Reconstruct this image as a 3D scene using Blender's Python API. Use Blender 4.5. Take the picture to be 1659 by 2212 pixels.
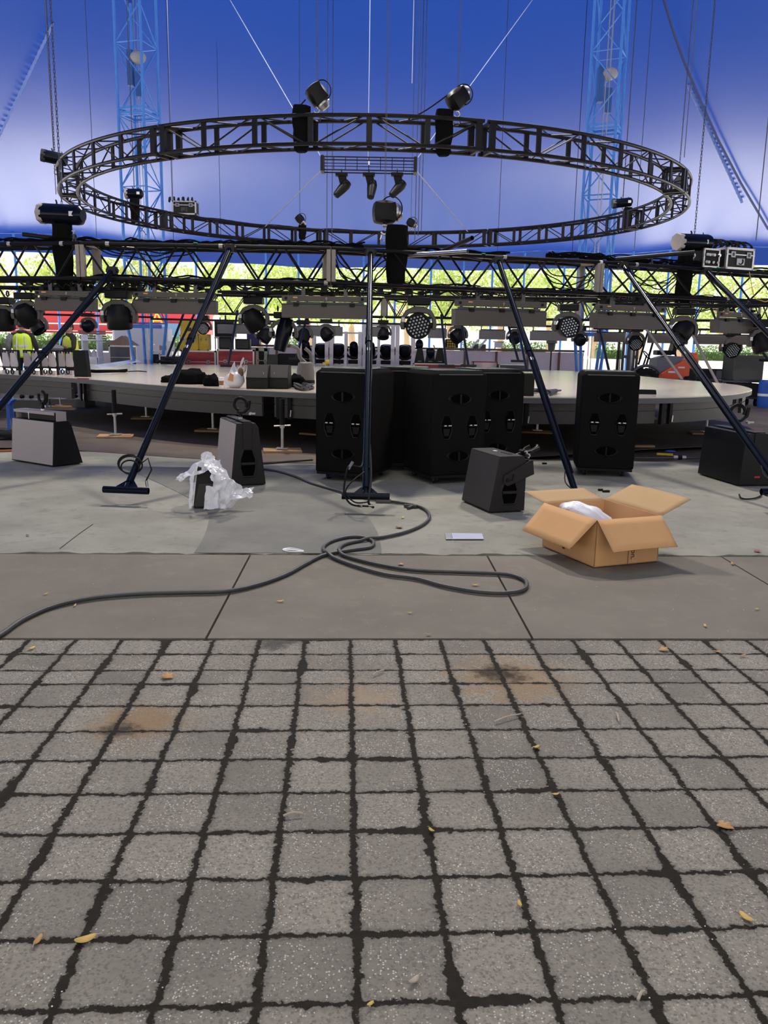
import bpy, math, random
from mathutils import Vector, Matrix, Euler
random.seed(7)
PI = math.pi
for o in list(bpy.data.objects): bpy.data.objects.remove(o)
SC = bpy.context.scene
COL = SC.collection
# ------------------------------------------------------------------ camera
CX, CY, FPX, CAMH = 829.5, 1106.0, 1800.0, 1.6
PITCH, ROLL = math.radians(11.44), math.radians(-1.03)
_F = Vector((0, math.cos(PITCH), -math.sin(PITCH)))
_R0 = Vector((1, 0, 0)); _U0 = Vector((0, math.sin(PITCH), math.cos(PITCH)))
_R = _R0*math.cos(ROLL) - _U0*math.sin(ROLL)
_U = _U0*math.cos(ROLL) + _R0*math.sin(ROLL)
cam = bpy.data.cameras.new('camera'); camo = bpy.data.objects.new('camera', cam); COL.objects.link(camo)
camo.matrix_world = Matrix(((_R.x, _U.x, -_F.x, 0), (_R.y, _U.y, -_F.y, 0), (_R.z, _U.z, -_F.z, CAMH), (0, 0, 0, 1)))
cam.sensor_fit = 'VERTICAL'; cam.sensor_height = 24.0; cam.lens = 24.0*FPX/2212.0
cam.clip_end = 500
SC.camera = camo
def _ray(x, y): return _F + _R*((x-CX)/FPX) - _U*((y-CY)/FPX)
def at(x, y, Y):
    """point at depth Y seen at photograph pixel x, y"""
    d = _ray(x, y); return Vector((0, 0, CAMH)) + d*(Y/d.y)
def gz(x, y, z=0.0):
    """point of the horizontal plane z seen at photograph pixel x, y"""
    d = _ray(x, y); return Vector((0, 0, CAMH)) + d*((z-CAMH)/d.z)
# ------------------------------------------------------------------ world, sun, exposure
W = bpy.data.worlds.new('world'); SC.world = W; W.use_nodes = True
bg = W.node_tree.nodes['Background']
bg.inputs[0].default_value = (1.0, 0.975, 0.94, 1); bg.inputs[1].default_value = 1.3
sun = bpy.data.lights.new('sun', 'SUN'); suno = bpy.data.objects.new('sun', sun); COL.objects.link(suno)
sun.energy = 24.0; sun.angle = math.radians(0.6); sun.color = (1.0, 0.96, 0.9)
suno.rotation_euler = (math.radians(-42), 0, math.radians(8)); suno.location = (0, 30, 30)
vs = SC.view_settings
vs.view_transform = 'Standard'; vs.look = 'None'; vs.gamma = 1.0; vs.use_curve_mapping = False
vs.exposure = -0.12
for wx, wy in ((-3.5, 17.5), (4.0, 17.0)):      # the tent's high work lights over the stage
    wl = bpy.data.lights.new('work_light', 'AREA'); wl.energy = 1500; wl.size = 1.0; wl.color = (1.0, 0.92, 0.80)
    wo = bpy.data.objects.new('work_light', wl); COL.objects.link(wo); wo.location = (wx, wy, 12.5); wo.rotation_euler = (math.radians(-32), 0, 0)
# ------------------------------------------------------------------ materials
def M(name, col, rough=0.6, metal=0.0, var=0.12, scale=8.0, bump=0.0, spec=0.5, alpha=None, coat=0.0):
    m = bpy.data.materials.new(name); m.use_nodes = True
    nt = m.node_tree; N = nt.nodes; L = nt.links
    p = N['Principled BSDF']
    p.inputs['Roughness'].default_value = rough; p.inputs['Metallic'].default_value = metal
    p.inputs['Specular IOR Level'].default_value = spec
    p.inputs['Coat Weight'].default_value = coat
    tc = N.new('ShaderNodeTexCoord'); no = N.new('ShaderNodeTexNoise')
    no.inputs['Scale'].default_value = scale; no.inputs['Detail'].default_value = 5
    L.new(tc.outputs['Object'], no.inputs['Vector'])
    mx = N.new('ShaderNodeMix'); mx.data_type = 'RGBA'
    c = Vector(col)
    mx.inputs['A'].default_value = (*[max(0, v*(1-var)) for v in col], 1)
    mx.inputs['B'].default_value = (*[min(1, v*(1+var)) for v in col], 1)
    L.new(no.outputs['Fac'], mx.inputs['Factor']); L.new(mx.outputs['Result'], p.inputs['Base Color'])
    if bump:
        b = N.new('ShaderNodeBump'); b.inputs['Strength'].default_value = bump; b.inputs['Distance'].default_value = 0.01
        n2 = N.new('ShaderNodeTexNoise'); n2.inputs['Scale'].default_value = scale*12; n2.inputs['Detail'].default_value = 4
        L.new(tc.outputs['Object'], n2.inputs['Vector'])
        L.new(n2.outputs['Fac'], b.inputs['Height']); L.new(b.outputs['Normal'], p.inputs['Normal'])
    if alpha is not None: p.inputs['Alpha'].default_value = alpha
    return m
def srgb(r, g, b):
    f = lambda v: (v/255/12.92) if v/255 <= 0.04045 else ((v/255+0.055)/1.055)**2.4
    return (f(r), f(g), f(b))
BLK = M('black_paint', (0.009, 0.009, 0.010), 0.42, var=0.25, spec=.25)
BLKG = M('black_gloss', (0.004, 0.006, 0.012), 0.22, var=0.2, spec=.14)
BLKM = M('black_plastic', (0.008, 0.008, 0.009), 0.45, var=0.2, spec=.15)
CLOTH = M('black_cloth', (0.006, 0.006, 0.006), 0.95, var=0.3, scale=20, bump=0.3, spec=0.05)
CARPET = M('black_felt_cover', (0.009, 0.0085, 0.008), 0.95, var=0.2, scale=4, bump=0.2, spec=0.05)
SPK = M('speaker_paint', (0.022, 0.020, 0.019), 0.6, var=0.12, scale=30, bump=0.2, spec=.2)
GRILLE = M('grey_grille', (0.40, 0.345, 0.32), 0.5, 0.0, var=0.06, scale=60)
DGRILLE = M('dark_grille', (0.032, 0.028, 0.026), 0.6, var=0.1, scale=60)
TRUSSB = M('truss_black', (0.0075, 0.0065, 0.0065), 0.38, 0.0, var=0.4, scale=12, spec=.22)
TRUSSE = M('worn_black_edge', (0.13, 0.12, 0.11), 0.4, 0.5, var=0.3, scale=12)
ALU = M('bare_aluminium', (0.62, 0.60, 0.58), 0.35, 0.8, var=0.15, scale=20)
DRUM = M('drum_grey', (0.13, 0.12, 0.11), 0.5, var=0.1)
PLATE = M('grey_end_plate', (0.26, 0.225, 0.19), 0.5, 0.1, var=0.15, scale=20)
STEEL = M('steel', (0.35, 0.35, 0.36), 0.3, 0.9, var=0.2)
DSTEEL = M('dark_steel', (0.07, 0.07, 0.075), 0.4, 0.7, var=0.3)
BATTEN = M('batten_grey', (0.080, 0.068, 0.059), 0.5, 0.2, var=0.08)
YOKE = M('yoke_grey', (0.065, 0.057, 0.053), 0.45, 0.1, var=0.1)
WHITE = M('white_paint', (0.88, 0.87, 0.85), 0.5, var=0.05)
WHITEP = M('off_white_panel', (0.66, 0.60, 0.57), 0.45, var=0.05)
TAPE = M('white_tape', (0.75, 0.73, 0.68), 0.6, var=0.08)
STICK = M('white_sticker', (0.7, 0.7, 0.72), 0.5, var=0.25, scale=120)
GREEN = M('green_tape', (0.02, 0.55, 0.15), 0.5)
RUBBER = M('rubber', (0.014, 0.014, 0.013), 0.7, var=0.3, scale=30, spec=.15)
CABLE = M('cable_rubber', (0.040, 0.042, 0.040), 0.55, var=0.35, scale=12)
BLUE = M('blue_tower_paint', (0.08, 0.28, 0.74), 0.4, 0.1, var=0.12)
DBLUE = M('blue_plastic', (0.02, 0.10, 0.45), 0.5, var=0.1)
CARD = M('cardboard', (0.64, 0.365, 0.165), 0.85, var=0.06, scale=5, bump=0.05, spec=0.2)
CARDIN = M('cardboard_inside', (0.50, 0.33, 0.165), 0.85, var=0.05, scale=5, spec=0.2)
RED = M('red_paint', (0.55, 0.02, 0.03), 0.4, var=0.1, scale=2)
REDC = M('red_laminate', (0.36, 0.03, 0.035), 0.45, var=0.08)
YEL = M('yellow_paint', (0.72, 0.48, 0.03), 0.45, var=0.08)
ORG = M('orange_paint', (0.85, 0.12, 0.035), 0.4, var=0.06)
WOOD = M('plywood', (0.42, 0.25, 0.12), 0.7, var=0.2, scale=6)
LAMG = M('grey_laminate', (0.10, 0.10, 0.10), 0.5, var=0.1)
LAMB = M('black_laminate', (0.010, 0.011, 0.010), 0.5, var=0.15, spec=.25)
LAMO = M('olive_laminate', (0.055, 0.056, 0.045), 0.5, var=0.15)
LENS = M('led_lens', (0.62, 0.66, 0.70), 0.15, 0.2, var=0.1)
SKIN = M('skin', (0.50, 0.27, 0.19), 0.6, var=0.06)
HAIR = M('dark_hair', (0.03, 0.018, 0.012), 0.7)
HIVIS = M('hivis_yellow', (0.62, 0.85, 0.05), 0.7, var=0.08)
REFL = M('reflective_tape', (0.62, 0.62, 0.60), 0.35, 0.3)
ORT = M('orange_tape', (0.8, 0.35, 0.12), 0.5)
GREYJ = M('grey_jumper', (0.22, 0.22, 0.25), 0.9)
DARKJ = M('dark_jacket', (0.020, 0.018, 0.018), 0.9)
PINK = M('pink_board', (0.88, 0.72, 0.66), 0.7, var=0.05)
BROWN = M('brown_timber', (0.20, 0.11, 0.07), 0.7, var=0.2)
PLAST = M('clear_plastic_film', (0.90, 0.90, 0.92), 0.2, var=0.04, alpha=0.72)
PLASTW = M('white_plastic_bag', (0.80, 0.80, 0.84), 0.4, var=0.05, scale=10)
LEAFM = M('dry_leaf', (0.48, 0.27, 0.10), 0.8, var=0.35, scale=60)
LEAFY = M('yellow_leaf', (0.62, 0.42, 0.12), 0.8, var=0.3, scale=60)
LEAFB = M('brown_leaf', (0.26, 0.10, 0.05), 0.8, var=0.35, scale=60)
TWIG = M('twig_bark', (0.42, 0.36, 0.27), 0.8, var=0.3, scale=60)
LAV = M('pale_lilac_plastic', (0.50, 0.52, 0.68), 0.4, var=0.04)
CUPB = M('brown_sleeve', (0.28, 0.15, 0.08), 0.8)
ROPEW = M('white_rope', (0.34, 0.38, 0.50), 0.7, var=0.2, scale=40)
ROPEB = M('blue_rope', (0.02, 0.04, 0.16), 0.7)
PURP = M('purple_laminate', (0.06, 0.045, 0.13), 0.5)
# ------------------------------------------------------------------ mesh builder
class MB:
    def __init__(s): s.v = []; s.f = []
    def add(s, vs_, fs):
        n = len(s.v); s.v += [tuple(v) for v in vs_]; s.f += [tuple(i+n for i in f) for f in fs]; return s
    def box(s, c, d, R=None):
        hx, hy, hz = d[0]/2, d[1]/2, d[2]/2; c = Vector(c)
        if R is not None and not isinstance(R, Matrix): R = Euler(R).to_matrix()
        vs_ = []
        for z in (-hz, hz):
            for x, y in ((-hx, -hy), (hx, -hy), (hx, hy), (-hx, hy)):
                v = Vector((x, y, z)); v = (R @ v if R else v) + c; vs_.append(v)
        return s.add(vs_, [(3, 2, 1, 0), (4, 5, 6, 7), (0, 1, 5, 4), (1, 2, 6, 5), (2, 3, 7, 6), (3, 0, 4, 7)])
    def cyl(s, a, b, r0, r1=None, n=10, caps=True):
        a = Vector(a); b = Vector(b); r1 = r0 if r1 is None else r1
        d = (b-a)
        if d.length < 1e-6: return s
        d.normalize(); u = d.orthogonal().normalized(); w = d.cross(u)
        vs_ = []
        for c, r in ((a, r0), (b, r1)):
            for k in range(n):
                t = 2*PI*k/n; vs_.append(c + u*(r*math.cos(t)) + w*(r*math.sin(t)))
        fs = [(k, (k+1) % n, n+(k+1) % n, n+k) for k in range(n)]
        if caps: fs += [tuple(range(n-1, -1, -1)), tuple(range(n, 2*n))]
        return s.add(vs_, fs)
    def pipe(s, a, b, r, t, n=16):
        a = Vector(a); b = Vector(b); d = (b-a).normalized(); u = d.orthogonal().normalized(); w = d.cross(u)
        vs_ = []
        for c, rr in ((a, r), (b, r), (b, r-t), (a, r-t)):
            for k in range(n):
                q = 2*PI*k/n; vs_.append(c + u*(rr*math.cos(q)) + w*(rr*math.sin(q)))
        fs = []
        for j in range(4):
            for k in range(n):
                fs.append((j*n+k, j*n+(k+1) % n, ((j+1) % 4)*n+(k+1) % n, ((j+1) % 4)*n+k))
        return s.add(vs_, fs)
    def tube(s, pts, r, n=6, closed=False, caps=True):
        pts = [Vector(p) for p in pts]; m = len(pts)
        rr = r if isinstance(r, (list, tuple)) else [r]*m
        vs_ = []; u = None
        for i, p in enumerate(pts):
            if closed: d = pts[(i+1) % m]-pts[i-1]
            else: d = pts[min(i+1, m-1)]-pts[max(i-1, 0)]
            if d.length < 1e-9: d = Vector((0, 0, 1))
            d.normalize()
            if u is None: u = d.orthogonal().normalized()
            else:
                u = u - d*u.dot(d)
                u = u.normalized() if u.length > 1e-6 else d.orthogonal().normalized()
            w = d.cross(u)
            for k in range(n):
                t = 2*PI*k/n; vs_.append(p + u*(rr[i]*math.cos(t)) + w*(rr[i]*math.sin(t)))
        fs = []
        for i in range(m if closed else m-1):
            j = (i+1) % m
            fs += [(i*n+k, i*n+(k+1) % n, j*n+(k+1) % n, j*n+k) for k in range(n)]
        if caps and not closed: fs += [tuple(range(n-1, -1, -1)), tuple(range((m-1)*n, m*n))]
        return s.add(vs_, fs)
    def prism(s, poly, ext):
        """extrude a 3-D polygon along ext"""
        poly = [Vector(p) for p in poly]; e = Vector(ext); n = len(poly)
        return s.add(poly+[p+e for p in poly], [tuple(range(n-1, -1, -1)), tuple(range(n, 2*n))] +
                     [(k, (k+1) % n, n+(k+1) % n, n+k) for k in range(n)])
    def ell(s, c, r, nu=16, nv=10, R=None, fn=None):
        c = Vector(c); vs_ = []
        if R is not None and not isinstance(R, Matrix): R = Euler(R).to_matrix()
        for j in range(nv+1):
            ph = PI*j/nv
            for i in range(nu):
                t = 2*PI*i/nu
                v = Vector((math.sin(ph)*math.cos(t), math.sin(ph)*math.sin(t), math.cos(ph)))
                k = fn(v) if fn else 1.0
                v = Vector((v.x*r[0]*k, v.y*r[1]*k, v.z*r[2]*k))
                vs_.append((R @ v if R else v)+c)
        return s.add(vs_, [(j*nu+i, (j+1)*nu+i, (j+1)*nu+(i+1) % nu, j*nu+(i+1) % nu) for j in range(nv) for i in range(nu)])
    def lathe(s, prof, axis=((0, 0, 0), (0, 0, 1)), n=20):
        o = Vector(axis[0]); d = Vector(axis[1]).normalized(); u = d.orthogonal().normalized(); w = d.cross(u)
        vs_ = []
        for r, h in prof:
            for k in range(n):
                t = 2*PI*k/n; vs_.append(o + d*h + u*(r*math.cos(t)) + w*(r*math.sin(t)))
        return s.add(vs_, [(j*n+k, j*n+(k+1) % n, (j+1)*n+(k+1) % n, (j+1)*n+k) for j in range(len(prof)-1) for k in range(n)])
    def torus(s, c, R, r, ax=(0, 0, 1), a0=0, a1=2*PI, n=20, m=6, sy=1.0):
        d = Vector(ax).normalized(); u = d.orthogonal().normalized(); w = d.cross(u); c = Vector(c)
        cl = abs(a1-a0-2*PI) < 1e-4
        k = n if cl else n+1
        return s.tube([c + u*(R*math.cos(a0+(a1-a0)*i/n)) + w*(R*sy*math.sin(a0+(a1-a0)*i/n)) for i in range(k)], r, m, closed=cl)
    def grid(s, fn, nu, nv):
        vs_ = [fn(i/nu, j/nv) for j in range(nv+1) for i in range(nu+1)]
        return s.add(vs_, [(j*(nu+1)+i, j*(nu+1)+i+1, (j+1)*(nu+1)+i+1, (j+1)*(nu+1)+i) for j in range(nv) for i in range(nu)])
    def tf(s, mat):
        s.v = [tuple(mat @ Vector(v)) for v in s.v]; return s
def obj(name, mb, mat, parent=None, sm=35, bevel=0.0, loc=None, rot=None, label=None, solid=0.0):
    me = bpy.data.meshes.new(name); me.from_pydata(mb.v, [], mb.f); me.update()
    me.materials.append(mat)
    if sm:
        me.polygons.foreach_set('use_smooth', [True]*len(me.polygons))
        me.set_sharp_from_angle(angle=math.radians(sm))
    o = bpy.data.objects.new(name, me); COL.objects.link(o)
    if parent: o.parent = parent
    if loc is not None: o.location = loc
    if rot is not None: o.rotation_euler = rot
    if bevel:
        b = o.modifiers.new('bevel', 'BEVEL'); b.width = bevel; b.segments = 2; b.limit_method = 'ANGLE'
    if solid:
        b = o.modifiers.new('solid', 'SOLIDIFY'); b.thickness = solid
    if label: o['label'] = label
    return o
def tag(o, label, cat, group=None, kind=None):
    o['label'] = label; o['category'] = cat
    if group: o['group'] = group
    if kind: o['kind'] = kind
    return o
def thing(name, label, cat, loc=(0, 0, 0), rz=0.0, group=None, rot=None):
    o = bpy.data.objects.new(name, None); COL.objects.link(o); o.empty_display_size = 0.1
    o.location = loc; o.rotation_euler = rot if rot is not None else (0, 0, rz)
    return tag(o, label, cat, group)
def struct(name, mb, mat, **k):
    o = obj(name, mb, mat, **k); o['kind'] = 'structure'; return o
KIDS = {}
def kids(o): return [c for c in bpy.data.objects if c.parent == o]
def dup(root, loc, rz=None, label=None, group=None, rot=None, scale=None):
    def cp(o, par):
        c = o.copy(); COL.objects.link(c)
        if par: c.parent = par
        for k in kids(o): cp(k, c)
        return c
    r = cp(root, None); r.location = loc
    if rz is not None: r.rotation_euler = (0, 0, rz)
    if rot is not None: r.rotation_euler = rot
    if scale: r.scale = scale
    if label: r['label'] = label
    if group: r['group'] = group
    return r
def smooth_pts(pts, n=6, closed=False):
    pts = [Vector(p) for p in pts]; m = len(pts); out = []
    for i in range(m if closed else m-1):
        if closed: p0, p1, p2, p3 = pts[i-1], pts[i], pts[(i+1) % m], pts[(i+2) % m]
        else: p0, p1, p2, p3 = pts[max(i-1, 0)], pts[i], pts[i+1], pts[min(i+2, m-1)]
        for k in range(n):
            t = k/n
            out.append(0.5*((2*p1)+(p2-p0)*t+(2*p0-5*p1+4*p2-p3)*t*t+(3*p1-p0-3*p2+p3)*t**3))
    if not closed: out.append(pts[-1])
    return out
def text_part(s, size, mat, parent, loc, rot, name='lettering'):
    c = bpy.data.curves.new(name, 'FONT'); c.body = s; c.size = size; c.extrude = 0.0008; c.align_x = 'CENTER'; c.align_y = 'CENTER'
    c.materials.append(mat)
    o = bpy.data.objects.new(name, c); COL.objects.link(o); bpy.context.view_layer.update()
    me = bpy.data.meshes.new_from_object(o.evaluated_get(bpy.context.evaluated_depsgraph_get())); bpy.data.objects.remove(o)
    o = bpy.data.objects.new(name, me); COL.objects.link(o); o.parent = parent; o.location = loc; o.rotation_euler = rot
    return o
# ================================================================== STRUCTURE: ground
def ground_mat():
    m = bpy.data.materials.new('paver_concrete'); m.use_nodes = True; nt = m.node_tree; N = nt.nodes; L = nt.links
    p = N['Principled BSDF']; p.inputs['Roughness'].default_value = 0.85; p.inputs['Specular IOR Level'].default_value = 0.15
    def nd(t, **k):
        n = N.new('ShaderNode'+t)
        for a, b in k.items(): setattr(n, a, b)
        return n
    def mth(op, a, b=None, cl=False):
        n = nd('Math', operation=op, use_clamp=cl)
        for i, x in enumerate((a, b)):
            if x is None: continue
            if isinstance(x, (int, float)): n.inputs[i].default_value = x
            else: L.new(x, n.inputs[i])
        return n.outputs[0]
    def noise(vec, sc, det=4, out='Fac', rough=0.55):
        n = nd('TexNoise'); n.inputs['Scale'].default_value = sc; n.inputs['Detail'].default_value = det; n.inputs['Roughness'].default_value = rough
        L.new(vec, n.inputs['Vector']); return n.outputs[out]
    def ss(x, a, b):
        n = nd('MapRange', interpolation_type='SMOOTHSTEP'); L.new(x, n.inputs[0])
        n.inputs[1].default_value = a; n.inputs[2].default_value = b; return n.outputs[0]
    def mix(f, a, b):
        n = nd('Mix', data_type='RGBA')
        for i, x in (('Factor', f), ('A', a), ('B', b)):
            if isinstance(x, tuple): n.inputs[i].default_value = (*x, 1)
            elif isinstance(x, (int, float)): n.inputs[i].default_value = x
            else: L.new(x, n.inputs[i])
        return n.outputs['Result']
    tc = nd('TexCoord'); uv = nd('UVMap'); geo = nd('NewGeometry')
    P = geo.outputs['Position']
    # ragged joints: warp the cell coordinates with noise
    wc = nd('VectorMath', operation='SUBTRACT'); L.new(noise(P, 9, 5, 'Color', 0.65), wc.inputs[0]); wc.inputs[1].default_value = (0.5, 0.5, 0.5)
    ws = nd('VectorMath', operation='SCALE'); L.new(wc.outputs[0], ws.inputs[0]); ws.inputs['Scale'].default_value = 0.15
    wc2 = nd('VectorMath', operation='SUBTRACT'); L.new(noise(P, 40, 4, 'Color', 0.7), wc2.inputs[0]); wc2.inputs[1].default_value = (0.5, 0.5, 0.5)
    ws2 = nd('VectorMath', operation='SCALE'); L.new(wc2.outputs[0], ws2.inputs[0]); ws2.inputs['Scale'].default_value = 0.17
    ad = nd('VectorMath', operation='ADD'); L.new(uv.outputs[0], ad.inputs[0]); L.new(ws.outputs[0], ad.inputs[1])
    ad2 = nd('VectorMath', operation='ADD'); L.new(ad.outputs[0], ad2.inputs[0]); L.new(ws2.outputs[0], ad2.inputs[1])
    sp = nd('SeparateXYZ'); L.new(ad2.outputs[0], sp.inputs[0])
    def edge(x):
        f = mth('FRACT', x); return mth('MINIMUM', f, mth('SUBTRACT', 1.0, f))
    ex, ey = edge(sp.outputs[0]), edge(sp.outputs[1])
    # corners rounded: smooth minimum
    smn = nd('Math', operation='SMOOTH_MIN'); L.new(ex, smn.inputs[0]); L.new(mth('ADD', ey, 0.012), smn.inputs[1]); smn.inputs[2].default_value = 0.05
    e = smn.outputs[0]
    # dirt that spreads out of the joints in patches
    dirt = ss(noise(P, 3.1, 6), 0.52, 0.74)
    width = mth('ADD', mth('MULTIPLY', dirt, 0.085), mth('MULTIPLY', ss(noise(P, 14, 5, rough=0.7), 0.5, 0.72), 0.035))
    e2 = mth('SUBTRACT', e, width)
    joint = mth('SUBTRACT', 1.0, ss(e2, 0.030, 0.048))
    fade = mth('SUBTRACT', 1.0, ss(e2, 0.03, 0.13))
    # per stone tint
    fl = nd('VectorMath', operation='FLOOR'); L.new(uv.outputs[0], fl.inputs[0])
    wn = nd('TexWhiteNoise', noise_dimensions='2D'); L.new(fl.outputs[0], wn.inputs['Vector'])
    base = mix(wn.outputs['Value'], (0.200, 0.183, 0.148), (0.295, 0.272, 0.220))
    base = mix(mth('MULTIPLY', ss(noise(P, 2.2, 5), 0.4, 0.7), 0.55), base, (0.32, 0.298, 0.235))
    base = mix(mth('MULTIPLY', ss(noise(P, 60, 3), 0.45, 0.65), 0.5), base, (0.17, 0.150, 0.135))
    # exposed aggregate: pale and dark grains
    vo = nd('TexVoronoi'); vo.inputs['Scale'].default_value = 150; L.new(P, vo.inputs['Vector'])
    rr = nd('SeparateColor'); L.new(vo.outputs['Color'], rr.inputs[0])
    pale = mth('MULTIPLY', mth('GREATER_THAN', rr.outputs[0], 0.80), mth('LESS_THAN', vo.outputs['Distance'], 0.42))
    pale = mth('MULTIPLY', pale, ss(noise(P, 5, 4), 0.36, 0.6))
    drk = mth('MULTIPLY', mth('GREATER_THAN', rr.outputs[1], 0.82), 0.6)
    base = mix(drk, base, (0.13, 0.115, 0.105))
    base = mix(mth('MULTIPLY', pale, 0.75), base, (0.66, 0.62, 0.55))
    # brown stains
    for (px, py, r, col, k) in ((300, 1560, 0.28, (0.27, 0.17, 0.075), 0.7), (262, 1578, 0.10, (0.045, 0.030, 0.022), 0.95),
                             (1100, 1465, 0.42, (0.30, 0.20, 0.10), 0.7), (1080, 1455, 0.17, (0.045, 0.030, 0.022), 0.95),
                             (770, 1510, 0.28, (0.36, 0.27, 0.17), 0.6), (600, 1390, 0.16, (0.05, 0.05, 0.045), 0.8)):
        c = gz(px, py, 0)
        d = nd('VectorMath', operation='DISTANCE'); L.new(P, d.inputs[0]); d.inputs[1].default_value = c
        dd = mth('ADD', d.outputs['Value'], mth('MULTIPLY', mth('SUBTRACT', noise(P, 11, 6, rough=0.7), 0.5), r*2.2))
        base = mix(mth('MULTIPLY', mth('SUBTRACT', 1.0, ss(dd, r*0.2, r)), k), base, col)
    moss = mix(noise(P, 30, 4), (0.006, 0.005, 0.004), (0.034, 0.028, 0.018))
    col = mix(mth('MULTIPLY', fade, 0.45), base, (0.10, 0.092, 0.075))
    col = mix(joint, col, moss)
    L.new(col, p.inputs['Base Color'])
    h = mth('ADD', mth('MULTIPLY', mth('SUBTRACT', 1.0, joint), 0.8), mth('MULTIPLY', noise(P, 130, 3), 0.25))
    b = nd('Bump'); b.inputs['Strength'].default_value = 0.7; b.inputs['Distance'].default_value = 0.012
    L.new(h, b.inputs['Height']); L.new(b.outputs[0], p.inputs['Normal'])
    return m
def conc_mat(name, c1, c2, c3, rough=0.75, spots=0.35, scale=1.2):
    m = bpy.data.materials.new(name); m.use_nodes = True; nt = m.node_tree; N = nt.nodes; L = nt.links
    p = N['Principled BSDF']; p.inputs['Roughness'].default_value = rough; p.inputs['Specular IOR Level'].default_value = 0.2 if rough > .5 else 0.6
    g = N.new('ShaderNodeNewGeometry')
    def noise(s, d=6, r=0.6):
        n = N.new('ShaderNodeTexNoise'); n.inputs['Scale'].default_value = s; n.inputs['Detail'].default_value = d; n.inputs['Roughness'].default_value = r
        L.new(g.outputs['Position'], n.inputs['Vector']); return n.outputs['Fac']
    def ss(x, a, b, k=1.0):
        n = N.new('ShaderNodeMapRange'); n.interpolation_type = 'SMOOTHSTEP'; L.new(x, n.inputs[0])
        n.inputs[1].default_value = a; n.inputs[2].default_value = b; n.inputs[4].default_value = k; return n.outputs[0]
    def mix(f, a, b):
        n = N.new('ShaderNodeMix'); n.data_type = 'RGBA'; L.new(f, n.inputs['Factor'])
        for i, x in (('A', a), ('B', b)):
            if isinstance(x, tuple): n.inputs[i].default_value = (*x, 1)
            else: L.new(x, n.inputs[i])
        return n.outputs['Result']
    c = mix(ss(noise(scale), 0.3, 0.7), c1, c2)
    c = mix(ss(noise(scale*5, 8, 0.7), 0.5, 0.72, spots), c, c3)
    c = mix(ss(noise(90, 3, 0.6), 0.55, 0.75, 0.25), c, c3)
    L.new(c, p.inputs['Base Color'])
    b = N.new('ShaderNodeBump'); b.inputs['Strength'].default_value = 0.25; b.inputs['Distance'].default_value = 0.01
    L.new(noise(120, 4), b.inputs['Height']); L.new(b.outputs[0], p.inputs['Normal'])
    return m
YAW = math.radians(2.8732)
_c, _s = math.cos(YAW), math.sin(YAW)
PW = 0.15434*1.6; PX0 = 0.0281*1.6
def pg(a, b, z=0.0): return Vector((a*_c-b*_s, a*_s+b*_c, z))
D = [v*1.6 for v in (2.720, 2.590, 2.447, 2.345)]
me = bpy.data.meshes.new('floor_pavers')
A0, A1 = -16, 17
strips = [(D[3], D[3]-24*PW, 0, 24), (D[2], D[3], -1, 0), (D[0], D[2], -3, -1)]
vv = []; ff = []; uvs = []
for b0, b1, r0, r1 in strips:
    n = len(vv)
    for a, b, u, v in ((A0, b0, A0, -r0), (A0, b1, A0, -r1), (A1, b1, A1, -r1), (A1, b0, A1, -r0)):
        vv.append(tuple(pg(PX0+a*PW, b))); uvs.append((u+50.0, v+50.0))
    ff.append((n, n+1, n+2, n+3))
me.from_pydata(vv, [], ff); ul = me.uv_layers.new(name='UVMap')
for i, l in enumerate(me.loops): ul.data[i].uv = uvs[l.vertex_index]
me.materials.append(ground_mat())
fo = bpy.data.objects.new('floor_pavers', me); COL.objects.link(fo); fo['kind'] = 'structure'
DIRT = conc_mat('joint_dirt', (0.03, 0.027, 0.02), (0.06, 0.05, 0.035), (0.02, 0.02, 0.015))
BAND = conc_mat('band_concrete', (0.160, 0.142, 0.112), (0.205, 0.184, 0.145), (0.27, 0.245, 0.187), scale=0.9)
PALE = conc_mat('pale_plaza_concrete', (0.225, 0.220, 0.180), (0.31, 0.302, 0.25), (0.150, 0.143, 0.115), scale=1.1, spots=.6)
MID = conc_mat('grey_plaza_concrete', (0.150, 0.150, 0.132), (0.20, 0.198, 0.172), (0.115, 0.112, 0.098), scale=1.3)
DARKC = conc_mat('brown_shaded_concrete', (0.080, 0.062, 0.050), (0.12, 0.095, 0.077), (0.052, 0.042, 0.035), scale=0.8)  # brown concrete, colour darkened further for the shade under the stage
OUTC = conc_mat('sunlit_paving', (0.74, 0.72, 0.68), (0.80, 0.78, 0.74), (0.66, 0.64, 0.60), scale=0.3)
def flat(name, poly, z, mat):
    b = MB(); b.add([(x, y, z) for x, y in poly], [tuple(range(len(poly)))]); return struct(name, b, mat, sm=0)
flat('floor_outside', [(-140, -60), (140, -60), (140, 160), (-140, 160)], -0.07, OUTC)
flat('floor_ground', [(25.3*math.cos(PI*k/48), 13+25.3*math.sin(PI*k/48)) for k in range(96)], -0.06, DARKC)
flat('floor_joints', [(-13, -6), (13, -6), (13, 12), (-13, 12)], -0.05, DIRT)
flat('floor_glow_dimmer', [(-9.5, 38.4), (11, 38.4), (11, 46.8), (-9.5, 46.8)], -0.055, MID)  # added dark patch, dims the canopy's reflected glow in the middle
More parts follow.
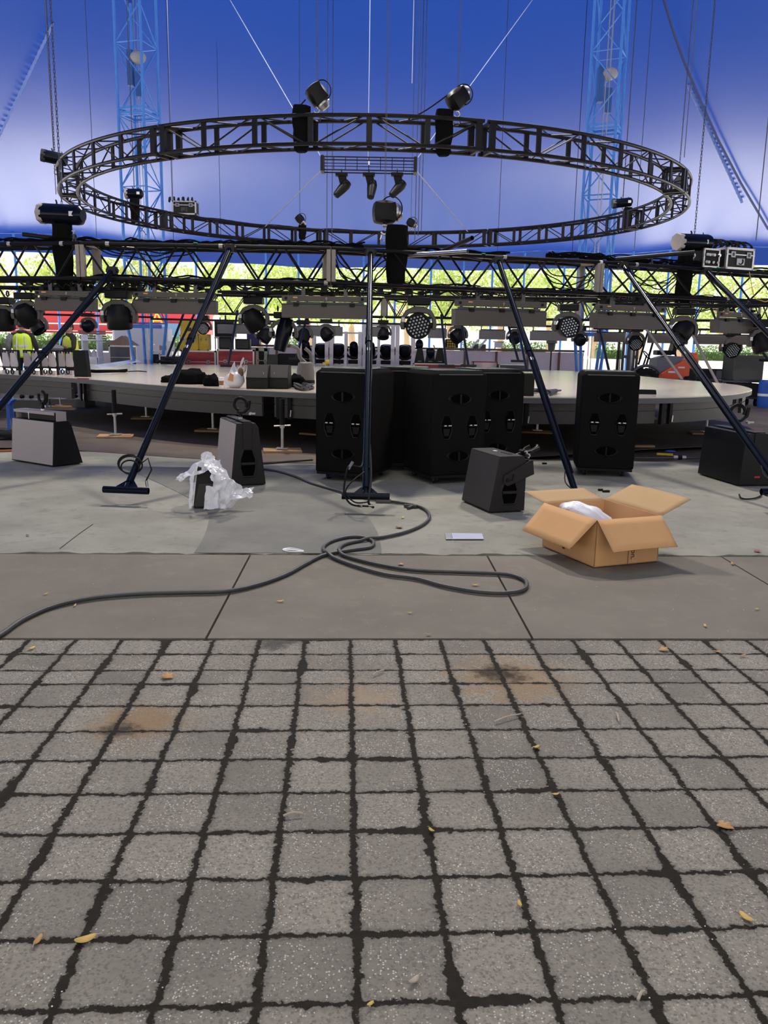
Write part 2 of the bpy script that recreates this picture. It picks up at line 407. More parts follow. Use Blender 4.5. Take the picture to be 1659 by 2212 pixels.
# slab band behind the pavers (separate slabs with narrow dark gaps)
edge_b = D[0]+0.026; back = [gz(0, 1194), gz(800, 1198), gz(1659, 1203)]
def slab(poly, mat, name, th=0.06, z=0.0):
    m_ = MB(); m_.prism([(p[0], p[1], z-th) for p in poly], (0, 0, th)); return struct(name, m_, mat, sm=0)
def backy(x):
    a, b_ = gz(0, 1195), gz(1659, 1202)
    return a.y+(b_.y-a.y)*(x-a.x)/(b_.x-a.x)
def fronty(x): return (edge_b + x*_s)/_c if False else pg(0, edge_b).y + (x-pg(0, edge_b).x)*math.tan(YAW)
cuts = []
for (xa, ya, xb, yb) in ((540, 1200, 450, 1370), (1052, 1200, 1145, 1370), (1562, 1205, 1840, 1370)):
    pa, pb = gz(xa, ya), gz(xb, yb)
    def on(y, pa=pa, pb=pb): return pa.x+(pb.x-pa.x)*(y-pa.y)/(pb.y-pa.y)
    cuts.append(on)
step = (cuts[1](5)-cuts[0](5))
xs_f = [-9]+[c(fronty(c(4.4))) for c in cuts]+[9]; xs_b = [-9]+[c(backy(c(6.2))-0.02) for c in cuts]+[9]
for i in range(4):
    g = 0.007
    l0, l1, r0, r1 = xs_f[i]+g, xs_b[i]+g, xs_f[i+1]-g, xs_b[i+1]-g
    slab([(l0, fronty(l0)), (r0, fronty(r0)), (r1, backy(r1)-0.02), (l1, backy(l1)-0.02)], BAND, 'floor_slab')
# plaza beyond: pale concrete with a greyer sector and a browner zone with the stage's shade in its colour
def rag(x): return 0.016*math.sin(x*9.3)+0.012*math.sin(x*23.1+1)+0.006*math.sin(x*51)
xs = [-12+i*0.06 for i in range(401)]
slab([(x, backy(x)+0.030+rag(x)*1.3) for x in xs]+[(12, 11.9), (-12, 11.9)], PALE, 'floor_plaza')
def gl(*pp): return [gz(x, y) for x, y in pp]
arcL = gl((420, 1194), (438, 1165), (450, 1130), (447, 1105), (415, 1080), (360, 1052), (300, 1025), (255, 1008))
arcR = gl((580, 1012), (640, 1030), (700, 1052), (752, 1082), (792, 1115), (815, 1150), (823, 1180), (824, 1195))
arcL = smooth_pts(arcL, 5); arcR = smooth_pts(arcR, 5)
arcL[0].y = backy(arcL[0].x)+0.03; arcR[-1].y = backy(arcR[-1].x)+0.03
m_ = MB(); m_.prism([(p.x, p.y, 0.0) for p in arcR+arcL], (0, 0, 0.004)); struct('floor_sector', m_, MID, sm=0)
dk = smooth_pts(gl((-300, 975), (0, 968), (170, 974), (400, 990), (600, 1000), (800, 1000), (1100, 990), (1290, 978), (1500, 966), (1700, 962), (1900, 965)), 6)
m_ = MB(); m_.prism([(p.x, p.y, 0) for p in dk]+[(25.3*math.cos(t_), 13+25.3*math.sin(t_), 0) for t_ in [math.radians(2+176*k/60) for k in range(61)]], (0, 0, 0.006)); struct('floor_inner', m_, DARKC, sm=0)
# hairline cracks in the pale concrete
for i, pts in enumerate((((130, 1185), (170, 1155), (200, 1132)), ((590, 1108), (680, 1112)), ((1430, 1197), (1470, 1202)))):
    m_ = MB(); q = smooth_pts([gz(x, y, 0.003)+Vector((random.uniform(-.01, .01), 0, 0)) for x, y in pts], 6)
    for a, b_ in zip(q, q[1:]):
        d = (b_-a).normalized(); n = Vector((-d.y, d.x, 0))*0.004
        m_.add([a-n, a+n, b_+n, b_-n], [(0, 1, 2, 3)])
    struct('floor_crack', m_, DIRT, sm=0)
# ================================================================== tent canopy
def tent_mat():
    m = bpy.data.materials.new('blue_tent_vinyl'); m.use_nodes = True; nt = m.node_tree; N = nt.nodes; L = nt.links
    p = N['Principled BSDF']; p.inputs['Roughness'].default_value = 0.33
    p.inputs['Specular IOR Level'].default_value = 0.4; p.inputs['Coat Weight'].default_value = 1.0; p.inputs['Coat Roughness'].default_value = 0.27; p.inputs['Coat IOR'].default_value = 1.8
    g = N.new('ShaderNodeNewGeometry'); no = N.new('ShaderNodeTexNoise'); no.inputs['Scale'].default_value = 0.25; no.inputs['Detail'].default_value = 4
    L.new(g.outputs['Position'], no.inputs['Vector'])
    mx = N.new('ShaderNodeMix'); mx.data_type = 'RGBA'; mx.inputs['A'].default_value = (0.0065, 0.029, 0.175, 1); mx.inputs['B'].default_value = (0.0095, 0.044, 0.25, 1)
    L.new(no.outputs['Fac'], mx.inputs['Factor']); L.new(mx.outputs['Result'], p.inputs['Base Color'])
    tr = N.new('ShaderNodeBsdfTranslucent'); tr.inputs[0].default_value = (0.020, 0.105, 0.62, 1)
    ms = N.new('ShaderNodeMixShader'); ms.inputs[0].default_value = 0.06
    L.new(p.outputs[0], ms.inputs[1]); L.new(tr.outputs[0], ms.inputs[2]); L.new(ms.outputs[0], N['Material Output'].inputs[0])
    b = N.new('ShaderNodeBump'); b.inputs['Strength'].default_value = 0.12; b.inputs['Distance'].default_value = 0.3
    L.new(no.outputs['Fac'], b.inputs['Height']); L.new(b.outputs[0], p.inputs['Normal'])
    return m
TENT = tent_mat()
TC = Vector((0, 13.0, 0)); TR = 27.0; EZ = 5.72
def roofz(r, a):
    t = max(0.0, 1-r/TR)
    scal = 0.18*math.cos(a*24)*(1-t)**6
    return EZ + 15.5*(t**0.93) + scal*0.5 - 0.9*math.sin(PI*min(1, t*1.6))*(1 if t < .62 else 0)*0.35
m_ = MB(); NA, NR = 240, 30; a0, a1 = math.radians(-66), math.radians(246)
def rf(u, v):
    a = a0+(a1-a0)*u; r = TR*(1-v*0.97); return Vector((TC.x+r*math.cos(a), TC.y+r*math.sin(a), roofz(r, a)))
m_.grid(rf, NA, NR)
struct('ceiling', m_, TENT, sm=80)
m_ = MB()
def vf(u, v):
    a = a0+(a1-a0)*u
    sag = 0.10*abs(math.sin(a*12))
    zt = roofz(TR, a); return Vector((TC.x+(TR+0.02-0.15*v)*math.cos(a), TC.y+(TR+0.02-0.15*v)*math.sin(a), zt-(0.80-sag)*v))
m_.grid(vf, 480, 3)
struct('trim_valance', m_, TENT, sm=80)

def on_canopy(px, py, gap=.25):
    """point of the canopy's inner surface seen at photograph pixel px, py"""
    d = _ray(px, py).normalized(); o = Vector((0, 0, CAMH)); t = 10.0
    while t < 70:
        p = o+d*t; r = math.hypot(p.x-TC.x, p.y-TC.y)
        if r > TR or p.z > roofz(r, math.atan2(p.y-TC.y, p.x-TC.x)): break
        t += .05
    return o+d*(t-gap)
# ================================================================== front lighting truss
ZB, ZT = 2.37, 2.81
def truss_section(parent, p0, p1, depth=0.5, zb=ZB, zt=ZT, rc=0.029, rb=0.015, bays=6, plate=True, n=10, tapes=True):
    """box truss section between two plan points; depth goes away from the camera"""
    p0 = Vector((p0[0], p0[1], 0)); p1 = Vector((p1[0], p1[1], 0))
    d = (p1-p0).normalized(); nrm = Vector((-d.y, d.x, 0)); 
    if nrm.y < 0: nrm = -nrm
    L_ = (p1-p0).length
    pt = lambda s_, k, z: p0 + d*s_ + nrm*(k*depth) + Vector((0, 0, z))
    m = MB()
    for k in (0, 1):
        for z in (zb, zt): m.cyl(pt(0.01, k, z), pt(L_-0.01, k, z), rc, n=n)
    sec = obj('truss_section', m, TRUSSB, parent)
    br = MB(); st = L_/bays
    for i in range(bays):
        for k in (0, 1):
            a = (i + 0.08)*st; b_ = (i+0.5)*st; c = (i+0.92)*st
            if (i+k) % 2 == 0 or True:
                br.cyl(pt(a, k, zt-rc*.5), pt(b_, k, zb+rc*.5), rb, n=6); br.cyl(pt(b_+0.01, k, zb+rc*.5), pt(c, k, zt-rc*.5), rb, n=6)
        for z in (zb, zt):
            br.cyl(pt(i*st+0.03, i % 2, z), pt((i+1)*st-0.03, 1-i % 2, z), rb, n=6)
    obj('lattice', br, TRUSSB, sec)
    if plate:
        for s_ in (0.03, L_-0.03):
            e = MB()
            for k in (0.02, 0.98):
                e.box(pt(s_, k, (zb+zt)/2), (0.055, 0.075, zt-zb-0.03), Matrix.Rotation(math.atan2(d.y, d.x), 3, 'Z'))
            for z in (zb, zt):
                e.box(pt(s_, 0.5, z), (0.05, depth-0.05, 0.05), Matrix.Rotation(math.atan2(d.y, d.x), 3, 'Z'))
            obj('end_plate', e, PLATE, sec, bevel=0.004)
    return sec, pt, L_
def plan(px, py, Y): v = at(px, py, Y); return (v.x, v.y)
TJ = [plan(-420, 560, 12.3), plan(175, 580, 11.35), plan(715, 580, 11.4), plan(1295, 600, 12.6), plan(1900, 620, 14.9)]
troot = thing('lighting_truss', 'long black box truss running across the whole width in front of the stage', 'truss', (0, 0, 0))
SEC = []
for i in range(4):
    SEC.append(truss_section(troot, TJ[i], TJ[i+1], 0.5, bays=5 if i else 6))
def on_truss(px, k=0.0, z=ZT):
    """point on the truss plan below photograph column px"""
    best = None
    for i in range(4):
        a, b_ = Vector((*TJ[i], 0)), Vector((*TJ[i+1], 0))
        for s_ in range(0, 101):
            q = a.lerp(b_, s_/100); v = q+Vector((0, 0, 2.6))-Vector((0, 0, CAMH))
            u = CX+FPX*v.dot(_R)/v.dot(_F)
            if best is None or abs(u-px) < best[0]:
                d = (b_-a).normalized(); best = (abs(u-px), q, Vector((-d.y, d.x, 0)), math.atan2(d.y, d.x))
    q = best[1]+best[2]*k*0.5; return Vector((q.x, q.y, z)), best[3]
# tape marks on the chords
for px, z in ((22, ZT), (136, ZT), (232, ZT), (476, ZT), (1090, ZT), (1293, ZT), (1372, ZT), (702, ZB), (1398, ZB), (1575, ZB)):
    p, a = on_truss(px, 0, z); t_ = MB(); t_.cyl(p-Vector((math.cos(a), math.sin(a), 0))*0.025, p+Vector((math.cos(a), math.sin(a), 0))*0.025, 0.0285, n=14)
    obj('tape_band', t_, TAPE, troot)
for px in (423, 1040, 1552):
    p, a = on_truss(px, 0, ZT+0.035); t_ = MB(); t_.box(p, (0.05, 0.03, 0.012), (0, 0, a)); obj('tape_flag', t_, GREEN, troot)
# cable bundles lying on and hanging through the truss: one loom each
def loom(pxs, k0, name, label, n=5, z=ZT+0.03, amp=0.03, r=0.011, mat=CLOTH, group=None):
    m = MB()
    for j in range(n):
        q = []
        x = pxs[0]
        while x <= pxs[1]:
            p, a = on_truss(x, k0+random.uniform(-.25, .25), z+random.uniform(0, amp)); q.append(p); x += 28
        m.tube(smooth_pts(q, 3), r*random.uniform(.7, 1.3), 5)
    o = obj(name, m, mat); return tag(o, label, 'cable', group)
loom((0, 330), .3, 'cable_bundle', 'bundle of black cables on top of the truss, left third', 7, amp=.06)
loom((300, 560), .5, 'cable_bundle', 'bundle of black cables on the truss below the upper flight case', 6, amp=.07)
loom((540, 800), .4, 'cable_bundle', 'bundle of black cables on the truss left of the middle hoist', 7, amp=.08)
loom((860, 1120), .5, 'cable_bundle', 'bundle of black cables on the truss right of the middle hoist', 7, amp=.06)
loom((1200, 1560), .4, 'cable_bundle', 'thick bundle of cables piled on the right part of the truss', 12, amp=.11)
loom((1500, 1700), .7, 'cable_bundle', 'black cables at the far right end of the truss top', 6, amp=.08)
def draped(name, label, px0, px1, k, sags, r=0.009, mat=RUBBER, z0=ZT, group=None):
    m = MB()
    for sgn, sag in enumerate(sags):
        q = []
        for i in range(13):
            t = i/12; p, a = on_truss(px0+(px1-px0)*t, k+0.06*math.sin(sgn*2+t*5), z0-sag*4*t*(1-t)+0.02*math.sin(t*17+sgn)); q.append(p)
        m.tube(smooth_pts(q, 3), r, 5)
    return tag(obj(name, m, mat), label, 'cable', group)
draped('hanging_cable', 'black cables sagging inside the truss between the left hoist and first leg', 190, 420, .6, (.06, .1, .16))
draped('hanging_cable', 'black cables looping inside the truss beside the middle hoist bag', 720, 860, .4, (.25, .42, .5))
draped('hanging_cable', 'black cables sagging inside the truss left of the right tower', 1180, 1330, .6, (.2, .35, .45, .3))
draped('hanging_cable', 'black cables sagging inside the truss right of the right tower', 1380, 1500, .6, (.2, .3, .4, .5, .25))
draped('hanging_cable', 'thin yellow cable hanging down the right end of the truss', 1610, 1680, -.1, (.45,), .006, YEL)
# feed cables lying along the lower chords
for a_, b_, lab in ((180, 470, 'left of the second leg'), (560, 800, 'left of the middle leg'), (860, 1060, 'right of the middle leg'), (1100, 1330, 'beside the right tower'), (1400, 1640, 'at the right end')):
    loom((a_, b_), .75, 'cable_bundle', 'cables lying inside the truss on its lower chord ' + lab, 4, z=ZB+0.03, amp=.05, r=.009)
for i, (a_, b_, lab) in enumerate(((10, 190, 'above the first batten'), (215, 300, 'around the large round light'), (300, 480, 'above the second batten'), (480, 620, 'left of the middle batten'), (600, 800, 'above the middle batten'), (800, 990, 'around the left honeycomb light'), (980, 1190, 'above the batten between the honeycomb lights'), (1190, 1300, 'around the right honeycomb light'), (1290, 1440, 'above the batten by the forklift'), (1430, 1650, 'at the right end'))):
    draped('hanging_cable', 'black cables drooping below the truss '+lab, a_, b_, .5+.2*(i % 2), (.05, .09, .13, .17), r=.010, z0=ZB-.01)
    q, a = on_truss((a_+b_)/2, .5, ZB-.07)
    c_ = thing('clamp_cluster', 'cluster of black clamps and plugs under the truss '+lab, 'clamps', q, a)
    for k in range(5):
        m = MB(); x = (k-2)*(b_-a_)*.0011; m.box((x, random.uniform(-.1, .1), random.uniform(-.03, .03)), (random.uniform(.05, .10), .07, random.uniform(.05, .10))); m.torus((x, 0, .05), .035, .012, (1, 0, 0), n=10); obj('pipe_clamp', m, BLKM, c_)
# ================================================================== outrigger legs of the truss
def leg(top, foot, label, foot_w=0.46, cable='hang', rpole=0.036, twist=0.0):
    """leg bolted to the truss (a part of it); foot is the centre of the T bar"""
    top = Vector(top); foot = Vector(foot); d = (top-foot).normalized(); L_ = (top-foot).length
    m = MB(); m.cyl(foot+d*0.10, top, rpole, n=16); m.cyl(foot, foot+d*0.32, rpole*0.72, n=12)
    m.cyl(foot+d*L_*0.55, foot+d*L_*0.57, rpole*1.25, n=16)
    side = Vector((1, twist, 0)).normalized()
    r = obj('leg', m, BLKG, troot); r['label'] = label
    m = MB(); m.tube([foot+d*0.36+Vector((0.03, -0.03, 0.02)), foot+d*L_*0.5+Vector((0.035, -0.035, 0.02)), top+Vector((0.02, -0.05, -0.1))], 0.011, 6)
    obj('leg_cable', m, BLKG, r)
    m = MB(); m.pipe(foot-side*foot_w/2, foot+side*foot_w/2, 0.034, 0.006, 18); obj('foot_bar', m, BLKG, r)
    for s_ in (-1, 1):
        m = MB(); m.prism([foot+side*s_*0.02+Vector((0, -.006, 0.02)), foot+side*s_*0.13+Vector((0, -.006, 0.02)), foot+side*s_*0.04+d*0.13+Vector((0, -.006, 0))], (0, 0.012, 0)); obj('gusset', m, BLKG, r)
        m = MB(); m.cyl(foot+side*s_*0.055+d*0.035+Vector((0, -.009, 0)), foot+side*s_*0.055+d*0.035+Vector((0, -.016, 0)), 0.009, n=8); obj('bolt', m, STEEL, r)
    q = d.to_track_quat('Z', 'Y').to_matrix()
    m = MB(); m.box(foot+d*0.20+Vector((0, -rpole*0.9, 0.0)), (0.035, 0.006, 0.055), q); obj('sticker', m, STICK, r)
    m = MB(); m.box(foot+d*L_*0.52+Vector((0, -rpole*1.0, 0.012)), (0.034, 0.006, 0.05), q); obj('sticker', m, STICK, r)
    m = MB(); m.box(top, (0.12, 0.10, 0.10)); m.cyl(top-Vector((0.08, 0, 0)), top+Vector((0.08, 0, 0)), 0.03, n=12); obj('hinge_clamp', m, BLK, r, bevel=0.006)
    cs = []
    if cable == 'coil':
        m = MB(); pts = []
        for i in range(80):
            t = i/80*6.2*PI; rr = .105+.02*math.sin(t*.31); pts.append(foot+d*.38+Vector((-.06+rr*math.cos(t), -.06-.0015*i*.3, rr*.75*math.sin(t)-.0006*i)))
        pts += [foot+d*0.45+Vector((0.10, -.07, 0.0)), foot+d*0.36+Vector((0.16, -.07, -.05)), foot+d*0.28+Vector((0.13, -.075, -.10))]
        cs.append((pts, .008)); con = [(foot+d*0.28+Vector((0.13, -.075, -.10)), foot+d*0.28+Vector((0.14, -.078, -.16)), .014)]
    elif cable == 'hang':
        cs = [(smooth_pts([foot+d*0.6+Vector((-.03, -.05, 0)), foot+d*0.42+Vector((-.05, -.055, 0)), foot+Vector((-.16, -.06, .30)), foot+Vector((-.20, -.06, .14)), foot+Vector((-.20, -.06, .02)), foot+Vector((-.13, -.07, -.07)), foot+Vector((.0, -.06, -.085)), foot+Vector((.04, -.05, -.085))], 6), .009),
              (smooth_pts([foot+d*0.35, foot+Vector((-.12, -.05, .16)), foot+Vector((-.19, -.06, .05)), foot+Vector((-.10, -.06, -.05)), foot+Vector((.03, -.05, -.045))], 6), .007),
              (smooth_pts([foot+d*0.8+Vector((.03, -.05, 0)), foot+d*0.3+Vector((.05, -.06, 0)), foot+Vector((.03, -.06, -.02)), foot+Vector((.04, -.06, -.07)), foot+Vector((.08, -.05, -.10))], 6), .011)]
        con = [(foot+Vector((-.165, -.065, .27)), foot+Vector((-.125, -.062, .34)), .014), (foot+Vector((-.03, -.06, -.085)), foot+Vector((-.075, -.06, -.085)), .013), (foot+Vector((.03, -.06, -.08)), foot+Vector((.07, -.06, -.08)), .013)]
    else:
        cs = [(smooth_pts([foot+d*0.5, foot+d*0.25+Vector((-.08, -.04, 0)), foot+Vector((-.03, -.06, .06)), foot+Vector((-.16, -.08, -.03)), foot+Vector((-.24, -.1, -.01))], 5), .007)]
        con = [(foot+Vector((-.05, -.09, -.02)), foot+Vector((.03, -.09, -.03)), .016)]
    for pts, rr in cs: m = MB(); m.tube(pts, rr, 6); obj('loose_cable', m, RUBBER, r)
    for a, b_, rr in con: m = MB(); m.cyl(a, b_, rr, n=8); obj('connector', m, STEEL, r)
    return r
def hov(px, py, gy):
    """T bar centre: plan position from its shadow row gy, height from its own row py"""
    g = gz(px, gy); return at(px, py, g.y)
leg(on_truss(497, -.12, ZT-.03)[0], hov(272, 1059, 1090), 'slanted truss leg with coiled cable by its foot, behind the plastic-wrapped speaker', cable='coil', twist=-.12)
leg(on_truss(797, -.12, ZT-.03)[0], hov(790, 1072, 1107), 'upright middle truss leg in front of the leftmost tall subwoofer', cable='hang')
leg(on_truss(1073, -.12, ZT-.05)[0], at(1248, 1078, 8.75), 'slanted truss leg whose foot hides behind the cardboard box', cable='end', twist=.1)
leg(on_truss(1335, -.12, ZT-.03)[0], at(1690, 1062, 8.35), 'slanted truss leg with its foot beside the rightmost wedge speaker', cable='end', twist=.15)
leg(on_truss(243, -.12, ZB+.1)[0], at(-150, 1060, 8.1), 'slanted truss leg crossing the left edge in front of the light grey speaker', cable='end', twist=-.2)
leg(on_truss(1520, -.12, ZT-.03)[0], at(1990, 1060, 9.2), 'slanted truss leg leaving the right edge near the big flight case', cable='end', twist=.2)
# ================================================================== ring truss
RC, RR, RZ, RH, RW = Vector((-0.3, 19.0, 0)), 6.42, 4.36, 0.38, 0.34
rroot = thing('ring_truss', 'big round black truss hanging level above the stage', 'truss', (RC.x, RC.y, RZ))
def rp(a, r, z): return Vector((r*math.cos(a), r*math.sin(a), z))
NS = 8; off = math.radians(15)
for s_ in range(NS):
    a0_, a1_ = off+s_*2*PI/NS+0.004, off+(s_+1)*2*PI/NS-0.004
    K = 22; m = MB()
    for r in (RR, RR-RW):
        for z in (0.0, RH):
            m.tube([rp(a0_+(a1_-a0_)*i/K, r, z) for i in range(K+1)], 0.029, 8)
    sec = obj('ring_section', m, TRUSSB, rroot)
    m = MB(); B = 6
    for i in range(B):
        f0, f1, f2 = a0_+(a1_-a0_)*i/B, a0_+(a1_-a0_)*(i+.5)/B, a0_+(a1_-a0_)*(i+1)/B
        for r in (RR, RR-RW):
            m.cyl(rp(f0+.01, r, RH), rp(f2-.01, r, 0) if i % 2 else rp(f2-.01, r, 0), 0.012, n=6) if i % 2 == 0 else m.cyl(rp(f0+.01, r, 0), rp(f2-.01, r, RH), 0.012, n=6)
        for z in (0, RH):
            m.cyl(rp(f0, RR, z), rp(f1, RR-RW, z), 0.011, n=6); m.cyl(rp(f1, RR-RW, z), rp(f2, RR, z), 0.011, n=6)
        if i:
            for r in (RR, RR-RW):
                m.box(rp(f0, r, RH/2), (0.03, 0.075, RH), Matrix.Rotation(f0, 3, 'Z'))
    obj('lattice', m, TRUSSB, sec)
    for a in (a0_+.012, a1_-.012):
        m = MB()
        for r in (RR, RR-RW): m.box(rp(a, r, RH/2), (0.055, 0.09, RH+.02), Matrix.Rotation(a, 3, 'Z'))
        for z in (0, RH): m.box(rp(a, RR-RW/2, z), (RW, 0.05, 0.05), Matrix.Rotation(a, 3, 'Z'))
        obj('end_plate', m, TRUSSE if False else TRUSSB, sec)
# ================================================================== chain hoists
def chain_mb(m, p0, p1, link=0.045, w=0.020, r=0.0045):
    p0 = Vector(p0); p1 = Vector(p1); d = p1-p0; n = max(2, int(d.length/link)); d.normalize(); u = d.orthogonal().normalized(); v = d.cross(u)
    for i in range(n):
        c = p0+d*(link*(i+.5)); a = (u, v)[i % 2]
        for s_ in (-1, 1):
            m.cyl(c-d*link*.62+a*s_*w*.5, c+d*link*.62+a*s_*w*.5, r, n=4, caps=False)
    return m
def _bagwob(a, v): return .16*math.sin(a*2+v*4)+.10*math.sin(a*5-v*9)
def hoist(name, label, p, rz=0.0, tilt=0.0, s=1.0, L_=0.62, style='long', bag=True, bagl=0.7, top=10.0, bagoff=(0, 0), two=False, bagz=0.0):
    """electric chain hoist, origin at its lower hook"""
    r = thing(name, label, 'hoist', p, 0, 'electric chain hoists')
    m = MB(); R3 = Euler((0, tilt, rz)).to_matrix(); c = Vector((0, 0, 0.24*s))
    ax = R3 @ Vector((1, 0, 0))
    R_ = 0.125*s
    if style == 'long':
        prof = [(0, -L_/2), (R_*.7, -L_/2), (R_*.98, -L_/2+.03), (R_, -L_/2+.05), (R_, L_/2-.07), (R_*.93, L_/2-.03), (R_*.6, L_/2), (0, L_/2)]
        m.lathe(prof, (c, ax), 18)
    else:
        m.ell(c, (R_*1.15, R_*1.0, R_*1.05), 16, 10, R3, lambda v: 1.0/max(abs(v.x), abs(v.y), abs(v.z))**0.55)
    b_ = obj('motor_body', m, BLKG if style == 'long' else BLKM, r)
    m = MB()
    if style == 'long':
        m.lathe([(0, -L_/2-.02), (R_*1.02, -L_/2-.02), (R_*1.06, -L_/2+.06), (R_*.9, -L_/2+.07)], (c, ax), 8)
        obj('gear_cap', m, GRILLE if s > .9 else DSTEEL, b_)
        m = MB(); m.box(c+ax*L_*.3+Vector((0, -R_*1.0, 0)), (0.07, 0.006, 0.06)); obj('rating_label', m, STICK, b_)
        m = MB(); m.torus(c+Vector((0, 0, R_*1.0))-ax*L_*.2, 0.06*s, 0.012, R3 @ Vector((.3, 1, 0)), 0, PI, 12, 6); m.torus(c+Vector((0, 0, R_*1.02))+ax*L_*.22, 0.035*s, 0.007, R3 @ Vector((0, 1, 0)), 0, PI, 10, 5)
        obj('carry_handle', m, RUBBER, b_)
    else:
        m.torus(c+Vector((R_*.6, -R_*.4, R_*.3)), 0.13*s, 0.009, (0.4, 1, 0.2), n=20, m=5); obj('control_cable', m, RUBBER, b_)
        m = MB(); m.lathe([(0, 0), (R_*.8, 0), (R_*.85, .04), (R_*.5, .10), (0, .11)], (c+ax*R_*.9, ax), 12); obj('gear_cap', m, STEEL, b_)
    m = MB(); m.cyl((0, 0, 0.10*s), (0, 0, 0.17*s), 0.03*s, n=10); m.torus((0, 0, 0.045*s), 0.038*s, 0.013*s, (0, 1, 0), -1.2, 3.6, 14, 6)
    m.tube([(-.02, 0, .0), (-.05, .06, -.05), (-.03, .15, -.06), (.03, .15, -.06), (.05, .06, -.05), (.02, 0, 0)], .012, 6)
    obj('hook', m, STEEL, r)
    m = MB(); chain_mb(m, (0.0, 0, 0.24*s+R_*.9), (0.0, 0, top-p[2])); obj('load_chain', m, DSTEEL, r)
    if two:
        m = MB(); chain_mb(m, (0.05, 0, 0.24*s+R_*.9), (0.05, 0, top-p[2])); obj('load_chain', m, DSTEEL, r)
    if bag:
        bx, by = bagoff
        m = MB(); hw = 0.12*s
        def bf(u, v):
            a = 2*PI*u; z = 0.16*s+bagz-bagl*v
            rr = hw*(.95-.10*v+_bagwob(a, v)*.7)*(1 if v < .93 else .75)
            return Vector((bx+rr*math.cos(a), by+rr*.75*math.sin(a), z))
        m.grid(bf, 20, 14)
        m.add([bf(i/20, 1) for i in range(20)], [tuple(range(20))])
        obj('chain_bag', m, CLOTH, r)
    return r
# hoists on the front truss
pL, aL = on_truss(118, .5, ZT+.02)
hoist('chain_hoist', 'long black hoist with pale end cap above the left truss end', pL+Vector((0, 0, .13)), rz=aL, tilt=.06, bag=True, bagl=.95, bagoff=(0.0, -.05), bagz=-.05, s=1.05)
pM, aM = on_truss(838, .5, ZT+.04)
hoist('chain_hoist', 'square-bodied chain hoist over the middle of the truss with a long black bag', pM+Vector((0, 0, .20)), rz=.1, style='fat', bag=True, bagl=.80, bagoff=(.17, -.1), bagz=-.08, s=1.2)
pR, aR = on_truss(1508, .4, ZT+.02)
hoist('chain_hoist', 'long black chain hoist lying level above the right end of the truss', pR+Vector((0, 0, .15)), rz=aR+.03, tilt=-.04, bag=True, bagl=.95, bagoff=(-.12, -.05), bagz=-.05, s=1.0, L_=.66)
# hoists on the ring truss
def ring_pt(px, side, dz=0.0, r=None):
    """ring point below column px on the near (-1) or far (+1) half"""
    best = None
    for i in range(720):
        a = i*PI/360
        if (math.sin(a) > 0) != (side > 0): continue
        q = RC+Vector(((r or RR-RW/2)*math.cos(a), (r or RR-RW/2)*math.sin(a), RZ+RH+dz)); v = q-Vector((0, 0, CAMH))
        u = CX+FPX*v.dot(_R)/v.dot(_F)
        if best is None or abs(u-px) < best[0]: best = (abs(u-px), q, a)
    return best[1], best[2]
for px, side, lab, kw in (
    (685, -1, 'chain hoist tipped over the near side of the ring truss, left of centre', dict(style='fat', tilt=.9, rz=.2, s=1.05, bagl=.62, bagoff=(-.22, 0), bagz=-.07)),
    (990, -1, 'chain hoist tipped over the near side of the ring truss, right of centre', dict(style='fat', tilt=-.7, rz=.5, s=1.05, bagl=.62, bagoff=(-.18, 0), bagz=-.07)),
    (290, 1, 'small chain hoist on the far ring truss in front of the left tower', dict(style='long', L_=.40, s=.95, bagl=.55, bagoff=(.03, -.12), bagz=-.05)),
    (648, 1, 'small squat chain hoist on the far side of the ring truss, left of centre', dict(style='fat', tilt=.8, s=.9, bagl=.4, bagoff=(.08, -.1), bagz=-.1)),
    (888, 1, 'chain hoist on the far side of the ring truss right of the middle bag', dict(style='fat', tilt=.5, s=.9, bag=False)),
    (1342, 1, 'long chain hoist on the far right of the ring truss beside the right tower', dict(style='long', L_=.46, tilt=-.12, s=.85, bagl=.55, bagoff=(.12, -.1), bagz=-.05)),
):
    q, a = ring_pt(px, side); hoist('chain_hoist', lab, q+Vector((0, 0, .06)), top=13.0, **kw)
_t = math.radians(20.5); q = RC+Vector((-(RR-.02)*math.cos(_t), -(RR-.02)*math.sin(_t), RZ+RH+.03)); hoist('chain_hoist', 'chain hoist hooked outside the leftmost point of the ring truss', q+Vector((-.05, 0, -.06)), rz=.3, tilt=.15, style='long', L_=.46, s=.9, bag=False, top=13)
_t = math.radians(6); q = RC+Vector(((RR-.1)*math.cos(_t), -(RR-.1)*math.sin(_t), RZ+RH+.03)); hoist('chain_hoist', 'chain hoist seen end-on at the rightmost point of the ring truss', q, rz=1.45, style='long', L_=.4, s=.85, bag=False, top=13)
# sagging cables on the ring by the two near hoists
for nm, a_, b_, lab in (('c', ring_pt(612, -1)[0], ring_pt(660, -1)[0]+Vector((0, 0, .25)), 'black cable hanging from the left near-side hoist to the ring truss'),
                        ('d', ring_pt(885, -1)[0], ring_pt(975, -1)[0]+Vector((0, 0, .42)), 'black cable sagging from the right near-side hoist to the ring truss')):
    m = MB(); m.tube(smooth_pts([a_, a_.lerp(b_, .4)+Vector((0, 0, -.03)), b_], 6), .010, 5); tag(obj('hoist_cable', m, RUBBER), lab, 'cable')
m = MB()
for j in range(4):
    m.tube(smooth_pts([ring_pt(px, 1, dz=.03+.03*math.sin(px*.05+j), r=RR-.1-.05*j)[0] for px in range(440, 860, 30)], 3), .011, 5)
tag(obj('cable_bundle', m, RUBBER), 'bundle of black cables along the far side of the ring truss', 'cable')
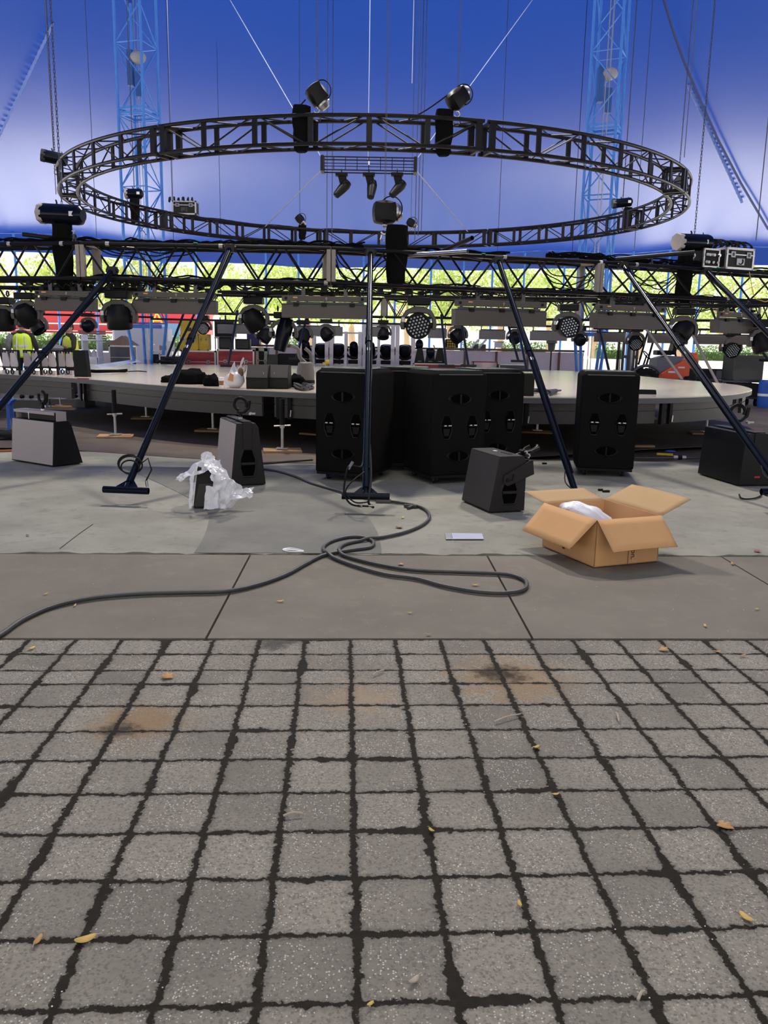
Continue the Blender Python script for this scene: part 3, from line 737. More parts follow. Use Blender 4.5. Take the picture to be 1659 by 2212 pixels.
# spare steel tubes poking out over the front truss
for nm, a_, b_, lab, mt in (('steel_tube', at(50, 506, 12.0), at(165, 520, 11.9), 'black steel tube sticking out left above the truss', BLK),
                        ('steel_tube', at(1020, 514, 11.2), at(950, 545, 12.0), 'black steel tube pointing at the viewer right of the middle hoist', BLK),
                        ('steel_tube', at(1500, 545, 12.3), at(1330, 560, 12.6), 'black steel tube lying above the right part of the truss', BLK),
                        ('steel_tube', at(1010, 543, 11.3), at(860, 553, 11.9), 'shiny pale tube lying on the truss right of the middle hoist', STEEL)):
    m = MB(); m.pipe(a_, b_, .030, .005, 16); tag(obj(nm, m, mt), lab, 'tube')
for px, lab in ((152, 'left tube'), (1412, 'right tube')):
    p, a = on_truss(px, .2, ZT+.03)
    t = thing('pipe_clamp', 'small dark clamp gripping the ' + lab + ' on the truss', 'clamp', p)
    m = MB(); m.torus((0, 0, .05), .045, .014, (1, 0, 0)); m.box((0, 0, -.0), (.05, .06, .05)); obj('jaw', m, DSTEEL, t)
    m = MB(); m.cyl((0, -.03, 0), (0, -.03, .13), .007, n=6); m.box((0, -.03, .135), (.05, .012, .012)); obj('wing_bolt', m, STEEL, t)
# ================================================================== flight cases riding on the trusses
def flight_case(name, label, loc, rz, dims, mat=LAMB, edge=ALU, cat='case', catches=True, handles=True, edge_w=0.03, group=None, wheels=False, plate=False):
    w, d, h = dims; r = thing(name, label, cat, loc, rz, group)
    z0 = 0.11 if wheels else 0.0
    m = MB(); m.box((0, 0, z0+h/2), (w-.01, d-.01, h-.01)); obj('shell', m, mat, r)
    m = MB(); e = edge_w
    for sx in (-1, 1):
        for sy in (-1, 1): m.box((sx*(w-e)/2, sy*(d-e)/2, z0+h/2), (e, e, h))
        for z in (e/2, h-e/2): m.box((sx*(w-e)/2, 0, z0+z), (e, d, e))
    for sy in (-1, 1):
        for z in (e/2, h-e/2): m.box((0, sy*(d-e)/2, z0+z), (w, e, e))
    m.box((0, -d/2, z0+h*.68), (w, .012, .018))
    obj('edge_trim', m, edge, r)
    if catches:
        for sx in (-.28, .28):
            m = MB(); m.box((sx*w, -d/2-.006, z0+h*.68), (min(.11, w*.16), .014, min(.11, h*.28))); c = obj('catch', m, STEEL, r, bevel=.003)
            m = MB(); m.box((sx*w, -d/2-.015, z0+h*.68), (.03, .01, .05)); obj('latch_key', m, DSTEEL, c)
    if handles:
        m = MB(); m.box((0, -d/2-.004, z0+h*.36), (min(.16, w*.3), .012, min(.11, h*.3))); c = obj('handle_plate', m, STEEL if plate else DSTEEL, r)
        m = MB(); m.torus((0, -d/2-.016, z0+h*.38), .045, .008, (0, 1, 0), 0, PI, 10, 5); obj('handle', m, RUBBER, c)
    if wheels:
        for sx in (-1, 1):
            for sy in (-1, 1):
                m = MB(); m.box((sx*(w/2-.09), sy*(d/2-.09), .10), (.09, .07, .02)); m.box((sx*(w/2-.09), sy*(d/2-.09), .075), (.012, .05, .06)); c = obj('castor', m, STEEL, r)
                m = MB(); m.cyl((sx*(w/2-.09)-.018, sy*(d/2-.09), .05), (sx*(w/2-.09)+.018, sy*(d/2-.09), .05), .05, n=16); obj('wheel', m, RUBBER, c)
    return r
def cable_arches(name, label, cen, rz, w, n, h, d=0.15):
    m = MB(); R3 = Matrix.Rotation(rz, 3, 'Z')
    for i in range(n):
        x = -w/2+w*(i+.5)/n
        for k in range(3):
            o = random.uniform(-.02, .02); hh = h*random.uniform(.7, 1.15)
            m.tube([Vector(cen)+R3 @ Vector((x+o+.05*math.cos(t), -d/2+d*(1-math.cos(t))/2+.02*k, hh*math.sin(t))) for t in [PI*j/8 for j in range(9)]], .011, 5)
    return tag(obj(name, m, RUBBER), label, 'cable')
p, a = on_truss(1600, .5, ZT+.03)
flight_case('power_case', 'black flight case with bare metal edges on the right end of the truss', p+Vector((0, 0, .0)), a, (.58, .42, .33), edge_w=.035, plate=True)
cable_arches('cable_arches', 'row of black cables arching over the flight case on the right end of the truss', p+Vector((-.1, -.1, .33)), a, .75, 6, .11, .3)
p2_, a2_ = on_truss(1540, .5, ZT+.03)
t = thing('distribution_box', 'open metal-framed distribution box full of plugs beside the right truss flight case', 'box', p2_+Vector((-.03, .0, .0)), a2_)
m = MB(); m.box((0, 0, .15), (.30, .36, .28)); obj('shell', m, BLKM, t)
m = MB()
for z in (.02, .28): m.box((0, -.18, z), (.32, .025, .025))
for x in (-.15, .15): m.box((x, -.18, .15), (.025, .025, .28))
obj('frame', m, ALU, t)
for i in range(6):
    m = MB(); q = Vector((-.10+.1*(i % 3), -.19, .09+.11*(i//3))); m.cyl(q, q+Vector((random.uniform(-.02, .02), -.06, -.01)), .022, n=10); obj('plug', m, TAPE if i in (0, 3, 4) else STEEL, t)
q, a = ring_pt(400, 1)
flight_case('power_case', 'small black flight case with metal edges sitting on the far left of the ring truss', q+Vector((0, 0, .03)), .0, (.62, .36, .34), edge_w=.035)
cable_arches('cable_arches', 'black cables arching over the flight case on the ring truss', q+Vector((-.1, -.1, .36)), 0, .7, 6, .10, .3)
# ================================================================== LED battens hung under the front truss
def batten(px0, px1, Y0, Y1, ytop, ylow, label, mat=BATTEN, full=True, name='batten_light', group='grey batten lights hung under the front truss'):
    a = at(px0, (ytop+ylow)/2, Y0); b = at(px1, (ytop+ylow)/2, Y1)
    zt = at((px0+px1)/2, ytop, (Y0+Y1)/2).z; zl = at((px0+px1)/2, ylow, (Y0+Y1)/2).z
    c = (a+b)/2; w = (Vector((b.x, b.y))-Vector((a.x, a.y))).length; rz = math.atan2(b.y-a.y, b.x-a.x)
    H_ = zt-zl; r = thing(name, label, 'stage light', (c.x, c.y, zl), rz, group)
    hp = H_*.62
    m = MB(); m.prism([(-w/2, -.09, 0), (-w/2, .09, .0), (-w/2, .11, hp), (-w/2, -.06, hp), (-w/2, -.085, hp*.86)], (w, 0, 0))
    body = obj('housing', m, mat, r, bevel=.004)
    m = MB()
    for z in (hp*.88, hp*.70, hp*.66): m.box((0, -.088+.012*z/hp, z), (w*.995, .012, .007))
    obj('groove', m, DSTEEL, body)
    if full:
        for s_ in (-.33, 0, .33): m = MB(); m.box((s_*w, -.085, hp*.93), (.07, .05, .045)); obj('knob_block', m, BLKM, body)
        m = MB(); m.box((0, -.04, H_*.84), (w, .06, H_*.24)); u = obj('upper_rail', m, mat, r, bevel=.004)
        for s_ in (-.45, .45): m = MB(); m.box((s_*w, -.075, H_*.84), (.035, .012, .035)); obj('square_port', m, BLKM, u)
        m = MB(); m.box((-.34*w, -.074, H_*.88), (.06, .006, .016)); obj('amber_label', m, ORT, u)
        m = MB(); m.torus((0.03, -.073, H_*.86), .010, .002, (0, 1, 0), n=10, m=4); m.box((.03, -.073, H_*.80), (.003, .003, .02)); obj('mark', m, TAPE, u)
    m = MB()
    for s_ in (-.42, .42): m.box((s_*w, .02, (hp+H_)/2), (.03, .03, H_-hp+.06)); 
    for s_ in (-.25, .25): m.box((s_*w, 0, H_+.03), (.05, .05, .12))
    m.box((0, .02, hp+.012), (w*.9, .05, .03))
    obj('bracket', m, DSTEEL if full else BLKM, r)
    for s_ in (-.25, .25): m = MB(); m.torus((s_*w, 0, H_+.12), .04, .012, (1, 0, 0), n=14); obj('truss_clamp', m, BLKM, r)
    if full:
        m = MB()
        for i in range(9):
            x = -w*.45+w*.9*random.random(); m.tube(smooth_pts([(x, 0, H_+.02), (x+.05, -.05, H_+.07+.04*random.random()), (x+.13, .02, H_+.02)], 3), .008, 5)
        for i in range(4):
            x = -w*.4+w*.8*i/3; m.box((x, -.01, H_+.015), (.06, .05, .04))
        obj('power_cable', m, RUBBER, r)['kind'] = 'stuff'
    return r
for px0, px1, Y0, Y1, yt, yl, lab in (
    (80, 206, 11.5, 11.5, 627, 672, 'first grey batten light from the left, seen in front of the red trailer'),
    (290, 468, 11.5, 11.5, 630, 678, 'grey batten light between the left round stage light and the second leg'),
    (610, 792, 11.5, 11.5, 638, 688, 'grey batten light left of the middle leg'),
    (980, 1176, 11.6, 11.9, 648, 704, 'grey batten light between the two honeycomb-faced round lights'),
    (1283, 1430, 12.0, 12.5, 658, 710, 'grey batten light in front of the forklift mast'),
    (1545, 1632, 13.0, 13.4, 673, 720, 'rightmost grey batten light beside the last leg'),
    (-110, -20, 11.6, 11.5, 620, 668, 'grey batten light just beyond the left edge')):
    if px0 >= 0: batten(px0, px1, Y0, Y1, yt, yl, lab)
# ================================================================== moving head lights
def moving_head(name, label, p, s=1.0, aim=(0, 0, -1), rz=0.0, face='plain', group='hanging moving lights', yoke=YOKE, up=False, kind='round'):
    """moving light; origin at the clamp, hanging down; aim = direction the head looks"""
    r = thing(name, label, 'stage light', p, rz, group)
    sg = 1 if up else -1
    m = MB(); m.box((0, 0, sg*.06*s), (.26*s, .22*s, .09*s)); base = obj('base', m, BLKM, r, bevel=.012*s)
    if not up:
        for x in (-.08, .08): m = MB(); m.torus((x*s, 0, .035*s), .035*s, .010*s, (1, 0, 0), n=12); obj('clamp', m, BLKM, r)
    # yoke: arch with two arms
    m = MB(); hz = sg*.30*s; ww = .19*s
    prof = [(-.05, .115), (-.15, .16), (-.20, .24), (-.215, .33), (-.20, .38), (-.155, .38), (-.165, .32), (-.155, .25), (-.11, .20), (0, .185)]
    out = [(-x, z) for x, z in prof[::-1]][0:]
    poly = [(x*s, -.05*s, sg*z*s) for x, z in prof] + [(-x*s, -.05*s, sg*z*s) for x, z in prof[::-1][1:]]
    if up: poly = poly[::-1]
    m.prism(poly, (0, .10*s, 0)); obj('yoke', m, yoke, r, bevel=.008*s)
    a = Vector(aim).normalized(); c = Vector((0, 0, sg*.33*s))
    m = MB(); R_ = .145*s
    if kind == 'round': prof = [(0, -.17*s), (R_*.55, -.165*s), (R_*.85, -.11*s), (R_, -.03*s), (R_, .10*s), (R_*.95, .115*s), (R_*.90, .10*s), (0, .10*s)]
    else: prof = [(0, -.24*s), (R_*.6, -.235*s), (R_*.78, -.18*s), (R_*.80, -.02*s), (R_*.70, .10*s), (R_*.62, .24*s), (R_*.55, .25*s), (R_*.5, .23*s), (0, .23*s)]
    m.lathe(prof, (c, a), 26); h = obj('head', m, BLKM if kind == 'round' else BLKG, r)
    m = MB()
    for x in (-1, 1): m.cyl(c+Vector((x*.13*s, 0, 0)), c+Vector((x*.20*s, 0, 0)), .035*s, n=12)
    obj('pivot', m, BLKM, r)
    if face == 'cells':
        u = a.orthogonal().normalized(); v = a.cross(u)
        m = MB(); q = .040*s
        for i in range(-3, 4):
            for j in range(-4, 5):
                x = q*(i+.5*(j % 2))*1.0; y = q*.86*j
                if math.hypot(x, y) < R_*.86:
                    o = c+a*.098*s+u*y+v*x; m.cyl(o, o+a*.012*s, .0135*s, .009*s, n=8)
        obj('led_cell', m, LENS, h)['kind'] = 'stuff'
        m = MB(); m.lathe([(R_*.93, .10*s), (R_*1.02, .105*s), (R_*1.02, .12*s), (R_*.90, .12*s), (R_*.90, .10*s)], (c, a), 26); obj('bezel', m, BLKM, h)
    else:
        m = MB(); rr = R_*(.8 if kind == 'round' else .5); zz = .102*s if kind == 'round' else .232*s
        m.lathe([(rr, zz), (rr*.7, zz+.016*s), (0, zz+.024*s)], (c, a), 20); obj('lens', m, BLKG, h)
    if s > .8:
        m = MB(); m.box((0, -.056*s, sg*.27*s) if False else (-.18*s, -.056*s, sg*.27*s), (.035*s, .006, .05*s)); obj('id_label', m, STICK, r)
    return r
DN = (0.1, -.25, -1)
for px, py, Y, s_, aim, face, kd, lab, kw in (
    (55, 630, 11.5, .95, (.25, .6, -.8), 'plain', 'round', 'round black moving light at far left above the first worker', {}),
    (255, 625, 11.4, 1.15, (.0, .15, -1), 'plain', 'round', 'large round moving light with grey yoke facing down, left of the second leg', {}),
    (548, 640, 11.8, 1.0, (.5, .4, -.9), 'plain', 'round', 'moving light with grey arm turned sideways, right of the second leg', {}),
    (612, 672, 11.9, .95, (-.25, -.1, -1), 'plain', 'tube', 'glossy long-bodied moving light pointing down left of centre', {}),
    (905, 640, 11.5, 1.15, (-.03, -1, -.12), 'cells', 'round', 'round light with honeycomb lens face beneath the middle hoist bag', {}),
    (1228, 655, 11.9, 1.0, (.12, -1, .05), 'cells', 'round', 'round light with bright honeycomb lens face to the right of centre', {}),
    (1478, 664, 12.6, 1.05, (-.7, -.35, -.8), 'plain', 'round', 'round moving light with pale yoke right of the forklift mast', {}),
    (1652, 690, 13.2, 1.1, (.3, -.3, -1), 'plain', 'round', 'round moving light cut by the right edge of the truss', {}),
    (4, 640, 11.6, 1.0, (0, .2, -1), 'plain', 'round', 'moving light cut by the left edge of the view', {})):
    moving_head('moving_light', lab, at(px, py, Y), s_, aim, face=face, kind=kd, **kw)
# ladder beams and cross tubes hanging under the truss hold the lights
for x0, x1, Y0, y, lab in ((0, 300, 11.5, 620, 'left'), (470, 830, 11.5, 630, 'middle'), (830, 1290, 11.7, 640, 'right of the middle leg'), (1290, 1659, 12.6, 656, 'right')):
    m = MB(); a, b_ = at(x0, y, Y0), at(x1, y+(x1-x0)*.012, Y0+.2); m.cyl(a, b_, .02, n=8); m.cyl(a+Vector((0, .3, 0)), b_+Vector((0, .3, 0)), .02, n=8)
    o = tag(obj('light_bar', m, BLK), 'black tube holding lights under the truss, '+lab, 'tube')
# ================================================================== far side of the truss ring
FJ = [plan(-500, 640, 22.0), plan(-60, 640, 24.5), plan(350, 650, 26.3), plan(830, 660, 27.0), plan(1250, 670, 26.3), plan(1620, 680, 24.2), plan(2050, 690, 20.5)]
fr = thing('far_truss', 'distant black box truss on the far side of the stage', 'truss')
for i in range(6):
    truss_section(fr, FJ[i], FJ[i+1], .5, zb=2.42, zt=2.98, rc=.032, rb=.017, bays=8, plate=True, n=8)
def on_far(px):
    best = None
    for i in range(6):
        a, b_ = Vector((*FJ[i], 0)), Vector((*FJ[i+1], 0))
        for s_ in range(0, 61):
            q = a.lerp(b_, s_/60); v = q+Vector((0, 0, 2.4))-Vector((0, 0, CAMH)); u = CX+FPX*v.dot(_R)/v.dot(_F)
            if best is None or abs(u-px) < best[0]: best = (abs(u-px), q)
    return best[1]
FG = 'dark batten lights under the far truss'
for x0, x1, lab in ((470, 540, 'left of the sideways moving light'), (640, 740, 'above the equipment rack'), (790, 835, 'behind the middle leg'), (925, 965, 'right of the honeycomb light'), (1035, 1092, 'left of the fourth leg'), (1145, 1225, 'below the right-hand honeycomb light'), (1285, 1352, 'left of the forklift mast'), (1400, 1480, 'right of the forklift mast'), (1500, 1640, 'under the rightmost grey batten')):
    q0, q1 = on_far(x0), on_far(x1)
    yt = 702+(x0+x1-1659)/2*.022; batten(x0, x1, q0.y-.3, q1.y-.3, yt-6, yt+26, 'distant dark batten light '+lab, full=False, mat=LAMG if x0 < 1200 else BATTEN, name='far_batten_light', group=FG)
FH = 'small moving lights under the far truss'
for px, py, s_, aim, face, kd, lab in (
    (78, 668, 1.5, (.6, -.2, -.8), 'plain', 'round', 'distant round light beside the leftmost moving light'), (190, 675, 1.2, (0, -1, -.2), 'plain', 'round', 'distant round light between the two workers'),
    (440, 680, 1.2, (0, -1, -.2), 'cells', 'round', 'distant honeycomb light behind the second leg'), (572, 690, 1.5, (-.5, -.3, -.8), 'plain', 'round', 'distant round light left of the glossy moving light'),
    (655, 690, 1.5, (-.3, -.3, -.8), 'plain', 'round', 'distant round light right of the glossy moving light'), (705, 688, 1.4, (.5, -.4, -.7), 'plain', 'round', 'distant round light above the rack, left'),
    (828, 690, 1.3, (0, -.5, -1), 'plain', 'round', 'distant round light just right of the middle leg'), (990, 690, 1.5, (-.8, -.4, -.6), 'plain', 'round', 'distant round light aimed to the left of the yellow connector box'),
    (1113, 700, 1.25, (0, -1, -.3), 'plain', 'round', 'distant round light left of the slanted leg'), (1254, 705, 1.2, (0, -1, -.3), 'plain', 'round', 'distant round light at the lower right of the bright honeycomb light'),
    (1375, 706, 1.35, (-.1, -1, -.5), 'cells', 'round', 'distant honeycomb light by the forklift mast'), (1582, 715, 1.5, (0, -1, -.3), 'cells', 'round', 'distant honeycomb light below the rightmost grey batten'), (1470, 712, 1.1, (-.3, -.6, -.8), 'plain', 'round', 'distant dark light below the pale-yoked moving light')):
    q = on_far(px); moving_head('far_moving_light', lab, at(px, py, q.y-.3), s_, aim, face=face, kind=kd, group=FH)
m = MB()
for a_, b_, z, k in ((0, 340, 2.25, .0), (330, 860, 2.2, .2), (820, 1300, 2.2, 0), (1280, 1690, 2.15, .2)):
    pts = [on_far(a_+(b_-a_)*i/6)+Vector((0, -.35, z)) for i in range(7)]; m.tube(pts, .03, 6)
tag(obj('far_light_bar', m, BLK), 'dark tube holding the lights beneath the far truss', 'tube')
fl = [(372, 775, 424, 660), (358, 780, 400, 700), (493, 790, 517, 690), (640, 775, 662, 690), (964, 790, 950, 690), (1012, 790, 992, 690), (1138, 800, 1115, 690), (1318, 812, 1290, 700), (1475, 822, 1380, 660), (1552, 832, 1478, 700), (1659, 778, 1600, 690), (1120, 780, 1095, 700)]
for i, (xb, yb, xt, yt) in enumerate(fl):
    q = on_far(xt); top = Vector((q.x, q.y, 2.5)); bot = at(xb, yb, q.y-3.2 if yb > 780 else q.y-2.0)
    m = MB(); m.cyl(bot, top, .036, n=10); r = obj('leg', m, PLATE if i in (8, 9) else BLK, fr)
    m = MB(); m.pipe(bot-Vector((.22, 0, 0)), bot+Vector((.22, 0, 0)), .034, .006, 10); obj('foot_bar', m, BLK, r)
# ================================================================== centre flown truss with three lights
c0, c1 = at(697, 357, 19.0), at(897, 357, 19.0)
ct = thing('small_truss', 'short black truss hanging in the middle of the ring', 'truss', (0, 0, 0))
m = MB()
za, zb_ = at(800, 371, 19).z, at(800, 343, 19).z
for y in (18.85, 19.15):
    for z in (za, zb_, (za+zb_)/2):
        m.cyl((c0.x, y, z), (c1.x, y, z), .014 if z in (za, zb_) else .009, n=8)
for i in range(9):
    x = c0.x+(c1.x-c0.x)*i/8; m.cyl((x, 18.85, za), (x, 18.85, zb_), .008, n=5)
obj('chords', m, TRUSSB, ct)
for x in (c0.x, c1.x):
    m = MB(); m.box((x, 19, (za+zb_)/2), (.07, .36, zb_-za+.05)); obj('end_plate', m, TRUSSB, ct)
m = MB(); m.box(at(797, 352, 18.8), (.03, .02, .07)); obj('tag', m, TAPE, ct)
for i, (px, lab, aim) in enumerate(((738, 'left of the three angled lights under the small centre truss', (-.25, -.5, -1)), (797, 'middle of the three angled lights under the small centre truss', (-.1, -.6, -1)), (858, 'right of the three angled lights under the small centre truss', (-.3, -.5, -1)))):
    r = thing('profile_light', lab, 'stage light', at(px, 372, 19), 0, 'three lights on the small centre truss')
    m = MB(); m.torus((0, 0, .02), .04, .012, (1, 0, 0), n=12); m.box((0, 0, -.05), (.26, .16, .07)); obj('clamp_bar', m, BLKM, r, bevel=.01)
    m = MB(); m.prism([(-.08, -.04, -.08), (.10, -.04, -.08), (.13, -.04, -.30), (-.02, -.04, -.30)], (0, .08, 0)); obj('yoke', m, BLKM, r)
    a = Vector(aim).normalized() if i == 1 else Vector((-.62, -.35, -.72)).normalized(); c = Vector((.07, 0, -.28))
    m = MB(); m.lathe([(0, -.12), (.09, -.11), (.11, -.02), (.10, .10), (.075, .30), (.055, .31), (0, .29)], (c, a), 16); h = obj('barrel', m, BLKM, r)
    m = MB(); m.lathe([(.05, .305), (0, .315)], (c, a), 14); obj('lens', m, BLKG, h)
# ================================================================== rigging ropes, wires, chains
def wire(name, label, pts, r, mat, cat='rope', group=None):
    m = MB(); m.tube(pts, r, 6); return tag(obj(name, m, mat), label, cat, group)
wire('guy_rope', 'pale rope from the small centre truss up to the upper left', [at(697, 345, 19), at(497, 0, 21.5), at(440, -100, 22)], .009, ROPEW)
wire('guy_rope', 'pale rope from the small centre truss up to the upper right', [at(903, 340, 19), at(1150, 0, 21.5), at(1220, -100, 22)], .009, ROPEW)
wire('guy_rope', 'pale rope from the small centre truss down to the lower left of the ring', [at(694, 368, 19), at(573, 489, 23.5)], .016, ROPEW)
wire('guy_rope', 'pale rope from the small centre truss down to the lower right of the ring', [at(898, 368, 19), at(1010, 500, 23.5)], .013, ROPEW)
wire('canopy_cable', 'thick dark blue cable slanting down the canopy at the right', [on_canopy(1405, -80), on_canopy(1428, -20), on_canopy(1455, 70), on_canopy(1480, 140), on_canopy(1514, 220), on_canopy(1550, 300), on_canopy(1600, 395), on_canopy(1659, 495)], .045, ROPEB, 'cable')
for i, (x0, x1, yb, Y, mt) in enumerate(((369, 374, 440, 17.5, STEEL), (374, 376, 560, 24, ROPEB), (117, 121, 420, 17.9, DSTEEL), (207, 209, 520, 26, DSTEEL), (484, 477, 520, 30, ROPEB), (710, 706, 520, 22, DSTEEL), (720, 717, 520, 22.3, DSTEEL),
        (800, 795, 345, 19, ROPEW), (895, 890, 180, 21, ROPEW), (908, 903, 510, 22.5, DSTEEL), (920, 910, 500, 22, DSTEEL), (930, 896, 520, 21, DSTEEL), (1107, 1074, 560, 26, DSTEEL), (1270, 1236, 545, 24, BLK), (1410, 1370, 540, 24.5, DSTEEL), (1394, 1345, 440, 24, DSTEEL), (1500, 1478, 340, 18, DSTEEL), (1659, 1633, 520, 14, DSTEEL), (1286, 1284, 560, 25.5, STEEL), (1294, 1292, 560, 25.5, STEEL), (275, 290, 400, 25.6, STEEL))):
    q = at(x1, yb, Y); wire('hanging_wire', 'thin wire hanging from the canopy', [q, Vector((q.x, q.y, max(q.z+2, 11.5)))], .008 if Y < 20 else .009, mt, 'wire', 'thin wires and chains hanging from the canopy')
m = MB()
for i in range(26):
    t_ = i/25; p = on_canopy(1490+(1600-1490)*t_, 190+(430-190)*t_, .12); m.box(p+Vector((0, 0, 0)), (.10, .03, .22+.1*random.random()), (0, -.42, 0))
o = tag(obj('canopy_lacing', m, M('faint_lacing', (.25, .36, .72), .6)), 'dashed pale lacing running down the canopy beside the dark blue cable', 'lacing', kind='stuff')
m = MB()
for i in range(22):
    t_ = i/21; p = on_canopy(110*t_, 290-(290-60)*t_, .12); m.box(p, (.07, .03, .30+.15*random.random()), (0, .45, 0))
tag(obj('canopy_lacing', m, bpy.data.materials['faint_lacing']), 'faint pale lacing on the canopy near the upper left corner', 'lacing', kind='stuff')
# ================================================================== blue mast towers
def tower(label, pxs, Y, zb0, zt0, beltz, winchpx):
    r = thing('mast_tower', label, 'tower', (0, 0, 0))
    (ax, bx) = pxs; w = bx-ax; xc = (ax+bx)/2
    ang = math.radians(28 if xc < 0 else 20)
    cor = [Vector((xc+w*.62*math.cos(ang+PI/2*k+PI/4*0), Y+w*.62*math.sin(ang+PI/2*k), 0)) for k in range(4)]
    m = MB(); ss_ = []
    for c in cor: m.cyl(c+Vector((0, 0, zb0)), c+Vector((0, 0, zt0)), .045, n=10)
    main = obj('mast_leg', m, BLUE, r)
    m = MB(); z = zb0; k = 0; st = 1.02
    while z < zt0-st:
        for j in range(4):
            a, b_ = cor[j], cor[(j+1) % 4]
            if (k+j) % 2: a, b_ = b_, a
            m.cyl(a+Vector((0, 0, z)), b_+Vector((0, 0, z+st)), .020, n=6)
            if k % 2 == 0: m.cyl(a+Vector((0, 0, z)), b_+Vector((0, 0, z)), .020, n=6)
        z += st; k += 1
    obj('bracing', m, BLUE, r)
    m = MB()
    for z in beltz:
        for j in range(4):
            m.box((cor[j]+cor[(j+1) % 4])/2+Vector((0, 0, z)), ((cor[j]-cor[(j+1) % 4]).length, .03, .07), Matrix.Rotation(math.atan2((cor[(j+1) % 4]-cor[j]).y, (cor[(j+1) % 4]-cor[j]).x), 3, 'Z'))
    obj('joint_frame', m, BLUE, r)
    # splayed lower legs on a hinge foot
    m = MB(); base = Vector((xc, Y, 0))
    for c in cor: m.cyl(c+Vector((0, 0, zb0)), base+(c-base)*.55+Vector((0, 0, .1)), .05, n=8)
    m.box((xc, Y, .07), (.8, .8, .14)); m.box((xc, Y, zb0-.1), (w*.9, .2, .12))
    obj('foot', m, BLUE, r)
    m = MB()
    for j in range(2): m.cyl((xc-.05+.1*j, Y, .5), (xc-.05+.1*j, Y, zt0), .012, n=6)
    obj('hoist_wire', m, STEEL, r)
    zc = at(winchpx[0], winchpx[1], Y).z
    m = MB(); m.ell((xc+.05, Y-.05, zc), (.25, .17, .19), 14, 8); g = obj('winch', m, M('winch_bag', (.42, .40, .37), .8, var=.2, scale=6), r)
    m = MB(); m.box((xc-.2, Y, zc-.3), (.16, .25, 1.0)); m.box((xc+.05, Y, zc-.75), (.2, .2, .7)); obj('control_box', m, M('blue_box', (.03, .12, .36), .5) if 'blue_box' not in bpy.data.materials else bpy.data.materials['blue_box'], g)
    return r
tower('left blue lattice mast tower rising behind the stage', (-8.22, -7.22), 27.4, 2.1, 13.4, (at(280, 240, 27.4).z, at(280, 250, 27.4).z), (293, 125))
tower('right blue lattice mast tower rising behind the stage', (6.05, 7.03), 27.4, 2.1, 13.4, (at(1300, 276, 27.4).z, at(1300, 284, 27.4).z), (1303, 160))
# ================================================================== perimeter poles holding the canopy edge
k = 0
for px in (-60, 38, 125, 208, 425, 575, 645, 785, 853, 930, 1000, 1062, 1130, 1216, 1310, 1362, 1440, 1508, 1600, 1720):
    # intersection of the viewing direction with the canopy rim
    d = _ray(px, 640); d2 = Vector((d.x, d.y)).normalized(); tc = Vector((TC.x, TC.y)); bq = d2.dot(-tc); cq = tc.dot(tc)-(TR-.1)**2
    t_ = -bq+math.sqrt(bq*bq-cq); q = d2*t_
    r = thing('canopy_pole', 'slim blue pole holding up the edge of the canopy', 'pole', (q.x, q.y, 0), group='slim blue poles around the canopy edge')
    m = MB(); m.cyl((0, 0, 0), (0, 0, EZ-.02), .05, n=10); obj('pole', m, BLUE, r)
    m = MB(); m.box((0, 0, .02), (.25, .25, .04)); obj('base_plate', m, BLUE, r)
# ================================================================== round stage
ZS = .87
front = [(-120, 803), (0, 807), (170, 817), (350, 832), (560, 843), (700, 849), (900, 855), (1130, 858), (1377, 859), (1500, 857), (1580, 852), (1618, 845), (1622, 839), (1590, 831), (1540, 826), (1477, 821), (1420, 816), (1379, 812), (1300, 806), (1200, 800)]
P = [gz(x, y, ZS) for x, y in front]
out = smooth_pts([Vector((p.x, p.y, 0)) for p in P]+[Vector((2.5, 26.2, 0)), Vector((-1, 26.6, 0)), Vector((-5.0, 26.0, 0)), Vector((-8.65, 24.3, 0))], 6)
out += [Vector((-6.75, 18.7, 0)), Vector((-9.6, 18.7, 0))]
stg = thing('round_stage', 'large round stage deck with beige top and grey rim standing on screw jacks', 'stage', (0, 0, 0))
def stage_mat():
    m = conc_mat('beige_stage_deck', (.58, .49, .385), (.64, .55, .44), (.50, .42, .33), rough=.13, spots=.3, scale=.4)
    return m
m = MB(); m.prism([(p.x, p.y, ZS-.012) for p in out], (0, 0, .012)); obj('deck_top', m, stage_mat(), stg, sm=0)
m = MB(); m.prism([(p.x, p.y, ZS-.09) for p in out], (0, 0, .078)); obj('deck_edge', m, LAMG, stg)
rim = [p for p in smooth_pts([Vector((p.x, p.y, 0)) for p in P[:15]], 6)]
cen = Vector((0, 20, 0))
def inset(p, d): v = (cen-p).normalized(); return p+v*d
gaps = (185, 600, 1130, 1440, 1595)
m = MB(); n = len(rim)
def pxof(p):
    v = p-Vector((0, 0, CAMH)); return CX+FPX*v.dot(_R)/v.dot(_F)
seg = []; cur = []
for p in rim:
    q = inset(p, .10)
    if any(abs(pxof(Vector((q.x, q.y, .7)))-g) < 9 for g in gaps) and q.y < 17.5:
        if len(cur) > 2: seg.append(cur)
        cur = []
    cur.append(q)
seg.append(cur)
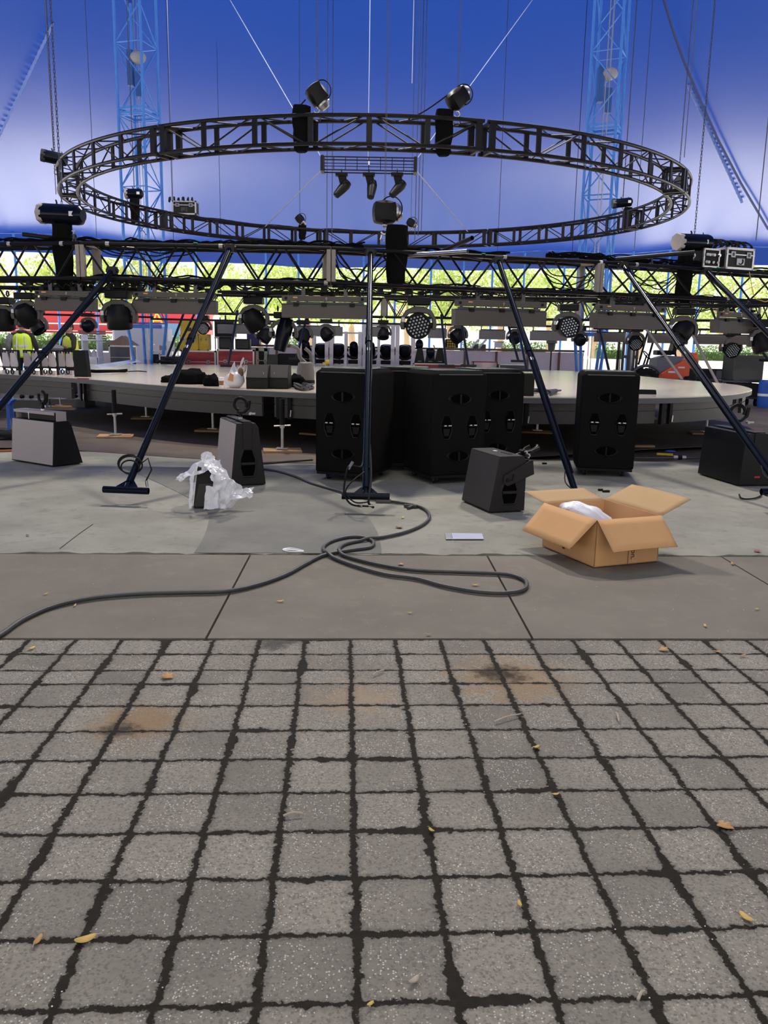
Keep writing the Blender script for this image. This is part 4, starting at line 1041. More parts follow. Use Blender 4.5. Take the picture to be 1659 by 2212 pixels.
for sg in seg:
    if len(sg) < 2: continue
    m = MB(); nn = len(sg); vs_ = []
    for p in sg:
        for (dd, z) in ((0, ZS-.095), (.0, ZS-.20), (.03, ZS-.20), (.03, ZS-.215), (0, ZS-.215), (.0, ZS-.40), (.06, ZS-.40), (.06, ZS-.095)):
            q = inset(p, dd); vs_.append((q.x, q.y, z))
    K = 8; fs = [(i*K+j, (i+1)*K+j, (i+1)*K+(j+1) % K, i*K+(j+1) % K) for i in range(nn-1) for j in range(K)]
    fs += [tuple(range(K)), tuple(range((nn-1)*K+K-1, (nn-1)*K-1, -1))]
    m.add(vs_, fs); obj('rim_panel', m, M('stage_rim_grey', (.052, .045, .042), .45, var=.08) if 'stage_rim_grey' not in bpy.data.materials else bpy.data.materials['stage_rim_grey'], stg, sm=30)
for g in gaps:
    p = min(rim, key=lambda p: abs(pxof(Vector((p.x, p.y, .7)))-g)); q = inset(p, .07)
    rzz = math.atan2(cen.y-q.y, cen.x-q.x)-PI/2
    m = MB(); R3 = Matrix.Rotation(rzz, 3, 'Z')
    for s_ in (-.09, .09): m.box(Vector((q.x, q.y, ZS-.25))+R3 @ Vector((s_, 0, 0)), (.06, .06, .33), R3)
    br_ = obj('joint_bracket', m, BLKM, stg)
    m = MB(); m.cyl(Vector((q.x, q.y, ZS-.38))+R3 @ Vector((.11, -.04, 0)), Vector((q.x, q.y, ZS-.28))+R3 @ Vector((.12, -.04, 0)), .012, n=8); obj('locking_pin', m, ALU, br_)
jacks = [(250, 945, 1), (610, 976, 1), (1525, 938, 1), (460, 932, 0), (316, 905, 0), (1160, 935, 0), (1420, 975, 2), (30, 880, 0), (130, 880, 0), (770, 950, 0), (1390, 905, 0)]
for i, (px, py, k) in enumerate(jacks):
    if k == 2: continue
    g = gz(px, py)
    r = thing('wood_pad', 'small plywood pad beneath a stage jack', 'pad', (g.x, g.y, .006), random.uniform(-.2, .2), 'plywood pads under the stage jacks')
    m = MB(); m.box((0, 0, .016), (.56, .40, .032)); obj('board', m, WOOD, r, bevel=.003)
    m = MB(); m.box((.12, .02, .037), (.24, .2, .008)); obj('shim', m, WOOD, r)
    zb_ = .05
    m = MB(); m.box((g.x, g.y, zb_+.006), (.17, .17, .012)); m.cyl((g.x, g.y, zb_), (g.x, g.y, .36 if k else ZS-.3), .019, n=12)
    for zz in range(0, 12): m.cyl((g.x, g.y, .08+zz*.022), (g.x, g.y, .09+zz*.022), .023, n=10)
    j_ = obj('screw_jack', m, ALU, stg)
    m = MB(); zc = .38 if k else ZS-.34
    m.cyl((g.x-.12, g.y-.02, zc), (g.x+.12, g.y+.02, zc+.01), .012, n=8); m.cyl((g.x, g.y, zc-.03), (g.x, g.y, zc+.03), .035, n=10); obj('jack_handle', m, ALU, j_)
    m = MB(); m.cyl((g.x, g.y, zc+.02), (g.x, g.y, ZS-.09), .038, n=12); obj('stage_post', m, BLKM, stg)
g = gz(966+0, 740) if False else None
p_ = gz(1385, 966); m = MB(); m.box((p_.x, p_.y, .02), (.42, .12, .03), (0, 0, .1)); tag(obj('wood_offcut', m, WOOD), 'loose plywood strip on the ground right of the rightmost subwoofer', 'wood')
p_ = gz(680, 940); m = MB(); m.box((p_.x-.1, p_.y, .02), (.36, .1, .03), (0, 0, -.5)); tag(obj('wood_offcut', m, WOOD), 'loose plywood strip on the ground left of the leftmost subwoofer', 'wood')
# ================================================================== tall subwoofers in felt covers
def subwoofer(label, L, R, zb=.10, w=.70, d=.80, h=1.20, handles=True, Y=None):
    a, b_ = gz(L[0], L[1], zb), gz(R[0], R[1], zb)
    c = (a+b_)/2; rz = math.atan2(b_.y-a.y, b_.x-a.x)
    r = thing('subwoofer', label, 'speaker', (c.x, c.y, 0), rz, 'tall subwoofers in black felt covers')
    m = MB(); bv = .05
    prof = [(-w/2, 0), (w/2, 0), (w/2, d), (-w/2, d)]
    def ring(ins, z): return [(x+(-ins if x > 0 else ins), y+(-ins if y > 0 else ins), z) for x, y in prof]
    lv = [ring(0, zb), ring(0, zb+h-bv), ring(bv*.3, zb+h-bv*.3), ring(bv, zb+h)]
    vs_ = sum(lv, []); fs = [(j*4+k, j*4+(k+1) % 4, (j+1)*4+(k+1) % 4, (j+1)*4+k) for j in range(3) for k in range(4)]+[(3, 2, 1, 0), (12, 13, 14, 15)]
    # cut openings in the front face for the handle cups
    m.add(vs_, fs[0:0] or fs)
    cov = obj('felt_cover', m, CARPET, r, bevel=.025)
    m = MB(); m.box((0, d/2, zb+h+.004), (w*.86, d*.86, .012)); obj('lid_panel', m, BLKG, cov)
    m = MB(); m.box((0, -.006, zb+h-.035), (w*.8, .006, .012)); obj('lid_seam', m, DSTEEL, cov)
    m = MB(); m.box((0, d/2, zb-.012), (w*.96, d*.96, .03)); obj('dolly_board', m, BLKM, r)
    def cup(cx_, cz, rw, rh, vert):
        pts = []
        for sx, sz in ((-.5, -1), (.5, -1), (1, -.35), (1, .35), (.5, 1), (-.5, 1), (-1, .35), (-1, -.35)):
            x, z = (sx*rw, sz*rh) if vert else (sz*rw, sx*rh)
            pts.append((cx_+x, z+cz))
        if not vert:
            pts = [(cx_+rw*math.cos(2*PI*k/18)*1.0, cz+rh*math.sin(2*PI*k/18)) for k in range(18)]
        m = MB(); n = len(pts)
        f0 = [(x, -.004, z) for x, z in pts]; f1 = [(cx_+(x-cx_)*1.14, -.010, cz+(z-cz)*1.10) for x, z in pts]; f2 = [(cx_+(x-cx_)*1.26, 0.002, cz+(z-cz)*1.16) for x, z in pts]
        vs_ = f0+f1+f2
        m.add(vs_, [(k, (k+1) % n, n+(k+1) % n, n+k) for k in range(n)]+[(n+k, n+(k+1) % n, 2*n+(k+1) % n, 2*n+k) for k in range(n)])
        rimo = obj('handle_rim', m, BLKM, r)
        m = MB(); m.add([(x, -.003, z) for x, z in pts], [tuple(range(n))][::-1]); obj('handle_pocket', m, M('pocket_black', (.0025, .0025, .0025), .9, spec=.02) if 'pocket_black' not in bpy.data.materials else bpy.data.materials['pocket_black'], rimo, sm=0)
        m = MB()
        if vert:
            m.cyl((cx_-rw*.95, -.016, cz+rh*.12), (cx_+rw*.95, -.016, cz+rh*.12), .013, n=10)
            bar = obj('handle_bar', m, BLKM, rimo)
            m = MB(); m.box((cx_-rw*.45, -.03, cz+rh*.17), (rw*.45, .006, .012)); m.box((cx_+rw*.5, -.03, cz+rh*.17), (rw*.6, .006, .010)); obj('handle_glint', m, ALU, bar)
            m = MB(); m.prism([(cx_-rw*.7, -.012, cz-rh*.1), (cx_+rw*.7, -.012, cz-rh*.1), (cx_+rw*.5, -.006, cz-rh*.75), (cx_-rw*.5, -.006, cz-rh*.75)], (0, .008, 0)); obj('grip_plate', m, BLKM, rimo)
        else:
            m.cyl((cx_, -.016, cz-rh*.95), (cx_, -.016, cz+rh*.95), .013, n=10); obj('handle_bar', m, BLKM, rimo)
    if handles:
        cup(0, zb+h*.74, .125, .055, False); cup(0, zb+h*.19, .125, .055, False)
        cup(-.165, zb+h*.47, .062, .13, True); cup(.165, zb+h*.47, .062, .13, True)
    for x in (-w/2+.12, w/2-.12):
        for y in (.12, d-.12):
            m = MB(); m.box((x, y, .075), (.075, .06, .018)); m.box((x-.022, y+.01, .055), (.006, .05, .04)); m.box((x+.022, y+.01, .055), (.006, .05, .04)); c_ = obj('castor', m, DSTEEL, r)
            m = MB(); m.cyl((x-.016, y+.02, .042), (x+.016, y+.02, .042), .042, n=18); obj('wheel', m, RUBBER, c_)
            m = MB(); m.cyl((x-.019, y+.02, .042), (x+.019, y+.02, .042), .018, n=12); obj('hub', m, PLATE, c_)
    return r
subwoofer('leftmost tall black subwoofer, standing behind the upright middle leg', (678, 1018), (803, 1027))
subwoofer('tall subwoofer in the middle, front one of the close group of three', (925, 1030), (1050, 1024))
subwoofer('plain-sided tall subwoofer pushed behind the front middle one, no handles showing', (808, 1000), (930, 1003), handles=False)
subwoofer('tall subwoofer partly hidden behind the middle one, beside the small black box on the stage', (1020, 1008), (1122, 1005))
subwoofer('rightmost tall black subwoofer standing alone behind the cardboard box', (1243, 1011), (1370, 1016))
for px, py, lab in ((780, 979, 'small white tag in the lower handle of the leftmost subwoofer'), (1319, 973, 'small white tag in the lower handle of the rightmost subwoofer')): pass
# ================================================================== wedge-sided loudspeakers
def hook_clamp(parent, p, s=1.0, tilt=0.0, rz=0.0, mat=BLKM):
    R3 = Euler((0, tilt, rz)).to_matrix(); p = Vector(p); m = MB()
    m.cyl(p, p+R3 @ Vector((0, 0, .05*s)), .016*s, n=10); m.box(p+R3 @ Vector((0, 0, .06*s)), (.06*s, .045*s, .02*s), R3)
    m.torus(p+R3 @ Vector((0, 0, .135*s)), .055*s, .014*s, R3 @ Vector((0, 1, 0)), -.6, 4.4, 18, 8)
    m.tube([p+R3 @ Vector(v) for v in ((.03*s, 0, .06*s), (.075*s, 0, .10*s), (.085*s, 0, .17*s))], .014*s, 6)
    c = obj('hook_clamp', m, mat, parent)
    m = MB(); q = p+R3 @ Vector((.09*s, 0, .05*s)); m.cyl(q-R3 @ Vector((0, .03*s, 0)), q+R3 @ Vector((0, .03*s, 0)), .012*s, n=8); m.box(q+R3 @ Vector((.02*s, 0, 0)), (.05*s, .02*s, .014*s), R3)
    obj('wing_nut', m, STEEL, c)
    m = MB(); m.cyl(p+Vector((0, 0, -.004)), p+R3 @ Vector((0, 0, .03*s)), .022*s, .014*s, n=6); obj('bolt', m, ALU, c)
def wedge_speaker(label, C, rz, w, db, dt, h, front=SPK, body=SPK, lean=.5, bracket='top', handle=True, logo=False, clamp_at=(0, 0), clamp_s=1.3, clamp_rz=0.0, loc=None):
    """C = plan corner between front face and the visible side; front faces local -Y"""
    R3 = Matrix.Rotation(rz, 3, 'Z'); base = Vector((C[0], C[1], .007))-R3 @ Vector((w/2, -db/2, 0))
    r = thing('wedge_speaker', label, 'speaker', base, rz, 'wedge-sided loudspeakers with hook clamps')
    y0, y1 = -db/2, db/2; t0 = y0+(db-dt)*lean; t1 = t0+dt; ch = .05
    prof = [(y0, 0.006), (y1, 0.006), (t1+.01, h-ch), (t1-ch*.6, h), (t0, h)]
    m = MB(); m.prism([(-w/2, y, z) for y, z in prof], (w, 0, 0)); cab = obj('cabinet', m, body, r, bevel=.008)
    m = MB()
    n = (Vector((0, t0, h))-Vector((0, y0, 0))).normalized(); nn = Vector((0, -n.z, n.y)) if True else None
    o = -Vector((0, n.z, -n.y))*.004
    g = [Vector((-w/2+.008, y0, 0))+n*.02+o, Vector((w/2-.008, y0, 0))+n*.02+o, Vector((w/2-.008, y0, 0))+n*(h*.99)+o, Vector((-w/2+.008, y0, 0))+n*(h*.99)+o]
    m.prism(g, Vector((0, n.z, -n.y))*.006); obj('grille', m, front, r)
    if handle:
        hz, hh, hw, xx = h*.34, h*.185, db*.20, w/2
        ym = (y0+y1)/2*.6+ (t0+t1)/2*.4
        pts = [(ym-hw*.75, hz-hh), (ym+hw*.75, hz-hh), (ym+hw, hz-hh*.3), (ym+hw, hz+hh*.4), (ym+hw*.55, hz+hh*1.25), (ym-hw*.55, hz+hh*1.25), (ym-hw, hz+hh*.4), (ym-hw, hz-hh*.3)]
        n_ = len(pts); m = MB(); f0 = [(xx+.003, y, z) for y, z in pts]; f1 = [(xx+.007, ym+(y-ym)*1.15, hz+(z-hz)*1.08) for y, z in pts]; f2 = [(xx, ym+(y-ym)*1.30, hz+(z-hz)*1.16) for y, z in pts]
        m.add(f0+f1+f2, [(k, (k+1) % n_, n_+(k+1) % n_, n_+k) for k in range(n_)]+[(n_+k, n_+(k+1) % n_, 2*n_+(k+1) % n_, 2*n_+k) for k in range(n_)])
        ri = obj('handle_rim', m, body, cab)
        m = MB(); m.add(f0, [tuple(range(n_))]); obj('handle_pocket', m, bpy.data.materials['pocket_black'], ri, sm=0)
        m = MB(); m.box((xx+.008, ym, hz+.01), (.02, hw*1.95, .028)); obj('handle_bar', m, body, ri, bevel=.004)
    if logo:
        m = MB(); m.box((w/2+.002, -.02, h*.17), (.006, .07, .022)); obj('red_badge', m, M('badge_red', (.45, .03, .04), .4), cab, bevel=.004)
    if bracket == 'top':
        m = MB(); m.box((0, (t0+t1)/2, h+.014), (w*.98, dt*.42, .010)); 
        for s_ in (-1, 1): m.box((s_*(w/2+.008), (t0+t1)/2, h*.80), (.008, dt*.42, h*.42))
        br_ = obj('yoke_bracket', m, body, r, bevel=.003)
        hook_clamp(r, (clamp_at[0], (t0+t1)/2+clamp_at[1], h+.02), clamp_s, 0, clamp_rz)
    elif bracket == 'raised':
        m = MB(); z = h+.10
        m.box((0, t0+.02, z-.004), (w*.96, .012, .035)); m.box((0, (t0+t1)/2, z+.012), (w*.96, dt*.6, .008))
        for s_ in (-1, 1): m.box((s_*w*.476, (t0+t1)/2, h+.03), (.008, dt*.6, .17))
        br_ = obj('yoke_bracket', m, front, r)
        m = MB(); m.box((-.1, t0+.012, z-.05), (.012, .004, .09)); obj('white_tag', m, TAPE, br_)
        m = MB(); m.box((0, (t0+t1)/2+.02, h+.05), (w*.8, dt*.5, .09)); obj('inner_block', m, BLKM, r)
        hook_clamp(r, (clamp_at[0], (t0+t1)/2, h+.11), clamp_s, 0, clamp_rz)
    elif bracket == 'back':
        m = MB(); xx = w/2+.012
        piv = Vector((xx, -.02, h*.58)); d_ = Vector((0, .86, .40)).normalized(); u = Vector((0, -d_.z, d_.y))
        pl = [piv-d_*.05-u*.02, piv-d_*.02-u*.055, piv+d_*.03-u*.06, piv+d_*.28-u*.075, piv+d_*.32+u*.055, piv+d_*.30+u*.07, piv-d_*.02+u*.055]
        m.prism(pl, (.010, 0, 0)); m.prism([p-Vector((w+.034, 0, 0)) for p in pl], (.010, 0, 0))
        e0, e1 = piv+d_*.28-u*.07, piv+d_*.31+u*.06
        m.prism([e0+Vector((0, 0, 0)), e1, e1-d_*.01, e0-d_*.01], (-w-.024, 0, 0))
        br_ = obj('yoke_bracket', m, body, r, bevel=.003)
        m = MB(); m.tube([piv+Vector((.012, .01, -.03))+u*.03, piv+Vector((.012, .05, .0)), piv+Vector((.012, .06, .06))], .006, 5); m.cyl(piv+Vector((.005, 0, 0)), piv+Vector((.02, 0, 0)), .018, n=10); obj('slot', m, BLKM, br_)
        c = e1-Vector((w/2, 0, 0)); hook_clamp(r, c, clamp_s, 0, 0)
        k = [o for o in bpy.data.objects if o.parent == r and o.name.startswith('hook_clamp')][0]
        k.matrix_basis = Matrix.Translation(c) @ Matrix.Rotation(-1.15, 4, 'X') @ Matrix.Translation(-c)
        m = MB(); m.box((-w*.1, t0+dt*.5, h+.002), (.05, .03, .006)); obj('top_badge', m, STICK, cab)
        m = MB(); m.box((w*.2, t0+dt*.6, h+.002), (.16, .05, .004)); obj('top_slot', m, BLKM, cab)
    return r
wedge_speaker('wedge speaker with light grey front at far left, clamp on top', (-4.16, 10.34), -.60, .90, .44, .24, .56, front=GRILLE, body=BLK, lean=.25, bracket='raised', handle=False, clamp_at=(.05, 0))
wedge_speaker('tall narrow wedge speaker seen from its side, behind the plastic wrap', (-1.71, 9.16), -1.16, .80, .40, .24, .70, front=GRILLE, body=SPK, lean=.45, bracket='top', clamp_at=(.10, 0), clamp_s=1.25, clamp_rz=1.2)
wedge_speaker('dark wedge speaker nearest the cardboard box with its bracket folded back', (1.02, 7.91), -1.24, .66, .38, .28, .55, lean=.9, front=DGRILLE, bracket='back')
wedge_speaker('black wedge speaker at far right behind the last leg, with red badge', (4.22, 9.82), -1.42, .95, .50, .34, .62, front=BLK, body=BLK, lean=.3, bracket='top', handle=False, logo=True, clamp_at=(-.05, 0), clamp_s=1.5, clamp_rz=1.3)
# ------------------------------------------------------------------ plastic wrapped speaker
ws = wedge_speaker('small dark wedge speaker half wrapped in plastic film', (-1.84, 7.88), -1.36, .34, .27, .16, .40, front=WHITE, body=SPK, lean=.45, bracket=None, handle=False)
ws['group'] = 'plastic-wrapped speaker'
m = MB(); m.prism([(.172, -.13, .02), (.172, .13, .02), (.172, .075, .24), (.172, -.075, .24)], (.003, 0, 0)); obj('film_window', m, DGRILLE, ws)
m = MB()
from mathutils import noise as mn
def film_quad(pts_px, Y0, nu=14, nv=10, amp=.05, seed=0):
    (a, b_, c, d) = [at(x, y, Yq) for x, y, Yq in pts_px]
    def fn(u, v):
        p = (a.lerp(b_, u)).lerp(d.lerp(c, u), v)
        n = mn.noise_vector(p*7+Vector((seed, 0, 0)))*amp+mn.noise_vector(p*19+Vector((seed, 3, 0)))*amp*.8+mn.noise_vector(p*45+Vector((seed, 7, 0)))*amp*.3
        return p+Vector((n.x*.6, n.y, n.z*.6))
    return fn
for seed, q in enumerate((
    [(432, 990, 8.0), (478, 995, 7.9), (492, 1035, 7.75), (452, 1022, 7.70)],
    [(374, 1036, 7.98), (436, 992, 8.0), (452, 1016, 7.82), (392, 1040, 7.88)],
    [(450, 1000, 7.85), (505, 1040, 7.90), (495, 1092, 7.75), (455, 1030, 7.62)],
    [(466, 1010, 7.60), (515, 1050, 7.75), (482, 1098, 7.68), (464, 1096, 7.60)],
    [(490, 1030, 7.90), (526, 1055, 7.95), (500, 1095, 7.85), (468, 1100, 7.75)],
    [(500, 1060, 7.9), (548, 1052, 8.0), (545, 1076, 7.9), (498, 1082, 7.8)],
    [(410, 1030, 7.74), (420, 1014, 7.72), (413, 1098, 7.64), (407, 1098, 7.66)],
    [(408, 1040, 7.98), (500, 1040, 8.12), (490, 1090, 8.05), (415, 1090, 8.0)],
    [(434, 978, 7.9), (463, 980, 7.9), (470, 1000, 7.85), (436, 1000, 7.85)],
    [(445, 1050, 7.66), (470, 1052, 7.62), (472, 1100, 7.56), (440, 1100, 7.6)])):
    m.grid(film_quad(q, 7.8, amp=.045 if seed not in (6, 9) else .02, seed=seed*3.1), 22, 18)
tag(obj('plastic_film', m, PLAST, sm=180), 'crumpled translucent plastic film draped over the small dark speaker', 'plastic film')
# ================================================================== cardboard box
F0 = Vector((1.556, 5.948, 0)); dl = Vector((-.3764, .9265, 0)); dr = Vector((.9265, .3764, 0)); BW, BL, BH = .58, .70, .362
box = thing('cardboard_box', 'open brown cardboard box with its four flaps spread, on the concrete', 'box', F0, 0)
L0, R0, B0 = dl*BL, dr*BW, dl*BL+dr*BW; T = Vector((0, 0, BH)); O = Vector((0, 0, 0)); th = .006
m = MB()
for a, b_, n in ((O, R0, dl), (O, L0, dr), (L0, B0, -dl), (R0, B0, -dr)):
    m.prism([a+Vector((0, 0, .009)), b_+Vector((0, 0, .009)), b_+T, a+T], n*th)
m.prism([O+Vector((0, 0, .008)), R0+Vector((0, 0, .008)), B0+Vector((0, 0, .008)), L0+Vector((0, 0, .008))], (0, 0, .006))
bd = obj('box_body', m, CARD, box)
def flap(p, q, out, ln, ang, tp0, tp1, warp=.0, mat=CARD, name='flap'):
    a = math.radians(ang); v = out*math.cos(a)*ln+Vector((0, 0, math.sin(a)*ln)); e = (q-p).normalized(); n = e.cross(v).normalized()
    def fn(u, t):
        base = p.lerp(q, u); s_ = tp0*(1-u)-tp1*u
        return base+T+v*t+e*s_*t+n*warp*math.sin(PI*u)*t
    m = MB(); m.grid(fn, 10, 5); o = obj(name, m, mat, box, solid=.005); return o
flap(L0, O, -dr, .290, -46, .01, .03, .010)
flap(O, R0, -dl, .275, -46, .015, -.01, -.012)
flap(L0, B0, dl, .285, 10, -.02, .015, .0, CARDIN)
flap(B0, R0, dr, .285, 24, .01, -.01, .01, CARDIN)
m = MB(); q = dr*.30-dl*.0015; m.box(q+Vector((0, -.001, .14)), (.003, .004, .27), Matrix.Rotation(math.atan2(dr.y, dr.x), 3, 'Z')); obj('tape_seam', m, BROWN, bd)
INK = M('box_ink', (.05, .025, .015), .8)
text_part('tion.', .062, INK, bd, dr*.345-dl*.0022+Vector((0, 0, .098)), (PI/2, PI/2, math.atan2(dr.y, dr.x)), 'printed_word')
CHK = M('white_chalk', (.75, .55, .42), .8)
m = MB(); m.torus(dr*.355-dl*.002+Vector((0, 0, .045)), .016, .0025, dl, 0, 4.5, 12, 4, 1.4); m.cyl(dr*.34-dl*.002+Vector((0, 0, .03)), dr*.375-dl*.002+Vector((0, 0, .075)), .002, n=4); obj('chalk_mark', m, CHK, bd)
for dd, z in ((.31, .07), (.40, .045)):
    m = MB(); m.box(dl*dd-dr*.0015+Vector((0, 0, z+.02)), (.03, .003, .018), Matrix.Rotation(math.atan2(dl.y, dl.x), 3, 'Z')); obj('printed_mark', m, INK, bd)
# mailer bag in the box
cb = F0+dl*.40+dr*.20+Vector((0, 0, .30))
m = MB(); m.ell((0, 0, 0), (.215, .12, .085), 28, 16, None, lambda v: 1+.07*math.sin(v.x*9)*v.z+.05*math.sin(v.y*13+v.x*5)+.12*max(0, abs(v.x)-.8))
pk = obj('mailer_bag', m, PLASTW, loc=cb, rot=(.1, .30, -.42)); tag(pk, 'puffy white plastic mailer bag lying inside the cardboard box', 'bag')
m = MB()
for i in range(9): m.box((-.175+.012*i, -.10+.004*i, .020+.003*i), (.005, .012, .02+.02*random.random()), (.3, -.2, .3))
obj('printed_lines', m, STICK, pk)
m = MB(); m.box((.02, 0, -.15), (.5, .42, .17)); lo = obj('packing_fill', m, PLASTW, loc=F0+dl*.36+dr*.29+Vector((0, 0, .245)), rot=(0, 0, math.atan2(dr.y, dr.x)), bevel=.03)
tag(lo, 'flat white parcel underneath the mailer bag in the cardboard box', 'parcel')
# ================================================================== long black cable on the ground
cp = [(-60, 1405), (0, 1372), (50, 1338), (115, 1310), (200, 1292), (300, 1283), (400, 1280), (490, 1277), (560, 1262), (620, 1240), (660, 1218), (700, 1199), (760, 1188), (800, 1182), (806, 1170), (785, 1161), (755, 1160), (720, 1168), (700, 1180), (702, 1192), (722, 1205), (760, 1220),
      (830, 1240), (900, 1250), (960, 1266), (1030, 1278), (1090, 1281), (1128, 1275), (1138, 1262), (1128, 1250), (1090, 1240), (1000, 1236), (900, 1232), (830, 1222), (770, 1208), (738, 1197), (732, 1187), (745, 1176), (780, 1168), (830, 1160), (880, 1148), (915, 1132), (928, 1116), (918, 1100), (890, 1090), (850, 1084), (838, 1083)]
m = MB(); pts = smooth_pts([gz(x, y, .018) for x, y in cp], 7)
cross = {}
for i, p in enumerate(pts):
    for j in range(0, i-25):
        if (pts[j].xy-p.xy).length < .05: p.z = max(p.z, pts[j].z+.028*(1-(pts[j].xy-p.xy).length/.05))
for _ in range(3):
    zz = [p.z for p in pts]
    for i in range(1, len(pts)-1): pts[i].z = max(.016, (zz[i-1]+zz[i]*2+zz[i+1])/4)
m.tube(pts, .0145, 10); cab = tag(obj('power_cable', m, CABLE), 'long thick black cable snaking in loops over the concrete', 'cable')
e = pts[-1]; m = MB(); d_ = (pts[-1]-pts[-4]).normalized(); m.cyl(e-d_*.03, e+d_*.05, .024, n=12); m.cyl(e+d_*.05, e+d_*.12, .030, n=12); obj('plug', m, M('plug_grey', (.10, .095, .08), .6), cab)
c = gz(887, 1093, .02); m = MB(); m.box(c, (.13, .035, .028), (0, 0, -.3)); m.cyl(c+Vector((.02, -.01, 0)), c+Vector((-.03, -.09, -.005)), .016, n=10); obj('inline_coupler', m, CABLE, cab)
c2 = [(515, 1000), (560, 1001), (620, 997), (675, 993)]
m = MB(); m.tube(smooth_pts([gz(x, y, .018) for x, y in c2], 6), .016, 8); tag(obj('power_cable', m, CABLE), 'black cable running behind the leftmost subwoofer', 'cable')
c3 = [(560, 1012), (600, 1018), (640, 1030), (668, 1042), (700, 1052), (750, 1066), (800, 1078), (838, 1083)]
m = MB(); m.tube(smooth_pts([gz(x, y, .018) for x, y in c3], 6), .013, 8); tag(obj('power_cable', m, CABLE), 'dark cable curving in front of the leftmost subwoofer towards the middle leg foot', 'cable')
c4 = [(1370, 990), (1450, 990), (1550, 988), (1600, 985), (1700, 982)]
m = MB(); m.tube(smooth_pts([gz(x, y, .016) for x, y in c4], 6), .014, 8); o = tag(obj('power_cable', m, CABLE), 'black cable running right from the rightmost subwoofer', 'cable')
g = gz(1468, 988, .03); m = MB(); m.cyl(g-Vector((.09, 0, 0)), g+Vector((-.03, 0, 0)), .028, n=12); m.cyl(g+Vector((.03, 0, 0)), g+Vector((.09, 0, 0)), .028, n=12); obj('connector', m, ALU, o)
m = MB(); m.cyl(g-Vector((.03, 0, 0)), g+Vector((.03, 0, 0)), .035, n=12); obj('connector_ring', m, BLKM, o)
c5 = [(1597, 1068), (1600, 1075), (1612, 1078), (1632, 1076), (1645, 1070)]
m = MB(); m.tube(smooth_pts([gz(x, y, .014) for x, y in c5], 6), .009, 8); tag(obj('thin_cable', m, RUBBER), 'short thin black cable on the ground at the right edge', 'cable')
c6 = [(-60, 973), (0, 974), (28, 973)]
m = MB(); m.tube(smooth_pts([gz(x, y, .02) for x, y in c6], 6), .016, 8); tag(obj('orange_cable', m, M('rust_orange', (.35, .10, .04), .7)), 'orange brown cable on the ground left of the light grey speaker', 'cable')
g = gz(1432, 981, .02); m = MB(); m.box(g, (.18, .03, .028), (0, 0, -.25)); m.box(g+Vector((.10, -.03, 0)), (.08, .05, .03), (0, 0, -.25)); tag(obj('yellow_tool', m, YEL), 'small yellow tool on the ground right of the rightmost subwoofer', 'tool')
g = gz(1448, 975, .02); m = MB(); m.ell(g, (.08, .05, .02), 12, 8); tag(obj('blue_strap', m, DBLUE), 'small blue strap lying by the yellow tool', 'strap')
for x, y, lab, w_ in ((1297, 1058, 'left', .05), (1309, 1061, 'right', .08)):
    g = gz(x, y, .012); m = MB(); m.box(g, (w_, .03, .022), (0, 0, .2)); tag(obj('rubber_scrap', m, RUBBER), lab+' one of two little black rubber bits behind the cardboard box', 'scrap')
g = gz(1176, 1001, .012); m = MB(); m.box(g, (.06, .03, .02), (0, 0, .2)); tag(obj('rubber_scrap', m, RUBBER), 'little black rubber bit near the foot of the rightmost subwoofer', 'scrap')
# small litter
g = [gz(x, y, .008) for x, y in ((961, 1152), (1041, 1153), (1045, 1165), (963, 1165))]
t = thing('plastic_strip', 'pale lilac plastic strip lying flat on the concrete left of the cardboard box', 'strip', (0, 0, 0))
m = MB(); m.prism([g[0].lerp(g[1], .18), g[1], g[2], g[3].lerp(g[2], .18)], (0, 0, .004)); obj('coloured_sheet', m, LAV, t)
m = MB(); m.prism([g[0], g[0].lerp(g[1], .17), g[3].lerp(g[2], .17), g[3]], (0, 0, .004)); obj('clear_end', m, M('clear_end', (.42, .42, .45), .3), t)
m = MB(); m.cyl(g[3]+Vector((0, 0, .005)), g[2]+Vector((0, 0, .005)), .004, n=5); obj('bright_edge', m, WHITE, t)
m = MB(); m.tube(smooth_pts([gz(x, y, .010) for x, y in ((612, 1186), (630, 1184), (655, 1190), (640, 1192), (618, 1190), (612, 1187), (635, 1188), (656, 1192))], 5), .006, 6); tag(obj('white_string', m, WHITE), 'short white string beside the slab joint left of the cable loops', 'string')
for x0, y0, x1, y1, lab in ((1068, 1559, 1125, 1542, 'pale peeled twig on the pavers right of centre'), (805, 1458, 830, 1447, 'thin twig on the pavers near the middle column'), (1330, 1540, 1337, 1558, 'short curved twig on the pavers at the right'),
        (1378, 2160, 1392, 2140, 'small twig at the lower right of the pavers'), (612, 1762, 655, 1757, 'faint thin twig on the pavers left of centre')):
    a, b_ = gz(x0, y0, .012), gz(x1, y1, .012); m = MB(); m.tube(smooth_pts([a, a.lerp(b_, .4)+Vector((.004, .008, .004)), b_], 5), [.004]*10+[.002], 6); tag(obj('twig', m, TWIG), lab, 'twig')
